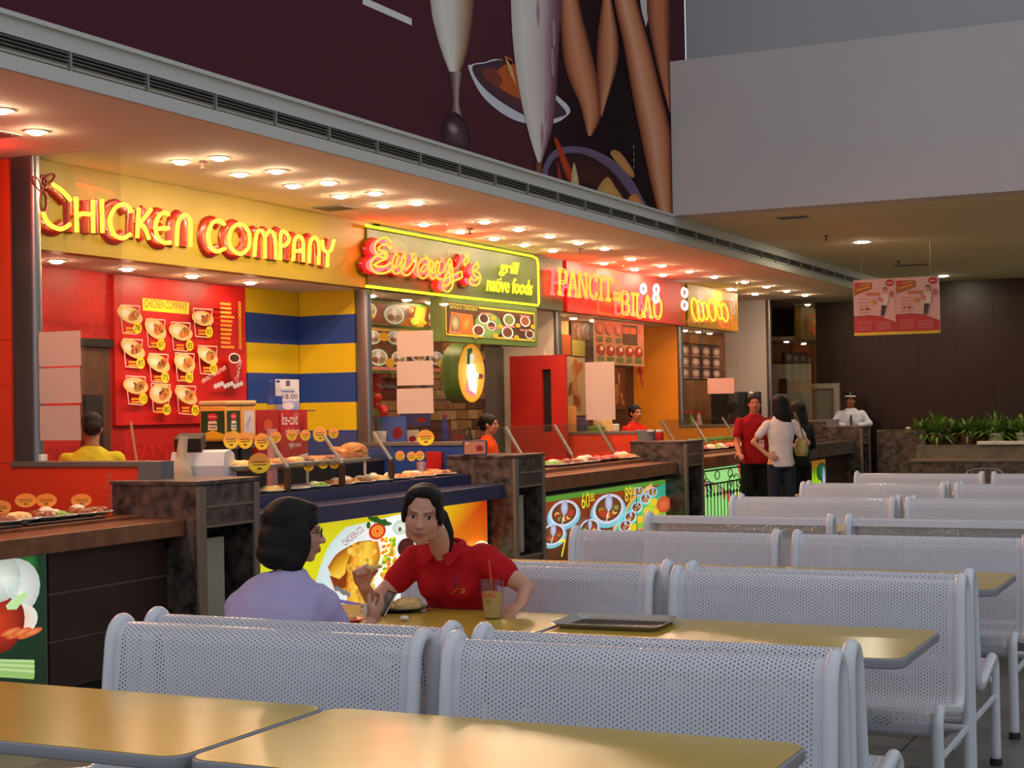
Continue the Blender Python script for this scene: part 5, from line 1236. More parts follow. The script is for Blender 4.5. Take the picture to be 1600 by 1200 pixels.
aisle_card(402, 436, 640, 690, -7.28, 'dark red drinks box left of the Ice-cold sign', lambda c, W, H_: (c.rect(0, 0, W, H_, S(150, 24, 30), S(170, 34, 34)), c.ell(W*.5, H_*.7, W*.2, H_*.12, S(200, 80, 50))), zb=zq)
aisle_card(439, 480, 640, 678, -7.28, 'red sign reading Ice-cold right here right now', ice, zb=zq)
zt2 = at(455, 641, X=-7.34).z
def std(c, W, H_):
    c.rect(0, 0, W, H_, S(120, 150, 200), S(226, 224, 232)); c.rect(0, H_*.3, W, H_*.7, S(222, 220, 230)); c.rect(W*.42, H_*.78, W*.18, H_*.18, S(90, 80, 130)); c.text('18.00', W*.27, H_*.36, H_*.17, S(20, 20, 30), W*.66)
    c.rect(W*.2, H_*.66, W*.6, H_*.02, S(150, 150, 170)); c.rect(W*.2, H_*.58, W*.6, H_*.05, S(90, 110, 180)); c.ell(W*.5, H_*.14, W*.25, H_*.12, S(214, 216, 230))
aisle_card(432, 467, 593, 641, -7.42, 'white standing price card reading 18.00', std, 'price_card', 0.01, 'plate', 'price card', zb=zt2)
for k, px in enumerate((424, 435)):
    p = at(px, 640, X=-7.36); bottle((p.x, p.y, zt2), '%s water bottle with blue label before the 18.00 card' % ['left', 'right'][k], 'clear', 'bluestripe', 0.25, 0.034, 'water bottles')
tag(MB().box(-7.44, -7.29, at(402, 640, X=-7.36).y, at(482, 640, X=-7.36).y, zt2-0.012, zt2, 0.003).build('display_ledge', 'steel'), 'thin ledge over the drinks boxes carrying the water bottles', 'ledge')
for k, (px, X, z, n) in enumerate([(425, -6.74, zbk, 14), (424, -6.64, ZB, 6)]):
    p = at(px, 700, X=X); h = (at(px, 665, X=X).z if k == 0 else ZS-0.03)-ZB
    t = thing('cup_stack', ['tall stack of pink cups behind the upper shelf', 'short stack of pink cups under the glass shelf'][k], 'cups', (p.x, p.y, ZB))
    for q in range(n): MB().lathe([(0.030, 0), (0.042, h/n*1.25), (0.040, h/n*1.25), (0.028, 0.004)], (0, 0, q*h/n*0.92), 14).build('cup', 'pinkcup', t, True)
aisle_card(690, 702, 705, 734, -6.55, 'red soft drink box at the right end of the blue counter', lambda c, W, H_: (c.rect(0, 0, W, H_, S(196, 24, 34)), c.text('Coca-Cola', W*.72, H_*.12, W*.4, S(240, 232, 230), H_*.75, 1.5)), zb=ZB, cat='box', name='drink_box')
p = at(658, 722, X=-6.5); t = thing('plastic_cup', 'clear tumbler standing on the blue counter near its right end', 'cup', (p.x, p.y, ZB))
MB().lathe([(0.035, 0), (0.05, 0.15), (0.048, 0.15), (0.033, 0.004)], (0, 0, 0), 16).build('body', 'clear', t, True)
MB().lathe([(0.034, 0.006), (0.045, 0.11), (0, 0.11)], (0, 0, 0), 14).build('drink', 'pinkcup', t, True)
# pack of cards and bottle on pillar 2
p = at(742, 710, X=-6.1); carton((p.x, p.y, 1.19), 'patterned flyer box with price 66 on the second pillar', 0.20, 0.10, 0.13, 'bluerail', 0.5, S(190, 120, 90), ['66'])
p = at(740, 690, X=-6.05); bottle((p.x-0.1, p.y+0.12, 1.19), 'dark sauce bottle behind the flyer box', 'black', 'black', 0.24, 0.03)

# ================================================================== other counters: sneeze guards and dishes
def guard(label, pts, X0, z0, glass=True):
    g = thing('sneeze_guard', label, 'glass guard', (X0, at(pts[0], 700, X=X0).y, z0), absolute=True); Ys = []
    for px in pts:
        y = at(px, 700, X=X0).y; Ys.append(y)
        MB().tube([(X0, y, z0), (X0, y, z0+0.10)], 0.012, 8).build('post', 'steel', g, True)
        MB().obox((X0-0.09, y, z0+0.25), (0.095, 0, -0.155), (0, 0.018, 0), (0.008, 0, 0.005)).build('arm', 'chrome', g)
    if glass: MB().obox((X0-0.082, (Ys[0]+Ys[-1])/2, z0+0.255), (0.095, 0, -0.155), (0, (Ys[-1]-Ys[0])/2+0.15, 0), (0.003, 0, 0.002)).build('pane', 'sneeze', g)
guard('tilted glass guard over the salads in front of the red panel', [818, 893, 957], -6.35, 1.0)
guard('tilted glass guard over the trays at the noodle stall', [1057, 1104, 1150], -6.35, 1.0)
for k, (px, kd) in enumerate([(862, 'g'), (876, 'b'), (890, 'b'), (905, 'bw'), (918, 'bw'), (935, 'r'), (952, 'r'), (968, 'w'), (980, 'w')]):
    if kd == 'r' and 'r' not in protos: protos['r'] = make_plate('food_r', .095, .05, 'darktray')
    p = at(px, 715, X=-6.3); plate(kd, (p.x, p.y, 1.0), '%s dish from the left behind the guard over the plate lightbox' % ORD[k], 'dishes at the cursive stall', 1.5)
for k, (px, kd) in enumerate([(1080, 'o'), (1092, 'r'), (1105, 'g'), (1120, 'g'), (1134, 'r'), (1147, 'o')]):
    p = at(px, 700, X=-6.3); plate(kd, (p.x, p.y, 1.0), '%s dish from the left at the noodle stall' % ORD[k], 'dishes at the noodle stall', 1.7)
for k, (pa, pb) in enumerate([(1085, 1112), (1114, 1145)]):
    a, b = at(pa, 690, X=-6.55), at(pb, 690, X=-6.55)
    t = thing('food_warmer', '%s orange food warmer box heaped with greens at the noodle stall' % ['left', 'right'][k], 'food warmer', (-6.6, (a.y+b.y)/2, 1.0), absolute=True)
    MB().box(-6.75, -6.5, a.y, b.y, 1.0, 1.10, 0.01).build('pan', 'orangewall', t)
    f = MB(); random.seed(k)
    for q in range(24): f.ell((random.uniform(-6.72, -6.53), random.uniform(a.y+.05, b.y-.05), 1.11), (0.05, 0.06, 0.035), 8)
    tag(f.build('greens', 'food_g', t, True), kind='stuff')

# ================================================================== stall 3 interior
def d5(c, W, H_):
    c.rect(0, 0, W, H_, S(196, 150, 90), S(214, 120, 90)); c.rect(W*.55, H_*.45, W*.32, H_*.48, S(96, 66, 30)); c.rect(W*.58, H_*.72, W*.26, H_*.14, S(206, 110, 60))
    for k in range(5): c.ell(W*(.12+.19*k), H_*.30, W*.085, H_*.13, S(206, 70, 40), S(150, 40, 24)); c.ell(W*(.14+.19*k), H_*.34, W*.03, H_*.05, S(240, 214, 190)); c.rect(W*(.05+.19*k), H_*.05, W*.13, H_*.10, S(110, 116, 60))
    for k in range(3): c.ell(W*(.12+.18*k), H_*.80, W*.09, H_*.14, S(226, 130, 110), S(196, 90, 70)); c.rect(W*(.05+.18*k), H_*.50, W*.11, H_*.10, S(116, 110, 60))
menu('menu_poster', 'hanging paper menu of red dishes in the noodle stall', XF-0.06, [(929, 497), (1005, 505), (1001, 573), (929, 565)], 0.004, 'paper', d5, 'print', 0.01)
i3 = sgroup('wall_noodle_back')
ya, yb = YP[2]+0.125, YP[3]-0.001
MB().box(XB+0.002, XB+0.012, ya, yb, 0, ZI-0.001).build('back_board', 'brown', i3)
def card3(pa, pb, ya_, yb_, col, col2, name, label):
    X = XB+0.03; a, b = at(pa, yb_, X=X), at(pb, ya_, X=X)
    t = thing(name, label, 'poster', (X, (a.y+b.y)/2, a.z), absolute=True)
    MB().box(X-0.017, X-0.001, a.y, b.y, a.z, b.z).build('board', 'brown', t); c = Canvas((X, a.y, a.z), (0, 1, 0), (0, 0, 1), 0.0004); W, H_ = b.y-a.y, b.z-a.z
    c.rect(0, 0, W, H_, col, col2); random.seed(len(label))
    if col2 != col:
        for k in range(14): c.ell(W*random.uniform(.2, .8), H_*random.uniform(.15, .85), W*.16, H_*.08, random.choice([S(150, 80, 40), S(190, 120, 60), S(206, 150, 90)]), None, random.random()*3)
    c.build('print', 'print', t)
card3(872, 888, 494, 522, S(236, 206, 130), S(236, 206, 130), 'wall_poster', 'pale cream card high on the noodle stall wall')
card3(873, 892, 524, 556, S(206, 100, 40), S(206, 100, 40), 'wall_poster', 'plain orange card below the cream card')
card3(893, 920, 494, 530, S(150, 90, 40), S(120, 70, 40), 'wall_poster', 'brown noodle poster at the top of the noodle stall wall')
card3(894, 914, 532, 558, S(196, 186, 90), S(196, 186, 90), 'wall_poster', 'lime yellow card in the noodle stall')
card3(884, 914, 557, 650, S(196, 170, 120), S(214, 196, 160), 'wall_poster', 'tall poster of fried noodles beside the red panel')
card3(960, 976, 575, 640, S(110, 56, 40), S(130, 60, 50), 'wall_poster', 'narrow dark red poster behind the taped sheet')
t = thing('noodle_back_counter', 'brown back counter of the noodle stall with pots', 'counter', (-7.4, 18.2, 0), absolute=True)
zk = at(920, 678, X=-7.2).z
MB().box(XB+0.03, -7.2, 16.76, 18.45, 0, zk-0.03).build('cabinet', 'brown', t); MB().box(XB+0.03, -7.18, 16.76, 18.45, zk-0.03, zk, 0.004).build('worktop', 'stick', t)
for k, (px, r, h, m_) in enumerate([(888, .10, .34, 'amber'), (905, .10, .2, 'bluerail'), (925, .16, .08, 'food_g'), (942, .12, .16, 'food_y'), (956, .10, .1, 'plate')]):
    p = at(px, 675, X=-7.4)
    tag(MB().lathe([(r*.8, 0), (r, 0.02), (r, h*.9), (r*.9, h), (r*.3, h)], (p.x, p.y, zk), 18).build('kitchen_pot', m_, None, True), '%s pot from the left on the noodle stall back counter' % ORD[k], 'pot', 'noodle stall pots')
p = at(1008, 688, Y=16.78); carton((p.x, 16.78, 1.19), 'grey weighing box on the third pillar', 0.22, 0.2, 0.12, 'greycap', 0.4, S(120, 116, 110))
for k, (px, m_, l_) in enumerate([(1017, 'clear', 'clear lidded tub on the third pillar'), (1031, 'reddoor', 'red jar with white lid at the right of the third pillar')]):
    p = at(px, 688, Y=16.62); t = thing('jar', l_, 'jar', (p.x, 16.62, 1.19))
    MB().lathe([(0.04, 0), (0.045, 0.01), (0.045, 0.09), (0.035, 0.10)], (0, 0, 0), 14).build('body', m_, t, True); MB().lathe([(0.043, 0.10), (0.043, 0.125), (0.0, 0.127)], (0, 0, 0), 14).build('lid', 'plate', t, True)
p = at(1000, 580, Y=20.85); t = thing('utensil', 'wooden ladle hanging on the orange wall', 'utensil', (p.x, 20.86, p.z-0.1))
MB().ell((0, 0, 0.12), (0.04, 0.015, 0.05), 10).tube([(0, 0, 0.08), (0.03, 0, -0.12)], 0.01, 8).build('ladle', 'reddoor', t, True)

# ================================================================== stall 4 interior
i4 = sgroup('wall_last_stall_back')
MB().box(XB+0.002, XB+0.012, YP[3]+0.125, YP[4]-0.001, 0, ZI-0.001).build('back_board', 'tanboard', i4)
def d6(c, W, H_):
    for k in range(4):
        c.rect(W*k/4+.01, 0, W/4-.02, H_, S(70, 50, 44), S(80, 56, 46))
        for j in range(3): c.ell(W*(k+.5)/4, H_*(.17+.33*j), W*.09, H_*.12, S(214, 196, 170), S(160, 90, 60)); c.rect(W*(k+.15)/4, H_*(.01+.33*j), W*.17, H_*.03, S(190, 120, 90))
mz = menu('menu_board', 'four-panel menu lightbox inside the last stall', XF-0.3, [(1062, 536), (1126, 543), (1124, 594), (1062, 590)], 0.06, 'black', d6, 'lit_low', 0.02)
t = thing('coffee_machine', 'dark coffee machine with steel jug behind the man in red', 'machine', (-7.3, 23.6, 0), absolute=True)
a, b = at(1150, 660, X=-7.2), at(1190, 612, X=-7.2)
MB().box(-7.6, -7.2, a.y, b.y, 0, b.z, 0.02).build('body', 'black', t); MB().lathe([(0.05, 0), (0.06, .02), (.05, .2), (0.03, .22)], (-7.14, a.y+0.6, a.z+0.25), 14).build('jug', 'chrome', t, True)
for k, px in enumerate((1072, 1080, 1092)):
    p = at(px, 650, X=-7.3)
    bottle((p.x, p.y, 0.99), '%s tall bottle from the left inside the last stall' % ORD[k], ['clear', 'food_g', 'pinkcup'][k], 'reddoor', 0.5, 0.06, 'bottles inside the last stall')
t = thing('last_stall_back_counter', 'dark back counter with bottles in the last stall', 'counter', (-7.5, 22.5, 0), absolute=True)
MB().box(XB+0.02, -7.15, 21.1, 23.1, 0, 0.96).build('cabinet', 'brown', t); MB().box(XB+0.02, -7.13, 21.1, 23.1, 0.96, 0.99, 0.004).build('worktop', 'black', t)
for y in (21.4, 22.6): MB().tube([(XF-0.33, y, 2.3), (XF-0.33, y, ZI)], 0.01, 6).build('hanger', 'steel', mz, True)
# corridor behind the tinted glass
cr = sgroup('wall_corridor')
MB().box(-7.9, -6.9, 26.35, 26.45, 0, 2.25).build('pale_panel', 'palepanel', cr); MB().box(-7.45, -7.3, 26.33, 26.349, 1.75, 2.0).build('dark_window', 'black', cr)
dd = at(1295, 640, Y=26.58)
d2_ = thing('exit_door_frame', 'beige door frame on the dark end wall beside the guard', 'door', (dd.x, 26.55, 0), absolute=True)
xa, xb, zt = at(1275, 640, Y=26.55).x, at(1312, 640, Y=26.55).x, at(1295, 599, Y=26.55).z
MB().box(xb-0.09, xb, 26.52, 26.6, 0, zt).build('jamb', 'panelcream', d2_); MB().box(xa-0.3, xb-0.09, 26.52, 26.6, zt-0.09, zt).build('header', 'panelcream', d2_)
MB().box(xa-0.3, xb-0.091, 26.56, 26.598, 0, zt-0.091).build('leaf', 'greydoor', d2_)

# ================================================================== taped sheets
def sheet(corners, Y, label, m='paper', X=None):
    P = [at(a, b, Y=Y) for a, b in corners]; x0, x1 = min(p.x for p in P), max(p.x for p in P); z0 = (P[2].z+P[3].z)/2; z1_ = (P[0].z+P[1].z)/2
    mb = MB(); n = 6; vs = []
    for j in range(n+1):
        for i in range(n+1):
            u_, v_ = i/n, j/n; vs.append((x0+(x1-x0)*u_, Y-0.0035*(1+math.sin(u_*5+v_*3))*(0.4+abs(u_-.5)), z0+(z1_-z0)*v_))
    k = len(vs); vs += [(a, b-0.0008, c_) for a, b, c_ in vs]; N = n+1
    fs = [(j*N+i, j*N+i+1, (j+1)*N+i+1, (j+1)*N+i) for j in range(n) for i in range(n)]; fs += [tuple(k+q for q in f) for f in fs]
    mb.add(vs, fs); o = mb.build('paper_sheet', m, None, 'all'); tag(o, label, 'paper', 'sheets taped to the glass')
yg = YP[0]+0.040
for k, (a, b) in enumerate([(518, 572), (575, 630), (634, 688)]): sheet([(57, a), (126, a), (127, b), (58, b)], yg, '%s blank sheet taped to the first glass partition' % ['top', 'middle', 'bottom'][k])
yg = YP[1]+0.040
for k, (a, b) in enumerate([(517, 557), (564, 602), (607, 646)]): sheet([(622, a), (677, a), (676, b), (621, b)], yg, '%s blank sheet taped to the glass before the brick wall' % ['top', 'middle', 'bottom'][k])
sheet([(915, 566), (960, 565), (961, 656), (916, 656)], YP[2]+0.040, 'tall blank sheet taped to the glass of the noodle stall')
sheet([(1106, 591), (1147, 591), (1147, 615), (1106, 615)], YP[3]+0.040, 'small pink sheet taped to the glass of the last stall', 'paperpink')

# ================================================================== hanging poster
YH = 19.0
t = thing('hanging_poster', 'double promotional poster hanging from the low ceiling, yellow bottom strip', 'poster', (-3.9, YH, 2.4), absolute=True)
P = [at(1333, 436, Y=YH), at(1467, 432, Y=YH), at(1333, 523, Y=YH)]; x0, x1, z1_, z0 = P[0].x, P[1].x, 3.07, 2.39; W, H_ = x1-x0, z1_-z0
MB().box(x0, x1, YH, YH+0.02, z0, z1_).build('board', 'paper', t)
c = Canvas((x0, YH-0.001, z0), (1, 0, 0), (0, 0, 1), 0.0005); c.rect(0, 0, W, H_, S(226, 180, 180), S(232, 196, 196)); c.rect(0, 0, W, H_*.05, S(236, 206, 30))
for k in range(2):
    o = W/2*k; w_ = W/2
    c.poly([(o, H_*.05), (o+w_, H_*.05), (o+w_, H_*.22), (o+w_*.7, H_*.31), (o+w_*.35, H_*.34), (o, H_*.33)], S(196, 36, 44)); c.line([(o, H_*.34), (o+w_*.35, H_*.35), (o+w_*.7, H_*.32)], 0.012, S(150, 20, 30))
    c.poly([(o+w_*.02, H_*.72), (o+w_*.45, H_*.83), (o+w_*.45, H_*.94), (o+w_*.02, H_*.95)], S(170, 90, 30)); c.poly([(o+w_*.02, H_*.86), (o+w_*.14, H_*.88), (o+w_*.14, H_*.95), (o+w_*.02, H_*.95)], S(206, 50, 40))
    c.line([(o+w_*.08, H_*.81), (o+w_*.40, H_*.87)], H_*.03, S(230, 170, 60)); c.line([(o+w_*.16, H_*.90), (o+w_*.40, H_*.92)], H_*.02, S(230, 170, 60)); c.poly([(o+w_*.3, H_*.70), (o+w_*.62, H_*.70), (o+w_*.62, H_*.76), (o+w_*.28, H_*.76)], S(200, 120, 90))
    c.ell(o+w_*.86, H_*.92, w_*.1, H_*.06, S(196, 30, 40)); c.rect(o+w_*.80, H_*.91, w_*.12, H_*.02, S(236, 200, 200))
    c.ell(o+w_*.75, H_*.80, w_*.055, H_*.05, S(60, 36, 34)); c.ell(o+w_*.75, H_*.78, w_*.045, H_*.045, S(214, 160, 130)); c.poly([(o+w_*.66, H_*.52), (o+w_*.80, H_*.50), (o+w_*.84, H_*.72), (o+w_*.64, H_*.72)], S(222, 214, 204)); c.poly([(o+w_*.58, H_*.62), (o+w_*.70, H_*.57), (o+w_*.70, H_*.66), (o+w_*.60, H_*.68)], S(214, 120, 130))
    c.poly([(o+w_*.64, H_*.34), (o+w_*.72, H_*.34), (o+w_*.78, H_*.52), (o+w_*.66, H_*.53)], S(52, 40, 40)); c.ell(o+w_*.9, H_*.72, w_*.05, H_*.06, S(196, 110, 120)); c.ell(o+w_*.48, H_*.59, w_*.06, H_*.045, S(214, 140, 60))
    for j in range(5): c.rect(o+w_*.12, H_*(.40+.06*j), w_*(.26+.03*(j % 2)), H_*.014, S(190, 120, 130))
    c.ell(o+w_*.20, H_*.47, w_*.03, H_*.025, S(190, 70, 70)); c.ell(o+w_*.32, H_*.47, w_*.04, H_*.025, S(170, 50, 50))
    for j in range(5): c.rect(o+w_*.08, H_*(.10+.035*j), w_*(.35), H_*.012, S(220, 130, 130)); c.rect(o+w_*.52, H_*(.10+.03*j), w_*(.36), H_*.012, S(220, 130, 130))
c.rect(W/2-0.003, H_*.05, 0.006, H_*.95, S(170, 140, 140)); c.build('print', 'print', t)
for x in (x0+0.1, x1-0.1): MB().tube([(x, YH+0.01, z1_), (x, YH+0.01, 3.56)], 0.001, 5).build('hanging_wire', 'steel', t)

# ================================================================== planters at the far end
gw = tag(MB().box(-5.62, -4.82, 25.6, 26.0, 0, at(1385, 672, Y=25.6).z, 0.006).build('granite_divider', 'granite'), 'dark granite divider wall right of the guard', 'divider')
pz = at(1500, 700, Y=25.2).z
pa = thing('planter_box', 'long planter box with pale marble top and dark front at the far right', 'planter', (-2.5, 25.3, 0), absolute=True)
xa = at(1424, 720, Y=24.9).x
MB().box(xa, 1.5, 24.9, 26.2, 0, 0.62).build('front_wall', 'granite', pa); MB().box(xa-0.02, 1.5, 24.86, 26.2, 0.62, 0.66, 0.004).build('ledge', 'granite_trim', pa)
MB().box(xa, 1.5, 25.3, 26.2, 0.66, 0.84).build('upper_wall', 'marble', pa); MB().box(xa, 1.5, 25.3, 26.2, 0.84, 0.87, 0.004).build('marble_top', 'marble', pa)
def potted(px, Y, label, seed, s=1.0, pot='terracotta'):
    random.seed(seed); p = at(px, 690, Y=Y)
    t = thing('potted_plant', label, 'plant', (p.x, Y, 0.87))
    MB().lathe([(0.09, 0), (0.13, 0.16), (0.14, 0.16), (0.14, 0.18), (0.115, 0.18), (0.1, 0.14), (0, 0.14)], (0, 0, 0), 16).build('pot', pot, t, True)
    lf = MB()
    for k in range(120):
        a = random.random()*6.28; L_ = random.uniform(0.18, 0.50)*s; el_ = random.uniform(-0.1, 1.35); wd = random.uniform(0.010, 0.022)
        d = Vector((math.cos(a)*math.cos(el_), math.sin(a)*math.cos(el_), math.sin(el_))); sd = Vector((-math.sin(a), math.cos(a), 0))*wd
        b0 = Vector((0, 0, 0.14)); m1 = b0+d*L_*0.55; m2 = b0+d*L_+Vector((0, 0, -L_*0.25))
        lf.add([b0, m1+sd, m1-sd, m2], [(0, 1, 2), (1, 3, 2)])
        lf.add([b0-Vector((0, 0, .001)), m1+sd-Vector((0, 0, .002)), m1-sd-Vector((0, 0, .002)), m2], [(0, 1, 2), (1, 3, 2)])
    tag(lf.build('leaves', 'foliage', t), kind='stuff')
for k, px in enumerate([1440, 1465, 1490, 1512, 1535, 1558, 1580, 1600]):
    potted(px, 25.6 if k % 2 else 25.75, '%s leafy potted plant from the left in the far planter' % ORD[k], 20+k, 1.0+0.2*(k in (1, 5, 7)), 'plate' if k in (5, 7) else 'terracotta')
a = at(1527, 704, Y=25.22); tag(MB().box(a.x, 1.4, 25.18, 25.28, 0.875, 0.93, 0.01).build('white_trough', 'plate'), 'white trough edge lying along the front of the far planter', 'trough')
a = at(1425, 663, Y=25.6); tag(MB().ell((a.x-0.1, 25.8, gw.dimensions.z+0.02), (0.05, 0.05, 0.03), 10).build('folded_cloth', 'paper', None, True), 'small pale folded cloth on the granite divider', 'cloth')

# ================================================================== things on the women's table
TZ = 0.7515
P = [at(912, 978, Z=TZ), at(1058, 980, Z=TZ), at(1075, 949, Z=TZ), at(930, 946, Z=TZ)]
t = thing('serving_tray', 'empty grey-brown plastic tray at the far edge of the right table', 'tray', (-2.25, 5.62, TZ), 0.05)
o_ = rrect(-0.215, 0.215, -0.16, 0.16, 0.04); i_ = rrect(-0.19, 0.19, -0.135, 0.135, 0.03); n = len(o_)
mb = MB(); mb.v = [(x, y, 0.0) for x, y in i_]+[(x, y, 0.022) for x, y in o_]+[(x*1.02, y*1.02, 0.020) for x, y in o_]+[(x*.99, y*.99, -0.0) for x, y in i_]
mb.f = [tuple(range(n))]+[(k, (k+1) % n, n+(k+1) % n, n+k) for k in range(n)]+[(n+k, n+(k+1) % n, 2*n+(k+1) % n, 2*n+k) for k in range(n)]
mb.build('tray_body', 'greytray', t, True)
p = at(770, 966, Z=TZ)
t = thing('drink_cup', 'clear plastic cup of orange drink with a straw by the woman in red', 'cup', (p.x, p.y, TZ))
MB().lathe([(0.034, 0), (0.036, 0.004), (0.049, 0.150), (0.051, 0.153), (0.047, 0.150), (0.034, 0.005)], (0, 0, 0), 24).build('body', 'clear', t, True)
MB().lathe([(0.0335, 0.005), (0.043, 0.105), (0, 0.105)], (0, 0, 0), 20).build('drink', mat('orange_drink', S(236, 190, 110), 0.3), t, True)
MB().tube([(0.01, 0.0, 0.01), (-0.018, 0.01, 0.235)], 0.0035, 8).build('straw', mat('orange_straw', S(226, 70, 30), 0.4), t, True)
vs, fs, asp = text_mesh('SIZZLING'); mb = MB(); R_ = lambda z: 0.0375+z*0.0875
for tx_, z0_, h_, a0, aw in (('SIZZLING', 0.088, 0.022, -2.55, 1.75), ('O', 0.060, 0.018, -1.7, 0.4)):
    vs, fs, asp = text_mesh(tx_); mb.add([(R_(z0_+b*h_)*math.cos(a0+a_*aw), R_(z0_+b*h_)*math.sin(a0+a_*aw), z0_+b*h_) for a_, b in vs], fs)
mb.build('red_print', mat('red_ink', S(220, 50, 30), 0.5), t)
p = at(617, 954, Z=TZ)
t = thing('dinner_plate', 'black oval plate with yellow rice in front of the woman in red', 'plate', (p.x, p.y, TZ))
MB().lathe([(0.09, 0), (0.11, 0.004), (0.155, 0.016), (0.152, 0.019), (0.1, 0.008), (0, 0.008)], (0, 0, 0), 28, 1.0, 0.75).build('plate', 'black', t, True)
MB().ell((0.05, 0.02, 0.020), (0.070, 0.050, 0.036), 16).ell((-0.01, 0.02, 0.016), (0.055, 0.045, 0.022), 14).ell((0.075, 0.03, 0.03), (0.035, 0.03, 0.026), 12).build('rice', 'food_y', t, True)
MB().ell((-0.09, 0.0, 0.015), (0.03, 0.03, 0.015), 10).build('meat', 'food_b', t, True)
p = at(545, 972, Z=TZ)
t = thing('snack_dish', 'small orange dish with leftovers beside the woman in lavender', 'dish', (p.x, p.y, TZ))
MB().lathe([(0.04, 0), (0.06, 0.012), (0.058, 0.014), (0.03, 0.006), (0, 0.006)], (0, 0, 0), 20).build('dish', 'redtile', t, True)
MB().ell((0, 0, 0.012), (0.035, 0.03, 0.014), 10).build('leftovers', 'food_o', t, True)
p = at(552, 962, Z=TZ)
t = thing('napkin', 'white paper napkin standing crumpled by the orange dish', 'napkin', (p.x+0.02, p.y+0.08, TZ))
MB().prism([(-0.03, 0, 0), (0.02, 0.01, 0), (0.04, 0, 0.075), (-0.005, 0.006, 0.07)], (0.0, 0.012, 0)).build('paper', 'plate', t)
p = at(632, 970, Z=TZ)
tag(MB().ell((p.x, p.y, TZ+0.011), (0.02, 0.016, 0.011), 8).build('crumpled_tissue', 'plate', None, True), 'crumpled white tissue beside the phone hand', 'tissue')
# ================================================================== people
def skin_mat(name, base, lip, dark):
    m = bpy.data.materials.new(name); m.use_nodes = True; nt = m.node_tree; b = nt.nodes['Principled BSDF']
    a = nt.nodes.new('ShaderNodeAttribute'); a.attribute_name = 'Col'; nt.links.new(a.outputs['Color'], b.inputs['Base Color'])
    b.inputs['Roughness'].default_value = 0.5; b.inputs['Specular IOR Level'].default_value = 0.35
    return m
M['skin'] = skin_mat('skin', None, None, None)
M['eyewhite'] = mat('eye_white', S(226, 218, 210), 0.25); M['iris'] = mat('iris_dark', S(30, 20, 16), 0.15)
def cloth(name, col, col2=None): return mat(name, col, 0.85, mix=col2 or col, scale=10, bump=0.25, bscale=40, spec=0.2)

WS = bpy.data.scenes.new('workshop')     # empty side scene, so growing a surface does not re-evaluate the hall
def remesh(mb, voxel, smooth=4, name='shape'):
    """one continuous surface grown over overlapping volumes"""
    me = mb.mesh(name); o = bpy.data.objects.new(name, me); WS.collection.objects.link(o)
    r = o.modifiers.new('r', 'REMESH'); r.mode = 'VOXEL'; r.voxel_size = voxel; r.use_smooth_shade = True
    s = o.modifiers.new('s', 'SMOOTH'); s.factor = 0.5; s.iterations = smooth
    with bpy.context.temp_override(scene=WS, view_layer=WS.view_layers[0]):
        dg = bpy.context.evaluated_depsgraph_get(); dg.update()
        out = bpy.data.meshes.new_from_object(o.evaluated_get(dg))
    bpy.data.objects.remove(o); bpy.data.meshes.remove(me)
    out.polygons.foreach_set('use_smooth', [True]*len(out.polygons)); return out

def rotm(yaw=0, pitch=0, roll=0): return Euler((pitch, roll, yaw), 'XYZ').to_matrix()

def head_shapes(mb, c, R, s=1.0, male=False):
    """head centred at c, facing local -y turned by R; 0.23 m tall at s = 1"""
    def E_(p, r): mb.ell(Vector(c)+R@(Vector(p)*s), tuple(q*s for q in r), 18, R)
    E_((0, .018, .035), (.074, .094, .080)); E_((0, -.022, -.026), (.064, .066, .080)); E_((0, -.042, -.076), (.042 if male else .036, .036, .030)); E_((0, -.056, -.092), (.024 if male else .018, .020, .015))
    for q in (-1, 1):
        E_((q*.034, -.056, -.026), (.024, .023, .030)); E_((q*.030, -.074, .024), (.026, .014, .009)); E_((q*.075, .010, -.008), (.009, .020, .031)); E_((q*.040, -.022, -.062), (.020, .036, .030))
        E_((q*.010, -.094, -.028), (.009, .010, .008))
    P = [Vector(c)+R@(Vector(p)*s) for p in ((0, -.080, .014), (0, -.092, -.008), (0, -.101, -.025))]
    mb.limb(P, [.0075*s, .009*s, .0115*s], 10)
    E_((0, -.0845, -.0520), (.023, .011, .0060)); E_((0, -.083, -.0640), (.020, .0125, .0075))

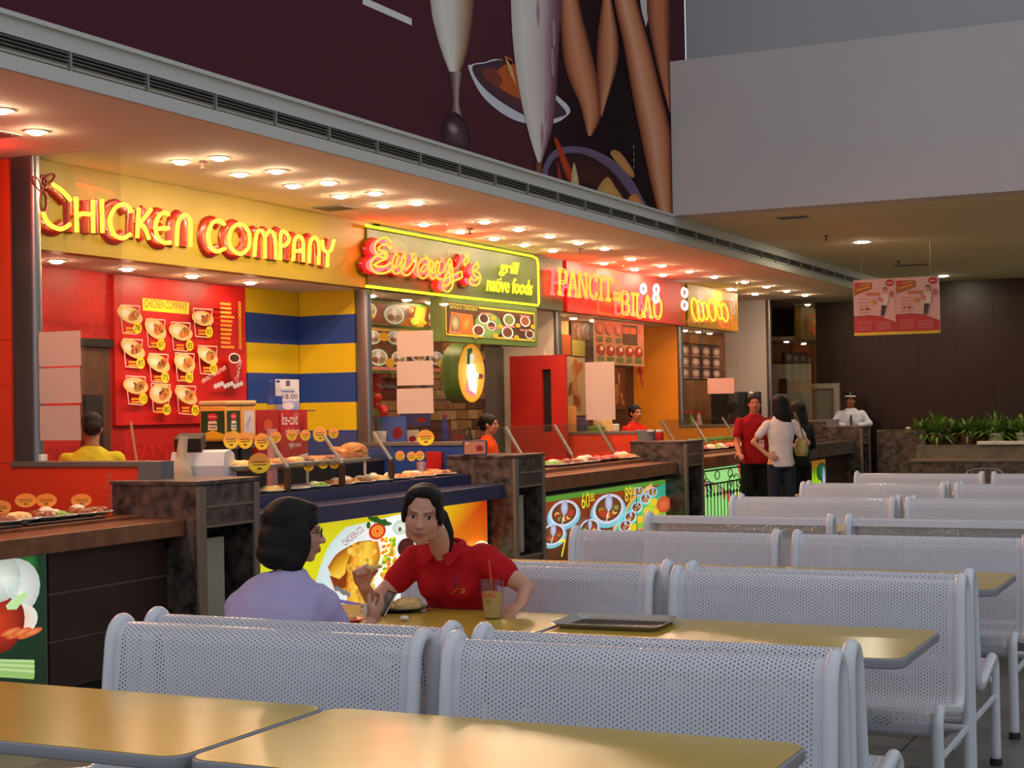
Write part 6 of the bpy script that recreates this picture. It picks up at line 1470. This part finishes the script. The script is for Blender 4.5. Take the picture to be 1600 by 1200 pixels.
def paint(me, fn):
    a = me.color_attributes.new('Col', 'FLOAT_COLOR', 'POINT'); out = []
    for v in me.vertices: out += fn(v.co)
    a.data.foreach_set('color', out)
def lerp4(a, b, t): return tuple(x+(y-x)*t for x, y in zip(a, b))
def skin_paint(me, c, R, s, base, lip, brow, male=False):
    Ri = R.transposed(); c = Vector(c)
    def g(p, q, r): return math.exp(-sum(((a-b)/k)**2 for a, b, k in zip(p, q, r)))
    def fn(co):
        p = (Ri@(co-c))/s; col = base
        if p.length < 0.2 and p.y < -0.02:
            col = lerp4(col, lip, min(1, 1.25*g(p, (0, -.09, -.058), (.024, .03, .009))))
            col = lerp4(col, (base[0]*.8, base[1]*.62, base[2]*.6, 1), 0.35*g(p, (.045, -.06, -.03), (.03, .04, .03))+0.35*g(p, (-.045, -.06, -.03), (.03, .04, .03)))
            col = lerp4(col, (base[0]*.3, base[1]*.22, base[2]*.2, 1), min(1, g(p, (.011, -.1, -.036), (.005, .02, .004))+g(p, (-.011, -.1, -.036), (.005, .02, .004))))
            col = lerp4(col, (base[0]*.45, base[1]*.35, base[2]*.33, 1), 0.6*g(p, (0, -.09, -.0575), (.022, .03, .0018)))
            for q in (-1, 1):
                x = (p.x*q-.031)/.021
                if abs(x) < 1.15: 
                    zb = .0270-.0045*x*x+.0025*x; col = lerp4(col, brow, 0.95*math.exp(-((p.z-zb)/(.0042 if male else .0033))**2)*max(0, 1-max(0, abs(x)-.75)*2.5))
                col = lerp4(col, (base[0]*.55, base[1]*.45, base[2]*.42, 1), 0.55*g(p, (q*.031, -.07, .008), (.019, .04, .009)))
        return col
    paint(me, fn)

def add_eyes(parent, bodyme, c, R, s, look=(0, 0)):
    bvh = BVHTree.FromPolygons([v.co for v in bodyme.vertices], [tuple(p.vertices) for p in bodyme.polygons])
    for q in (-1, 1):
        o = Vector(c)+R@(Vector((q*.031, -.2, .0065))*s); hit = bvh.ray_cast(o, R@Vector((0, 1, 0)))
        if hit[0] is None: continue
        h = hit[0]; ro = R@rotm(q*0.18)
        w_ = MB().ell(h+ro@(Vector((0, .0012, 0))*s), (.0150*s, .0045*s, .0066*s), 14, ro).build('eye', 'eyewhite', parent, True)
        MB().ell(h+ro@(Vector((look[0], -.0027, look[1]))*s), (.0064*s, .0016*s, .0062*s), 12, ro).build('iris', 'iris', w_, True)
        pts = [h+ro@(Vector((.0160*math.cos(t), -.0015-.002*math.sin(t), .0070*math.sin(t)+.0005))*s) for t in [PI*k/8 for k in range(9)]]
        MB().tube(pts, .0011*s, 5).build('lash_line', 'hair', w_, True)

def hand(mb, wrist, fdir, palm_n, s=1.0, curl=0.5, side=1, r=0.0085, spread=0.12):
    """palm, four bent fingers of unequal length and a thumb; palm_n points out of the palm"""
    f = Vector(fdir).normalized(); n = Vector(palm_n); n = (n-f*n.dot(f)).normalized(); a = f.cross(n)*side   # a: towards the thumb
    w0 = Vector(wrist); rm = Matrix((a, f, n)).transposed()
    mb.ell(w0+f*0.045*s, (.040*s, .052*s, .016*s), 14, rm); mb.ell(w0+f*0.07*s, (.038*s, .028*s, .014*s), 12, rm); mb.ell(w0+f*0.03*s+a*.024*s+n*.006*s, (.018*s, .032*s, .016*s), 10, rm)
    for k, (off, L_) in enumerate(((.029, .072), (.010, .080), (-.010, .075), (-.028, .058))):
        p = w0+f*.085*s+a*off*s; d = (f+a*off*spread*40*0.1).normalized(); path = [p-f*.02*s, p]; ang = 0
        for j, fr in enumerate((.45, .32, .23)):
            ang += curl*(0.9 if j == 0 else 1.1); dd = d*math.cos(ang)+n*math.sin(ang); p = p+dd*L_*fr*s; path.append(p.copy())
        mb.limb(path, [r*1.12*s, r*1.08*s, r*s, r*.92*s, r*.8*s], 8)
    t0 = w0+f*.022*s+a*.026*s+n*.004*s; d1 = (a*.75+f*.6+n*.25).normalized(); d2_ = (f*.8+a*.25+n*(.3+curl*.5)).normalized(); d3_ = (f*.7-a*.1*curl*3+n*(.4+curl*.5)).normalized()
    p1 = t0+d1*.036*s; p2 = p1+d2_*.030*s; p3 = p2+d3_*.022*s
    mb.limb([t0, p1, p2, p3], [.014*s, .0115*s, .0098*s, .008*s], 8)

def dims_from(bm_, names): pass
SK_A, SK_B, SK_M = S(178, 124, 98), S(190, 134, 106), S(164, 110, 84)
LIP, BROW = S(158, 84, 76), S(34, 24, 22)

def assemble(root, body, c, R, s, skin, voxel, male=False, eyes=True, look=(0, 0), lip=LIP):
    me = remesh(body, voxel, 7 if voxel < .006 else 4, 'body'); skin_paint(me, c, R, s, skin, lip, BROW, male); me.materials.append(M['skin'])
    o = link(bpy.data.objects.new('body', me), root)
    if eyes: add_eyes(o, me, c, R, s, look)
    return o
def garment(root, mb, name, m, voxel, smooth=6, noise=0.0, seed=1, cut=None):
    me = remesh(mb, voxel, smooth, name)
    if noise:
        nv = len(me.vertices); co = [0.0]*nv*3; no = [0.0]*nv*3; me.vertices.foreach_get('co', co); me.vertices.foreach_get('normal', no)
        for i in range(0, nv*3, 3):
            x, y, z = co[i:i+3]; d = (math.sin(x*31+z*17+seed)*math.sin(y*27-z*23+seed*2)+0.6*math.sin(x*60-z*44+y*50+seed))*noise
            co[i] += no[i]*d; co[i+1] += no[i+1]*d; co[i+2] += no[i+2]*d
        me.vertices.foreach_set('co', co)
    me.materials.append(m if not isinstance(m, str) else M[m]); return link(bpy.data.objects.new(name, me), root)

# ---------------------------------------------------------------- woman in red at the table
W1 = (-3.10, 6.02, 0.0)
w1 = thing('person', 'woman in red polo shirt eating at the table, facing the camera', 'person', W1)
hc = Vector((-0.010, -0.37, 1.160)); HS = 1.06; HR = rotm(0.40, 0.12, 0.10)
b = MB(); head_shapes(b, hc, HR, HS)
b.limb([(-0.005, -0.315, 1.12), (0.0, -0.25, 1.05), (0.0, -0.18, 0.97)], [.048, .049, .060], 16)
b.loft([(0, 0.05, .47, .17, .13), (0, 0.04, .60, .14, .105), (0, -.02, .72, .135, .10), (0, -.09, .85, .15, .105), (0, -.14, .94, .165, .09), (0, -.18, 1.0, .10, .065)], 24)
LA = [Vector(p) for p in ((.165, -.15, .965), (.26, -.15, .905), (.352, -.15, .848), (.378, -.255, .800))]     # her left arm, right in the picture
RA = [Vector(p) for p in ((-.165, -.15, .955), (-.23, -.24, .855), (-.275, -.33, .785), (-.235, -.475, .875))]
b.limb(LA, [.052, .043, .036, .025], 14); b.limb(RA, [.052, .043, .038, .026], 14)
for q in (-1, 1): b.limb([(q*.09, .02, .50), (q*.11, -.36, .49), (q*.11, -.38, .10)], [.08, .062, .045], 12); b.ell((q*.11, -.43, .05), (.045, .11, .045), 10)
hand(b, LA[-1], (-.12, -.9, -.28), (0.1, 0, -1), 0.98, 0.5, -1); hand(b, RA[-1], (.05, -.35, .65), (.75, -.45, -.2), 0.98, 1.15, 1)
body1 = assemble(w1, b, hc, HR, HS, S(208, 150, 124), 0.0046, look=(.002, 0), lip=S(166, 82, 78))
red = cloth('red_polo_cloth', S(196, 26, 34), S(184, 22, 32))
g = MB()
g.loft([(0, 0.055, .50, .185, .145), (0, 0.045, .60, .160, .125), (0, -.015, .72, .155, .125), (0, -.085, .84, .175, .135), (0, -.135, .94, .182, .110), (0, -.165, .995, .135, .085), (0, -.19, 1.03, .075, .07)], 28)
for q in (-1, 1): g.ell((q*.065, -.185, .86), (.075, .06, .075), 14)
g.limb([(.15, -.14, .965), LA[0], LA[0].lerp(LA[1], .95)], [.068, .066, .060], 16); g.limb([(-.15, -.14, .955), RA[0], RA[0].lerp(RA[1], .85)], [.068, .066, .058], 16)
sh1 = garment(w1, g, 'polo_shirt', red, 0.008, 6, 0.0022, 3)
cl = MB()     # collar flaps and placket
for q in (-1, 1):
    cl.add([(q*.018, -.262, .985), (q*.085, -.215, 1.035), (q*.098, -.235, 1.000), (q*.060, -.290, .945), (q*.018, -.256, .980), (q*.085, -.205, 1.030), (q*.098, -.228, .995), (q*.060, -.283, .940)], [(0, 1, 2, 3), (4, 7, 6, 5), (0, 3, 7, 4), (2, 1, 5, 6), (3, 2, 6, 7), (0, 4, 5, 1)])
cl.tube(smooth_path([(-.080, -.215, 1.02), (-.072, -.165, 1.035), (0, -.135, 1.04), (.072, -.165, 1.035), (.080, -.215, 1.02)], 5), .016, 8, False, 0.5)
cl.build('collar', red, sh1, True)
lg = Canvas((.075, -.255, .845), (1, .35, 0), (0, -.25, 1), 0.0006)
bv_ = BVHTree.FromPolygons([v.co for v in sh1.data.vertices], [tuple(p.vertices) for p in sh1.data.polygons])
lg.poly([(-.012, .01), (.012, .0), (.006, .045), (-.012, .05)], S(40, 30, 70)); lg.poly([(-.02, -.012), (.03, -.02), (.036, 0), (.005, .006)], S(206, 130, 40)); lg.line([(-.03, -.02), (.03, .004)], .005, S(206, 150, 60))
for i, p in enumerate(lg.V):
    hit = bv_.ray_cast(Vector((p.x, p.y-0.3, p.z)), Vector((0, 1, 0)))
    if hit[0]: lg.V[i] = hit[0]-Vector((0, .002+.0003*(i//4), 0))
lg.build('chest_emblem', 'print', sh1)
h = MB()      # hair pulled back into a ponytail
def HP(p): return hc+HR@(Vector(p)*HS)
h.ell(HP((0, .030, .048)), (.080*HS, .094*HS, .076*HS), 20, HR); h.ell(HP((0, .055, .0)), (.074*HS, .066*HS, .080*HS), 18, HR)
for q in (-1, 1): h.ell(HP((q*.064, -.012, .028)), (.015*HS, .040*HS, .044*HS), 12, HR)
h.ell(HP((0, -.014, .094)), (.060*HS, .052*HS, .026*HS), 16, HR)
for q in (-1, 1): h.ell(HP((q*.046, -.030, .070)), (.026*HS, .030*HS, .034*HS), 12, HR); h.ell(HP((q*.070, .010, .0)), (.016*HS, .034*HS, .04*HS), 10, HR)
h.limb([HP((.02, .110, .02)), HP((.065, .115, -.02)), HP((.098, .095, -.08)), HP((.118, .075, -.17))], [.030, .030, .024, .010], 10)
garment(w1, h, 'hair', 'hair', 0.006, 4)
hb = BVHTree.FromPolygons([v.co for v in body1.data.vertices], [tuple(p.vertices) for p in body1.data.polygons])
MB().ell(HP((.084, .004, -.040)), .0058, 10).build('pearl_earring', 'plate', w1, True)
garment(w1, MB().loft([(0, .06, .44, .19, .15), (0, .04, .56, .175, .14), (0, .03, .60, .16, .12)], 20).limb([(-.09, .02, .50), (-.11, -.37, .49), (-.11, -.385, .12)], [.088, .074, .056]).limb([(.09, .02, .50), (.11, -.37, .49), (.11, -.385, .12)], [.088, .074, .056]), 'trousers', cloth('dark_trousers', S(34, 34, 42)), 0.012)
fp = RA[-1]+Vector((.045, -.055, .062))
tag(MB().ell(Vector(W1)+fp+Vector((.03, .0, .02)), (.026, .016, .012), 10).ell(Vector(W1)+fp+Vector((.055, .01, .025)), (.018, .012, .009), 10).build('food_morsel', 'food_y', None, True), 'morsel of food held in the fist of the woman in red', 'food')

# ---------------------------------------------------------------- woman in lavender, seen from behind
W2 = (-3.24, 4.86, 0.0)
w2 = thing('person', 'woman in lavender top with bobbed hair and glasses, seen from behind', 'person', W2)
hc = Vector((0.015, 0.03, 1.150)); HS = 1.0; HR = rotm(PI-0.98, 0.10, 0)      # faces away to the right
b = MB(); head_shapes(b, hc, HR, HS)
b.limb([(0.0, .03, 1.09), (0, .0, 1.02), (0, -.02, .95)], [.048, .05, .058], 16)
b.loft([(0, -.14, .45, .18, .14), (0, -.16, .60, .16, .12), (0, -.14, .74, .155, .11), (0, -.10, .86, .165, .105), (0, -.06, .94, .16, .085), (0, -.03, .99, .10, .06)], 24)
RA2 = [Vector(p) for p in ((.150, -.05, .905), (.185, .03, .78), (.185, .10, .71), (.165, .30, .785))]; LA2 = [Vector(p) for p in ((-.160, -.07, .875), (-.205, .04, .765), (-.20, .12, .745), (-.06, .33, .765))]
b.limb(RA2, [.052, .045, .038, .026], 14); b.limb(LA2, [.052, .045, .038, .026], 14)
for q in (-1, 1): b.limb([(q*.09, -.10, .50), (q*.11, .28, .49), (q*.11, .32, .10)], [.085, .065, .045], 12); b.ell((q*.11, .37, .05), (.045, .11, .045), 10)
hand(b, RA2[-1], (.35, .45, .62), (-.9, .2, .3), 0.98, 0.75, 1); hand(b, LA2[-1], (.5, .75, -.08), (0, 0, -1), 0.96, 0.5, 1)
assemble(w2, b, hc, HR, HS, S(204, 148, 124), 0.005)
lav = cloth('lavender_cloth', S(182, 168, 206), S(174, 160, 200))
g = MB(); g.loft([(0, -.14, .46, .205, .165), (0, -.165, .60, .19, .15), (0, -.15, .74, .19, .145), (0, -.115, .85, .200, .135), (0, -.085, .91, .188, .118), (0, -.055, .962, .150, .098), (0, -.03, 1.015, .078, .070)], 28)
g.limb([(.13, -.06, .91), RA2[0], RA2[1], RA2[2]], [.072, .072, .068, .060], 16); g.limb([(-.125, -.07, .89), LA2[0], LA2[1], LA2[2]], [.075, .075, .070, .062], 16)
sh2 = garment(w2, g, 'lavender_top', lav, 0.008, 4, 0.0045, 5)
h = MB()
def HP(p): return hc+HR@(Vector(p)*HS)
h.ell(HP((0, .028, .045)), (.092, .106, .086), 22, HR); h.ell(HP((0, .050, -.035)), (.100, .092, .10), 20, HR); h.ell(HP((0, .055, -.085)), (.108, .090, .060), 20, HR)
for q in (-1, 1): h.ell(HP((q*.078, .000, -.035)), (.026, .058, .095), 14, HR); h.ell(HP((q*.082, .012, -.095)), (.026, .055, .055), 12, HR)
h.ell(HP((0, -.022, .098)), (.058, .052, .020), 14, HR)
garment(w2, h, 'bobbed_hair', 'hair', 0.007, 4, 0.0012, 2)
gl = MB()
for q in (-1, 1):
    gl.tube([HP((q*.033+.022*math.cos(t*PI/8), -.094+.004*abs(math.cos(t*PI/8)), .004+.015*math.sin(t*PI/8))) for t in range(16)], .0016, 6, True)
    gl.tube([HP((q*.055, -.092, .008)), HP((q*.074, -.05, .008)), HP((q*.080, .01, .004))], .0016, 6)
gl.tube([HP((-.011, -.094, .008)), HP((.011, -.094, .008))], .0016, 6); gl.build('eyeglasses', 'iron', w2, 'all')
garment(w2, MB().loft([(0, -.14, .44, .20, .16), (0, -.15, .56, .19, .15), (0, -.15, .60, .17, .13)], 20).limb([(-.09, -.10, .50), (-.11, .29, .49), (-.11, .325, .12)], [.09, .076, .056]).limb([(.09, -.10, .50), (.11, .29, .49), (.11, .325, .12)], [.09, .076, .056]), 'trousers', cloth('grey_trousers', S(60, 60, 72)), 0.012)
ph = Vector(W2)+RA2[-1]+Vector((.045, .045, .070))
t = thing('mobile_phone', 'dark slim mobile phone held up by the woman in lavender', 'phone', tuple(ph))
a_ = Vector((.30, .36, .80)).normalized(); b_ = Vector((.9, -.25, -.22)); b_ = (b_-a_*b_.dot(a_)).normalized(); n_ = a_.cross(b_)
MB().obox((0, 0, 0), a_*.050, b_*.020, n_*.006).build('case', 'black', t); MB().obox(-n_*.0065, a_*.044, b_*.017, n_*.0006).build('screen', 'steel', t); MB().obox(b_*.0204, a_*.046, b_*.0007, n_*.004).build('chrome_edge', 'chrome', t)

# ---------------------------------------------------------------- standing figures (local: facing -y)
def standing(label, loc, rz, ht, shirt_m, trouser_m, skin, arms, head_yaw=0, head_pitch=0, male=False, hair='short', build_=1.0, legs=True, name='person', sleeve='short', lean=0.0, hide_below=None, hairm='hair'):
    k = ht/1.70; t = thing(name, label, 'person', loc, rz); V = Vector
    hc = V((0, -.03-lean*.9, 1.585*k)); HS = 0.98*k; HR = rotm(head_yaw, head_pitch, 0)
    w = build_
    b = MB(); head_shapes(b, hc, HR, HS, male)
    b.limb([(0, -.02-lean*.8, 1.52*k), (0, -.005-lean*.75, 1.45*k), (0, 0-lean*.7, 1.38*k)], [.050*k*w, .052*k*w, .062*k*w], 12)
    b.loft([(0, 0, .88*k, .155*k*w, .11*k*w), (0, 0, 1.0*k, .135*k*w, .095*k*w), (0, -lean*.3, 1.12*k, .13*k*w, .095*k*w), (0, -lean*.55, 1.26*k, .155*k*w, .105*k*w), (0, -lean*.7, 1.38*k, .165*k*w, .085*k*w), (0, -lean*.75, 1.44*k, .09*k*w, .06*k*w)], 18)
    A = []
    for q, pts in zip((-1, 1), arms):
        P = [V((q*.165*k*w, -lean*.7, 1.362*k))]+[V(p)*k for p in pts[:-1]]; A.append(P)
        m = P[0].lerp(P[1], .5); b.limb([P[0], m, P[1], P[2]], [.050*k*w, .043*k*w, .037*k*w, .026*k], 10)
        f_, n_, cu = pts[-1]; hand(b, P[2], f_, n_, 0.95*k, cu, q)
    if legs:
        for q in (-1, 1): b.limb([(q*.085*k, 0, .90*k), (q*.095*k, .0, .50*k), (q*.10*k, .02, .09*k)], [.085*k, .062*k, .042*k], 10); b.ell((q*.10*k, -.05, .045), (.042, .115, .042), 10)
    assemble(t, b, hc, HR, HS, skin, 0.0085, male)
    g = MB(); g.loft([(0, 0, .86*k, .172*k*w, .128*k*w), (0, 0, 1.0*k, .152*k*w, .115*k*w), (0, -lean*.3, 1.12*k, .150*k*w, .118*k*w), (0, -lean*.55, 1.26*k, .176*k*w, .128*k*w), (0, -lean*.7, 1.36*k, .178*k*w, .110*k*w), (0, -lean*.72, 1.41*k, .125*k*w, .085*k*w), (0, -lean*.75, 1.465*k, .066*k, .062*k)], 22)
    for q, P in zip((-1, 1), A):
        e = .62 if sleeve == 'short' else 1.0
        g.limb([P[0]-V((q*.02, 0, 0)), P[0], P[0].lerp(P[1], e)]+([P[1].lerp(P[2], .85)] if sleeve == 'long' else []), [.058*k*w, .058*k*w, .055*k*w]+([.042*k*w] if sleeve == 'long' else []), 12)
    sh = garment(t, g, 'shirt', shirt_m, 0.011, 4, 0.0022, len(label))
    if legs:
        g = MB().loft([(0, 0, .84*k, .165*k*w, .122*k*w), (0, 0, .93*k, .160*k*w, .118*k*w), (0, 0, .99*k, .148*k*w, .108*k*w)], 18)
        for q in (-1, 1): g.limb([(q*.083*k, 0, .88*k), (q*.095*k, 0, .50*k), (q*.10*k, .02, .08*k)], [.096*k*w, .078*k*w, .062*k*w], 12)
        garment(t, g, 'trousers', trouser_m, 0.013, 4)
    def HP(p): return hc+HR@(V(p)*HS)
    h = MB(); hs = HS*1.10
    if hair == 'short':
        h.ell(HP((0, .030, .045)), (.080*hs, .092*hs, .076*hs), 18, HR); h.ell(HP((0, .06, -.005)), (.070*hs, .060*hs, .065*hs), 14, HR)
        for q in (-1, 1): h.ell(HP((q*.066, .0, .03)), (.014*hs, .034*hs, .040*hs), 10, HR)
    elif hair == 'receding':
        h.ell(HP((0, .028, .048)), (.080*hs, .090*hs, .078*hs), 18, HR); h.ell(HP((0, .06, -.01)), (.073*hs, .058*hs, .065*hs), 14, HR)
        for q in (-1, 1): h.ell(HP((q*.068, .012, .012)), (.013*hs, .034*hs, .042*hs), 10, HR)
    elif hair == 'bun':
        h.ell(HP((0, .030, .046)), (.080*hs, .094*hs, .076*hs), 18, HR); h.ell(HP((0, .07, .0)), (.068*hs, .055*hs, .07*hs), 14, HR); h.ell(HP((0, .125, .01)), .032*hs, 12, HR)
        for q in (-1, 1): h.ell(HP((q*.064, -.012, .03)), (.015*hs, .040*hs, .044*hs), 10, HR)
    else:      # long, down the back
        h.ell(HP((0, .026, .045)), (.088*hs, .102*hs, .082*hs), 18, HR)
        for q in (-1, 1): h.ell(HP((q*.072, .015, -.04)), (.024*hs, .060*hs, .10*hs), 12, HR)
        L_ = .42 if hair == 'long' else .28
        h.loft([tuple(HP((0, .075, -L_+.02))[:])+(.055*hs, .028*hs), tuple(HP((0, .078, -.20))[:])+(.088*hs, .045*hs), tuple(HP((0, .065, -.10))[:])+(.098*hs, .066*hs), tuple(HP((0, .05, .02))[:])+(.088*hs, .07*hs)], 18)
    garment(t, h, 'hair', hairm, 0.009, 3)
    return t, sh, hc, HR, HS, k
face = lambda vx, vy: math.atan2(vx, -vy)     # heading whose local -y points along (vx, vy)
blk = cloth('black_cloth', S(20, 20, 22)); jean = cloth('dark_jeans', S(40, 44, 56), S(34, 38, 50)); wht = cloth('white_tee_cloth', S(226, 212, 214), S(220, 206, 208)); redm = cloth('red_shirt_cloth', S(160, 20, 30), S(148, 17, 27))
# man in red at the noodle counter
P = at(1178, 640, X=-5.46)
t, sh, hc, HR, HS, k = standing('man in red shirt and black trousers standing at the noodle counter', (P.x, P.y, 0), face(.55, -.83), 1.70, redm, blk, S(190, 116, 88), [((-.24, -.06, 1.12), (-.27, -.25, 1.0), ((0, -.9, -.25), (0, 0, -1), .4)), ((.25, -.02, 1.11), (.20, -.18, .98), ((-.4, -.8, .1), (0, 0, -1), .5))], head_yaw=-.25, male=True, hair='receding', build_=1.08)
c = Canvas((-.02, -.142*k*1.08, 1.06*k), (1, 0, 0), (0, 0, 1), 0.001); c.rect(.03, 0, .06, .09, S(226, 206, 196)); c.rect(.04, .05, .04, .03, S(150, 120, 110)); c.build('name_badge', 'print', sh)
# woman in white
P = at(1219, 640, X=-4.98)
t, sh, hc, HR, HS, k = standing('woman in white tee and jeans with long black hair, hand on hip', (P.x, P.y, 0), face(-.55, .83), 1.68, wht, jean, S(206, 146, 116), [((-.33, .0, 1.13), (-.22, -.16, 1.10), ((.5, -.7, .2), (.4, .4, -.6), .5)), ((.34, .03, 1.16), (.20, .10, 1.01), ((-.75, .35, -.35), (-.3, -.9, 0), .5))], head_yaw=.35, hair='long', build_=0.94)
bag = MB().loft([(-.25, -.02, .97, .05, .12), (-.25, -.02, 1.02, .07, .16), (-.25, -.02, 1.14, .055, .15), (-.25, -.02, 1.17, .03, .13)], 16)
o = thing('shoulder_bag', 'olive beige shoulder bag under the arm of the woman in white', 'bag', (P.x, P.y, 0), face(-.55, .83))
bag.build('body', mat('olive_leather', S(150, 138, 90), 0.5), o, True); MB().tube(smooth_path([(-.25, -.14, 1.15), (-.20, -.06, 1.36), (-.16, .02, 1.47), (-.19, .10, 1.36), (-.25, .10, 1.15)], 5), .009, 6).build('strap', mat('olive_strap', S(110, 104, 60), 0.5), o, 'all')
# woman in black behind her
P = at(1247, 640, X=-5.12)
standing('woman dressed in black with long hair behind the woman in white', (P.x, P.y, 0), face(-.7, .6), 1.60, blk, cloth('black_skirt', S(18, 18, 20)), S(196, 134, 104), [((-.23, -.02, 1.12), (-.20, -.22, 1.03), ((.3, -.9, .1), (.6, 0, -.5), .5)), ((.24, .0, 1.12), (.22, -.16, 1.0), ((-.3, -.9, 0), (0, 0, -1), .5))], head_yaw=.3, hair='longer', build_=1.02, sleeve='long')
# security guard
P = at(1329, 640, Y=25.96); gw_ = cloth('white_uniform', S(206, 212, 232), S(198, 204, 226))
t, sh, hc, HR, HS, k = standing('security guard in white uniform shirt, black tie and peaked cap', (P.x, P.y, 0), face(.25, -.97), 1.72, gw_, blk, S(146, 92, 66), [((-.29, -.12, 1.20), (-.08, -.28, 1.17), ((.9, -.15, 0), (0, 0, -1), .3)), ((.29, -.12, 1.20), (.10, -.28, 1.17), ((-.9, -.2, 0), (0, 0, -1), .3))], male=True, hair='short', build_=1.12, sleeve='long', lean=.08)
HPg = lambda p: hc+HR@(Vector(p)*HS)
cap = MB().lathe([(.088, -.015), (.090, .02), (.118, .055), (.112, .068), (0, .075)], tuple(HPg((0, .01, .075))), 20).build('peaked_cap', 'black', t, True)
MB().lathe([(.0895, -.016), (.0925, -.012), (.0925, .008), (.0905, .012)], tuple(HPg((0, .01, .072))), 20).build('cap_band', 'plate', cap, True)
MB().prism([HPg((.075*math.sin(a), -.055-.075*math.cos(a), .058)) for a in [-1.2+.3*q for q in range(9)]], (0, 0, .006)).build('visor', 'black', cap); MB().ell(HPg((0, -.098, .112)), (.012, .006, .018), 8).build('cap_badge', 'chrome', cap, True)
c = Canvas((-.03, -.245, 1.02*k), (1, 0, 0), (0, .18, 1), 0.001); c.poly([(.012, .0), (.045, .0), (.05, .30), (.03, .36), (.01, .30)], S(24, 24, 30)); c.rect(.11, .14, .07, .07, S(190, 180, 150)); c.rect(.12, .17, .05, .02, S(120, 120, 130)); c.rect(-.10, .18, .06, .008, S(110, 116, 140)); c.build('tie_and_badges', 'print', sh)
# stall staff
P = at(761, 660, Y=14.0)
t, sh, hc, HR, HS, k = standing('cashier in bright orange shirt looking right, behind the second pillar', (P.x, 14.0, 0), face(.75, .12), 1.53, cloth('orange_cloth', S(236, 84, 20), S(224, 74, 18)), blk, S(178, 118, 86), [((-.22, -.04, 1.12), (-.18, -.24, 1.14), ((.1, -.9, 0), (0, 0, -1), .4)), ((.22, -.04, 1.12), (.18, -.24, 1.14), ((-.1, -.9, 0), (0, 0, -1), .4))], hair='bun', build_=.95)
P = at(991, 640, Y=18.85)
t, sh, hc, HR, HS, k = standing('noodle stall worker in red shirt with tied back hair', (P.x, 18.85, 0), face(.75, -.4), 1.60, cloth('red_apron_cloth', S(214, 40, 26), S(200, 34, 24)), blk, S(186, 122, 90), [((-.24, -.02, 1.12), (-.22, -.22, 1.0), ((.1, -.9, 0), (0, 0, -1), .4)), ((.24, -.02, 1.12), (.22, -.22, 1.0), ((-.1, -.9, 0), (0, 0, -1), .4))], head_yaw=-.1, hair='bun', build_=1.0)
c = Canvas((-.06, -.134, 1.26*k), (1, 0, 0), (0, 0, 1), 0.001); c.rect(.0, 0, .12, .07, S(236, 224, 214)); c.rect(.02, .02, .07, .02, S(150, 60, 50)); c.build('shirt_print', 'print', sh)
P = at(143, 700, Y=8.55)
standing('kitchen worker in yellow shirt bending behind the first glass partition', (P.x, 8.55, 0), face(-.5, .6), 1.60, cloth('yellow_cloth', S(222, 206, 50), S(210, 192, 40)), blk, S(170, 112, 82), [((-.22, -.14, 1.12), (-.16, -.32, 1.06), ((.1, -.9, -.2), (0, 0, -1), .4)), ((.22, -.14, 1.12), (.16, -.32, 1.06), ((-.1, -.9, -.2), (0, 0, -1), .4))], head_pitch=.5, hair='short', build_=1.1, lean=.14)
for o in bpy.data.objects:
    if '_abs' in o: del o['_abs']
bpy.data.scenes.remove(WS)
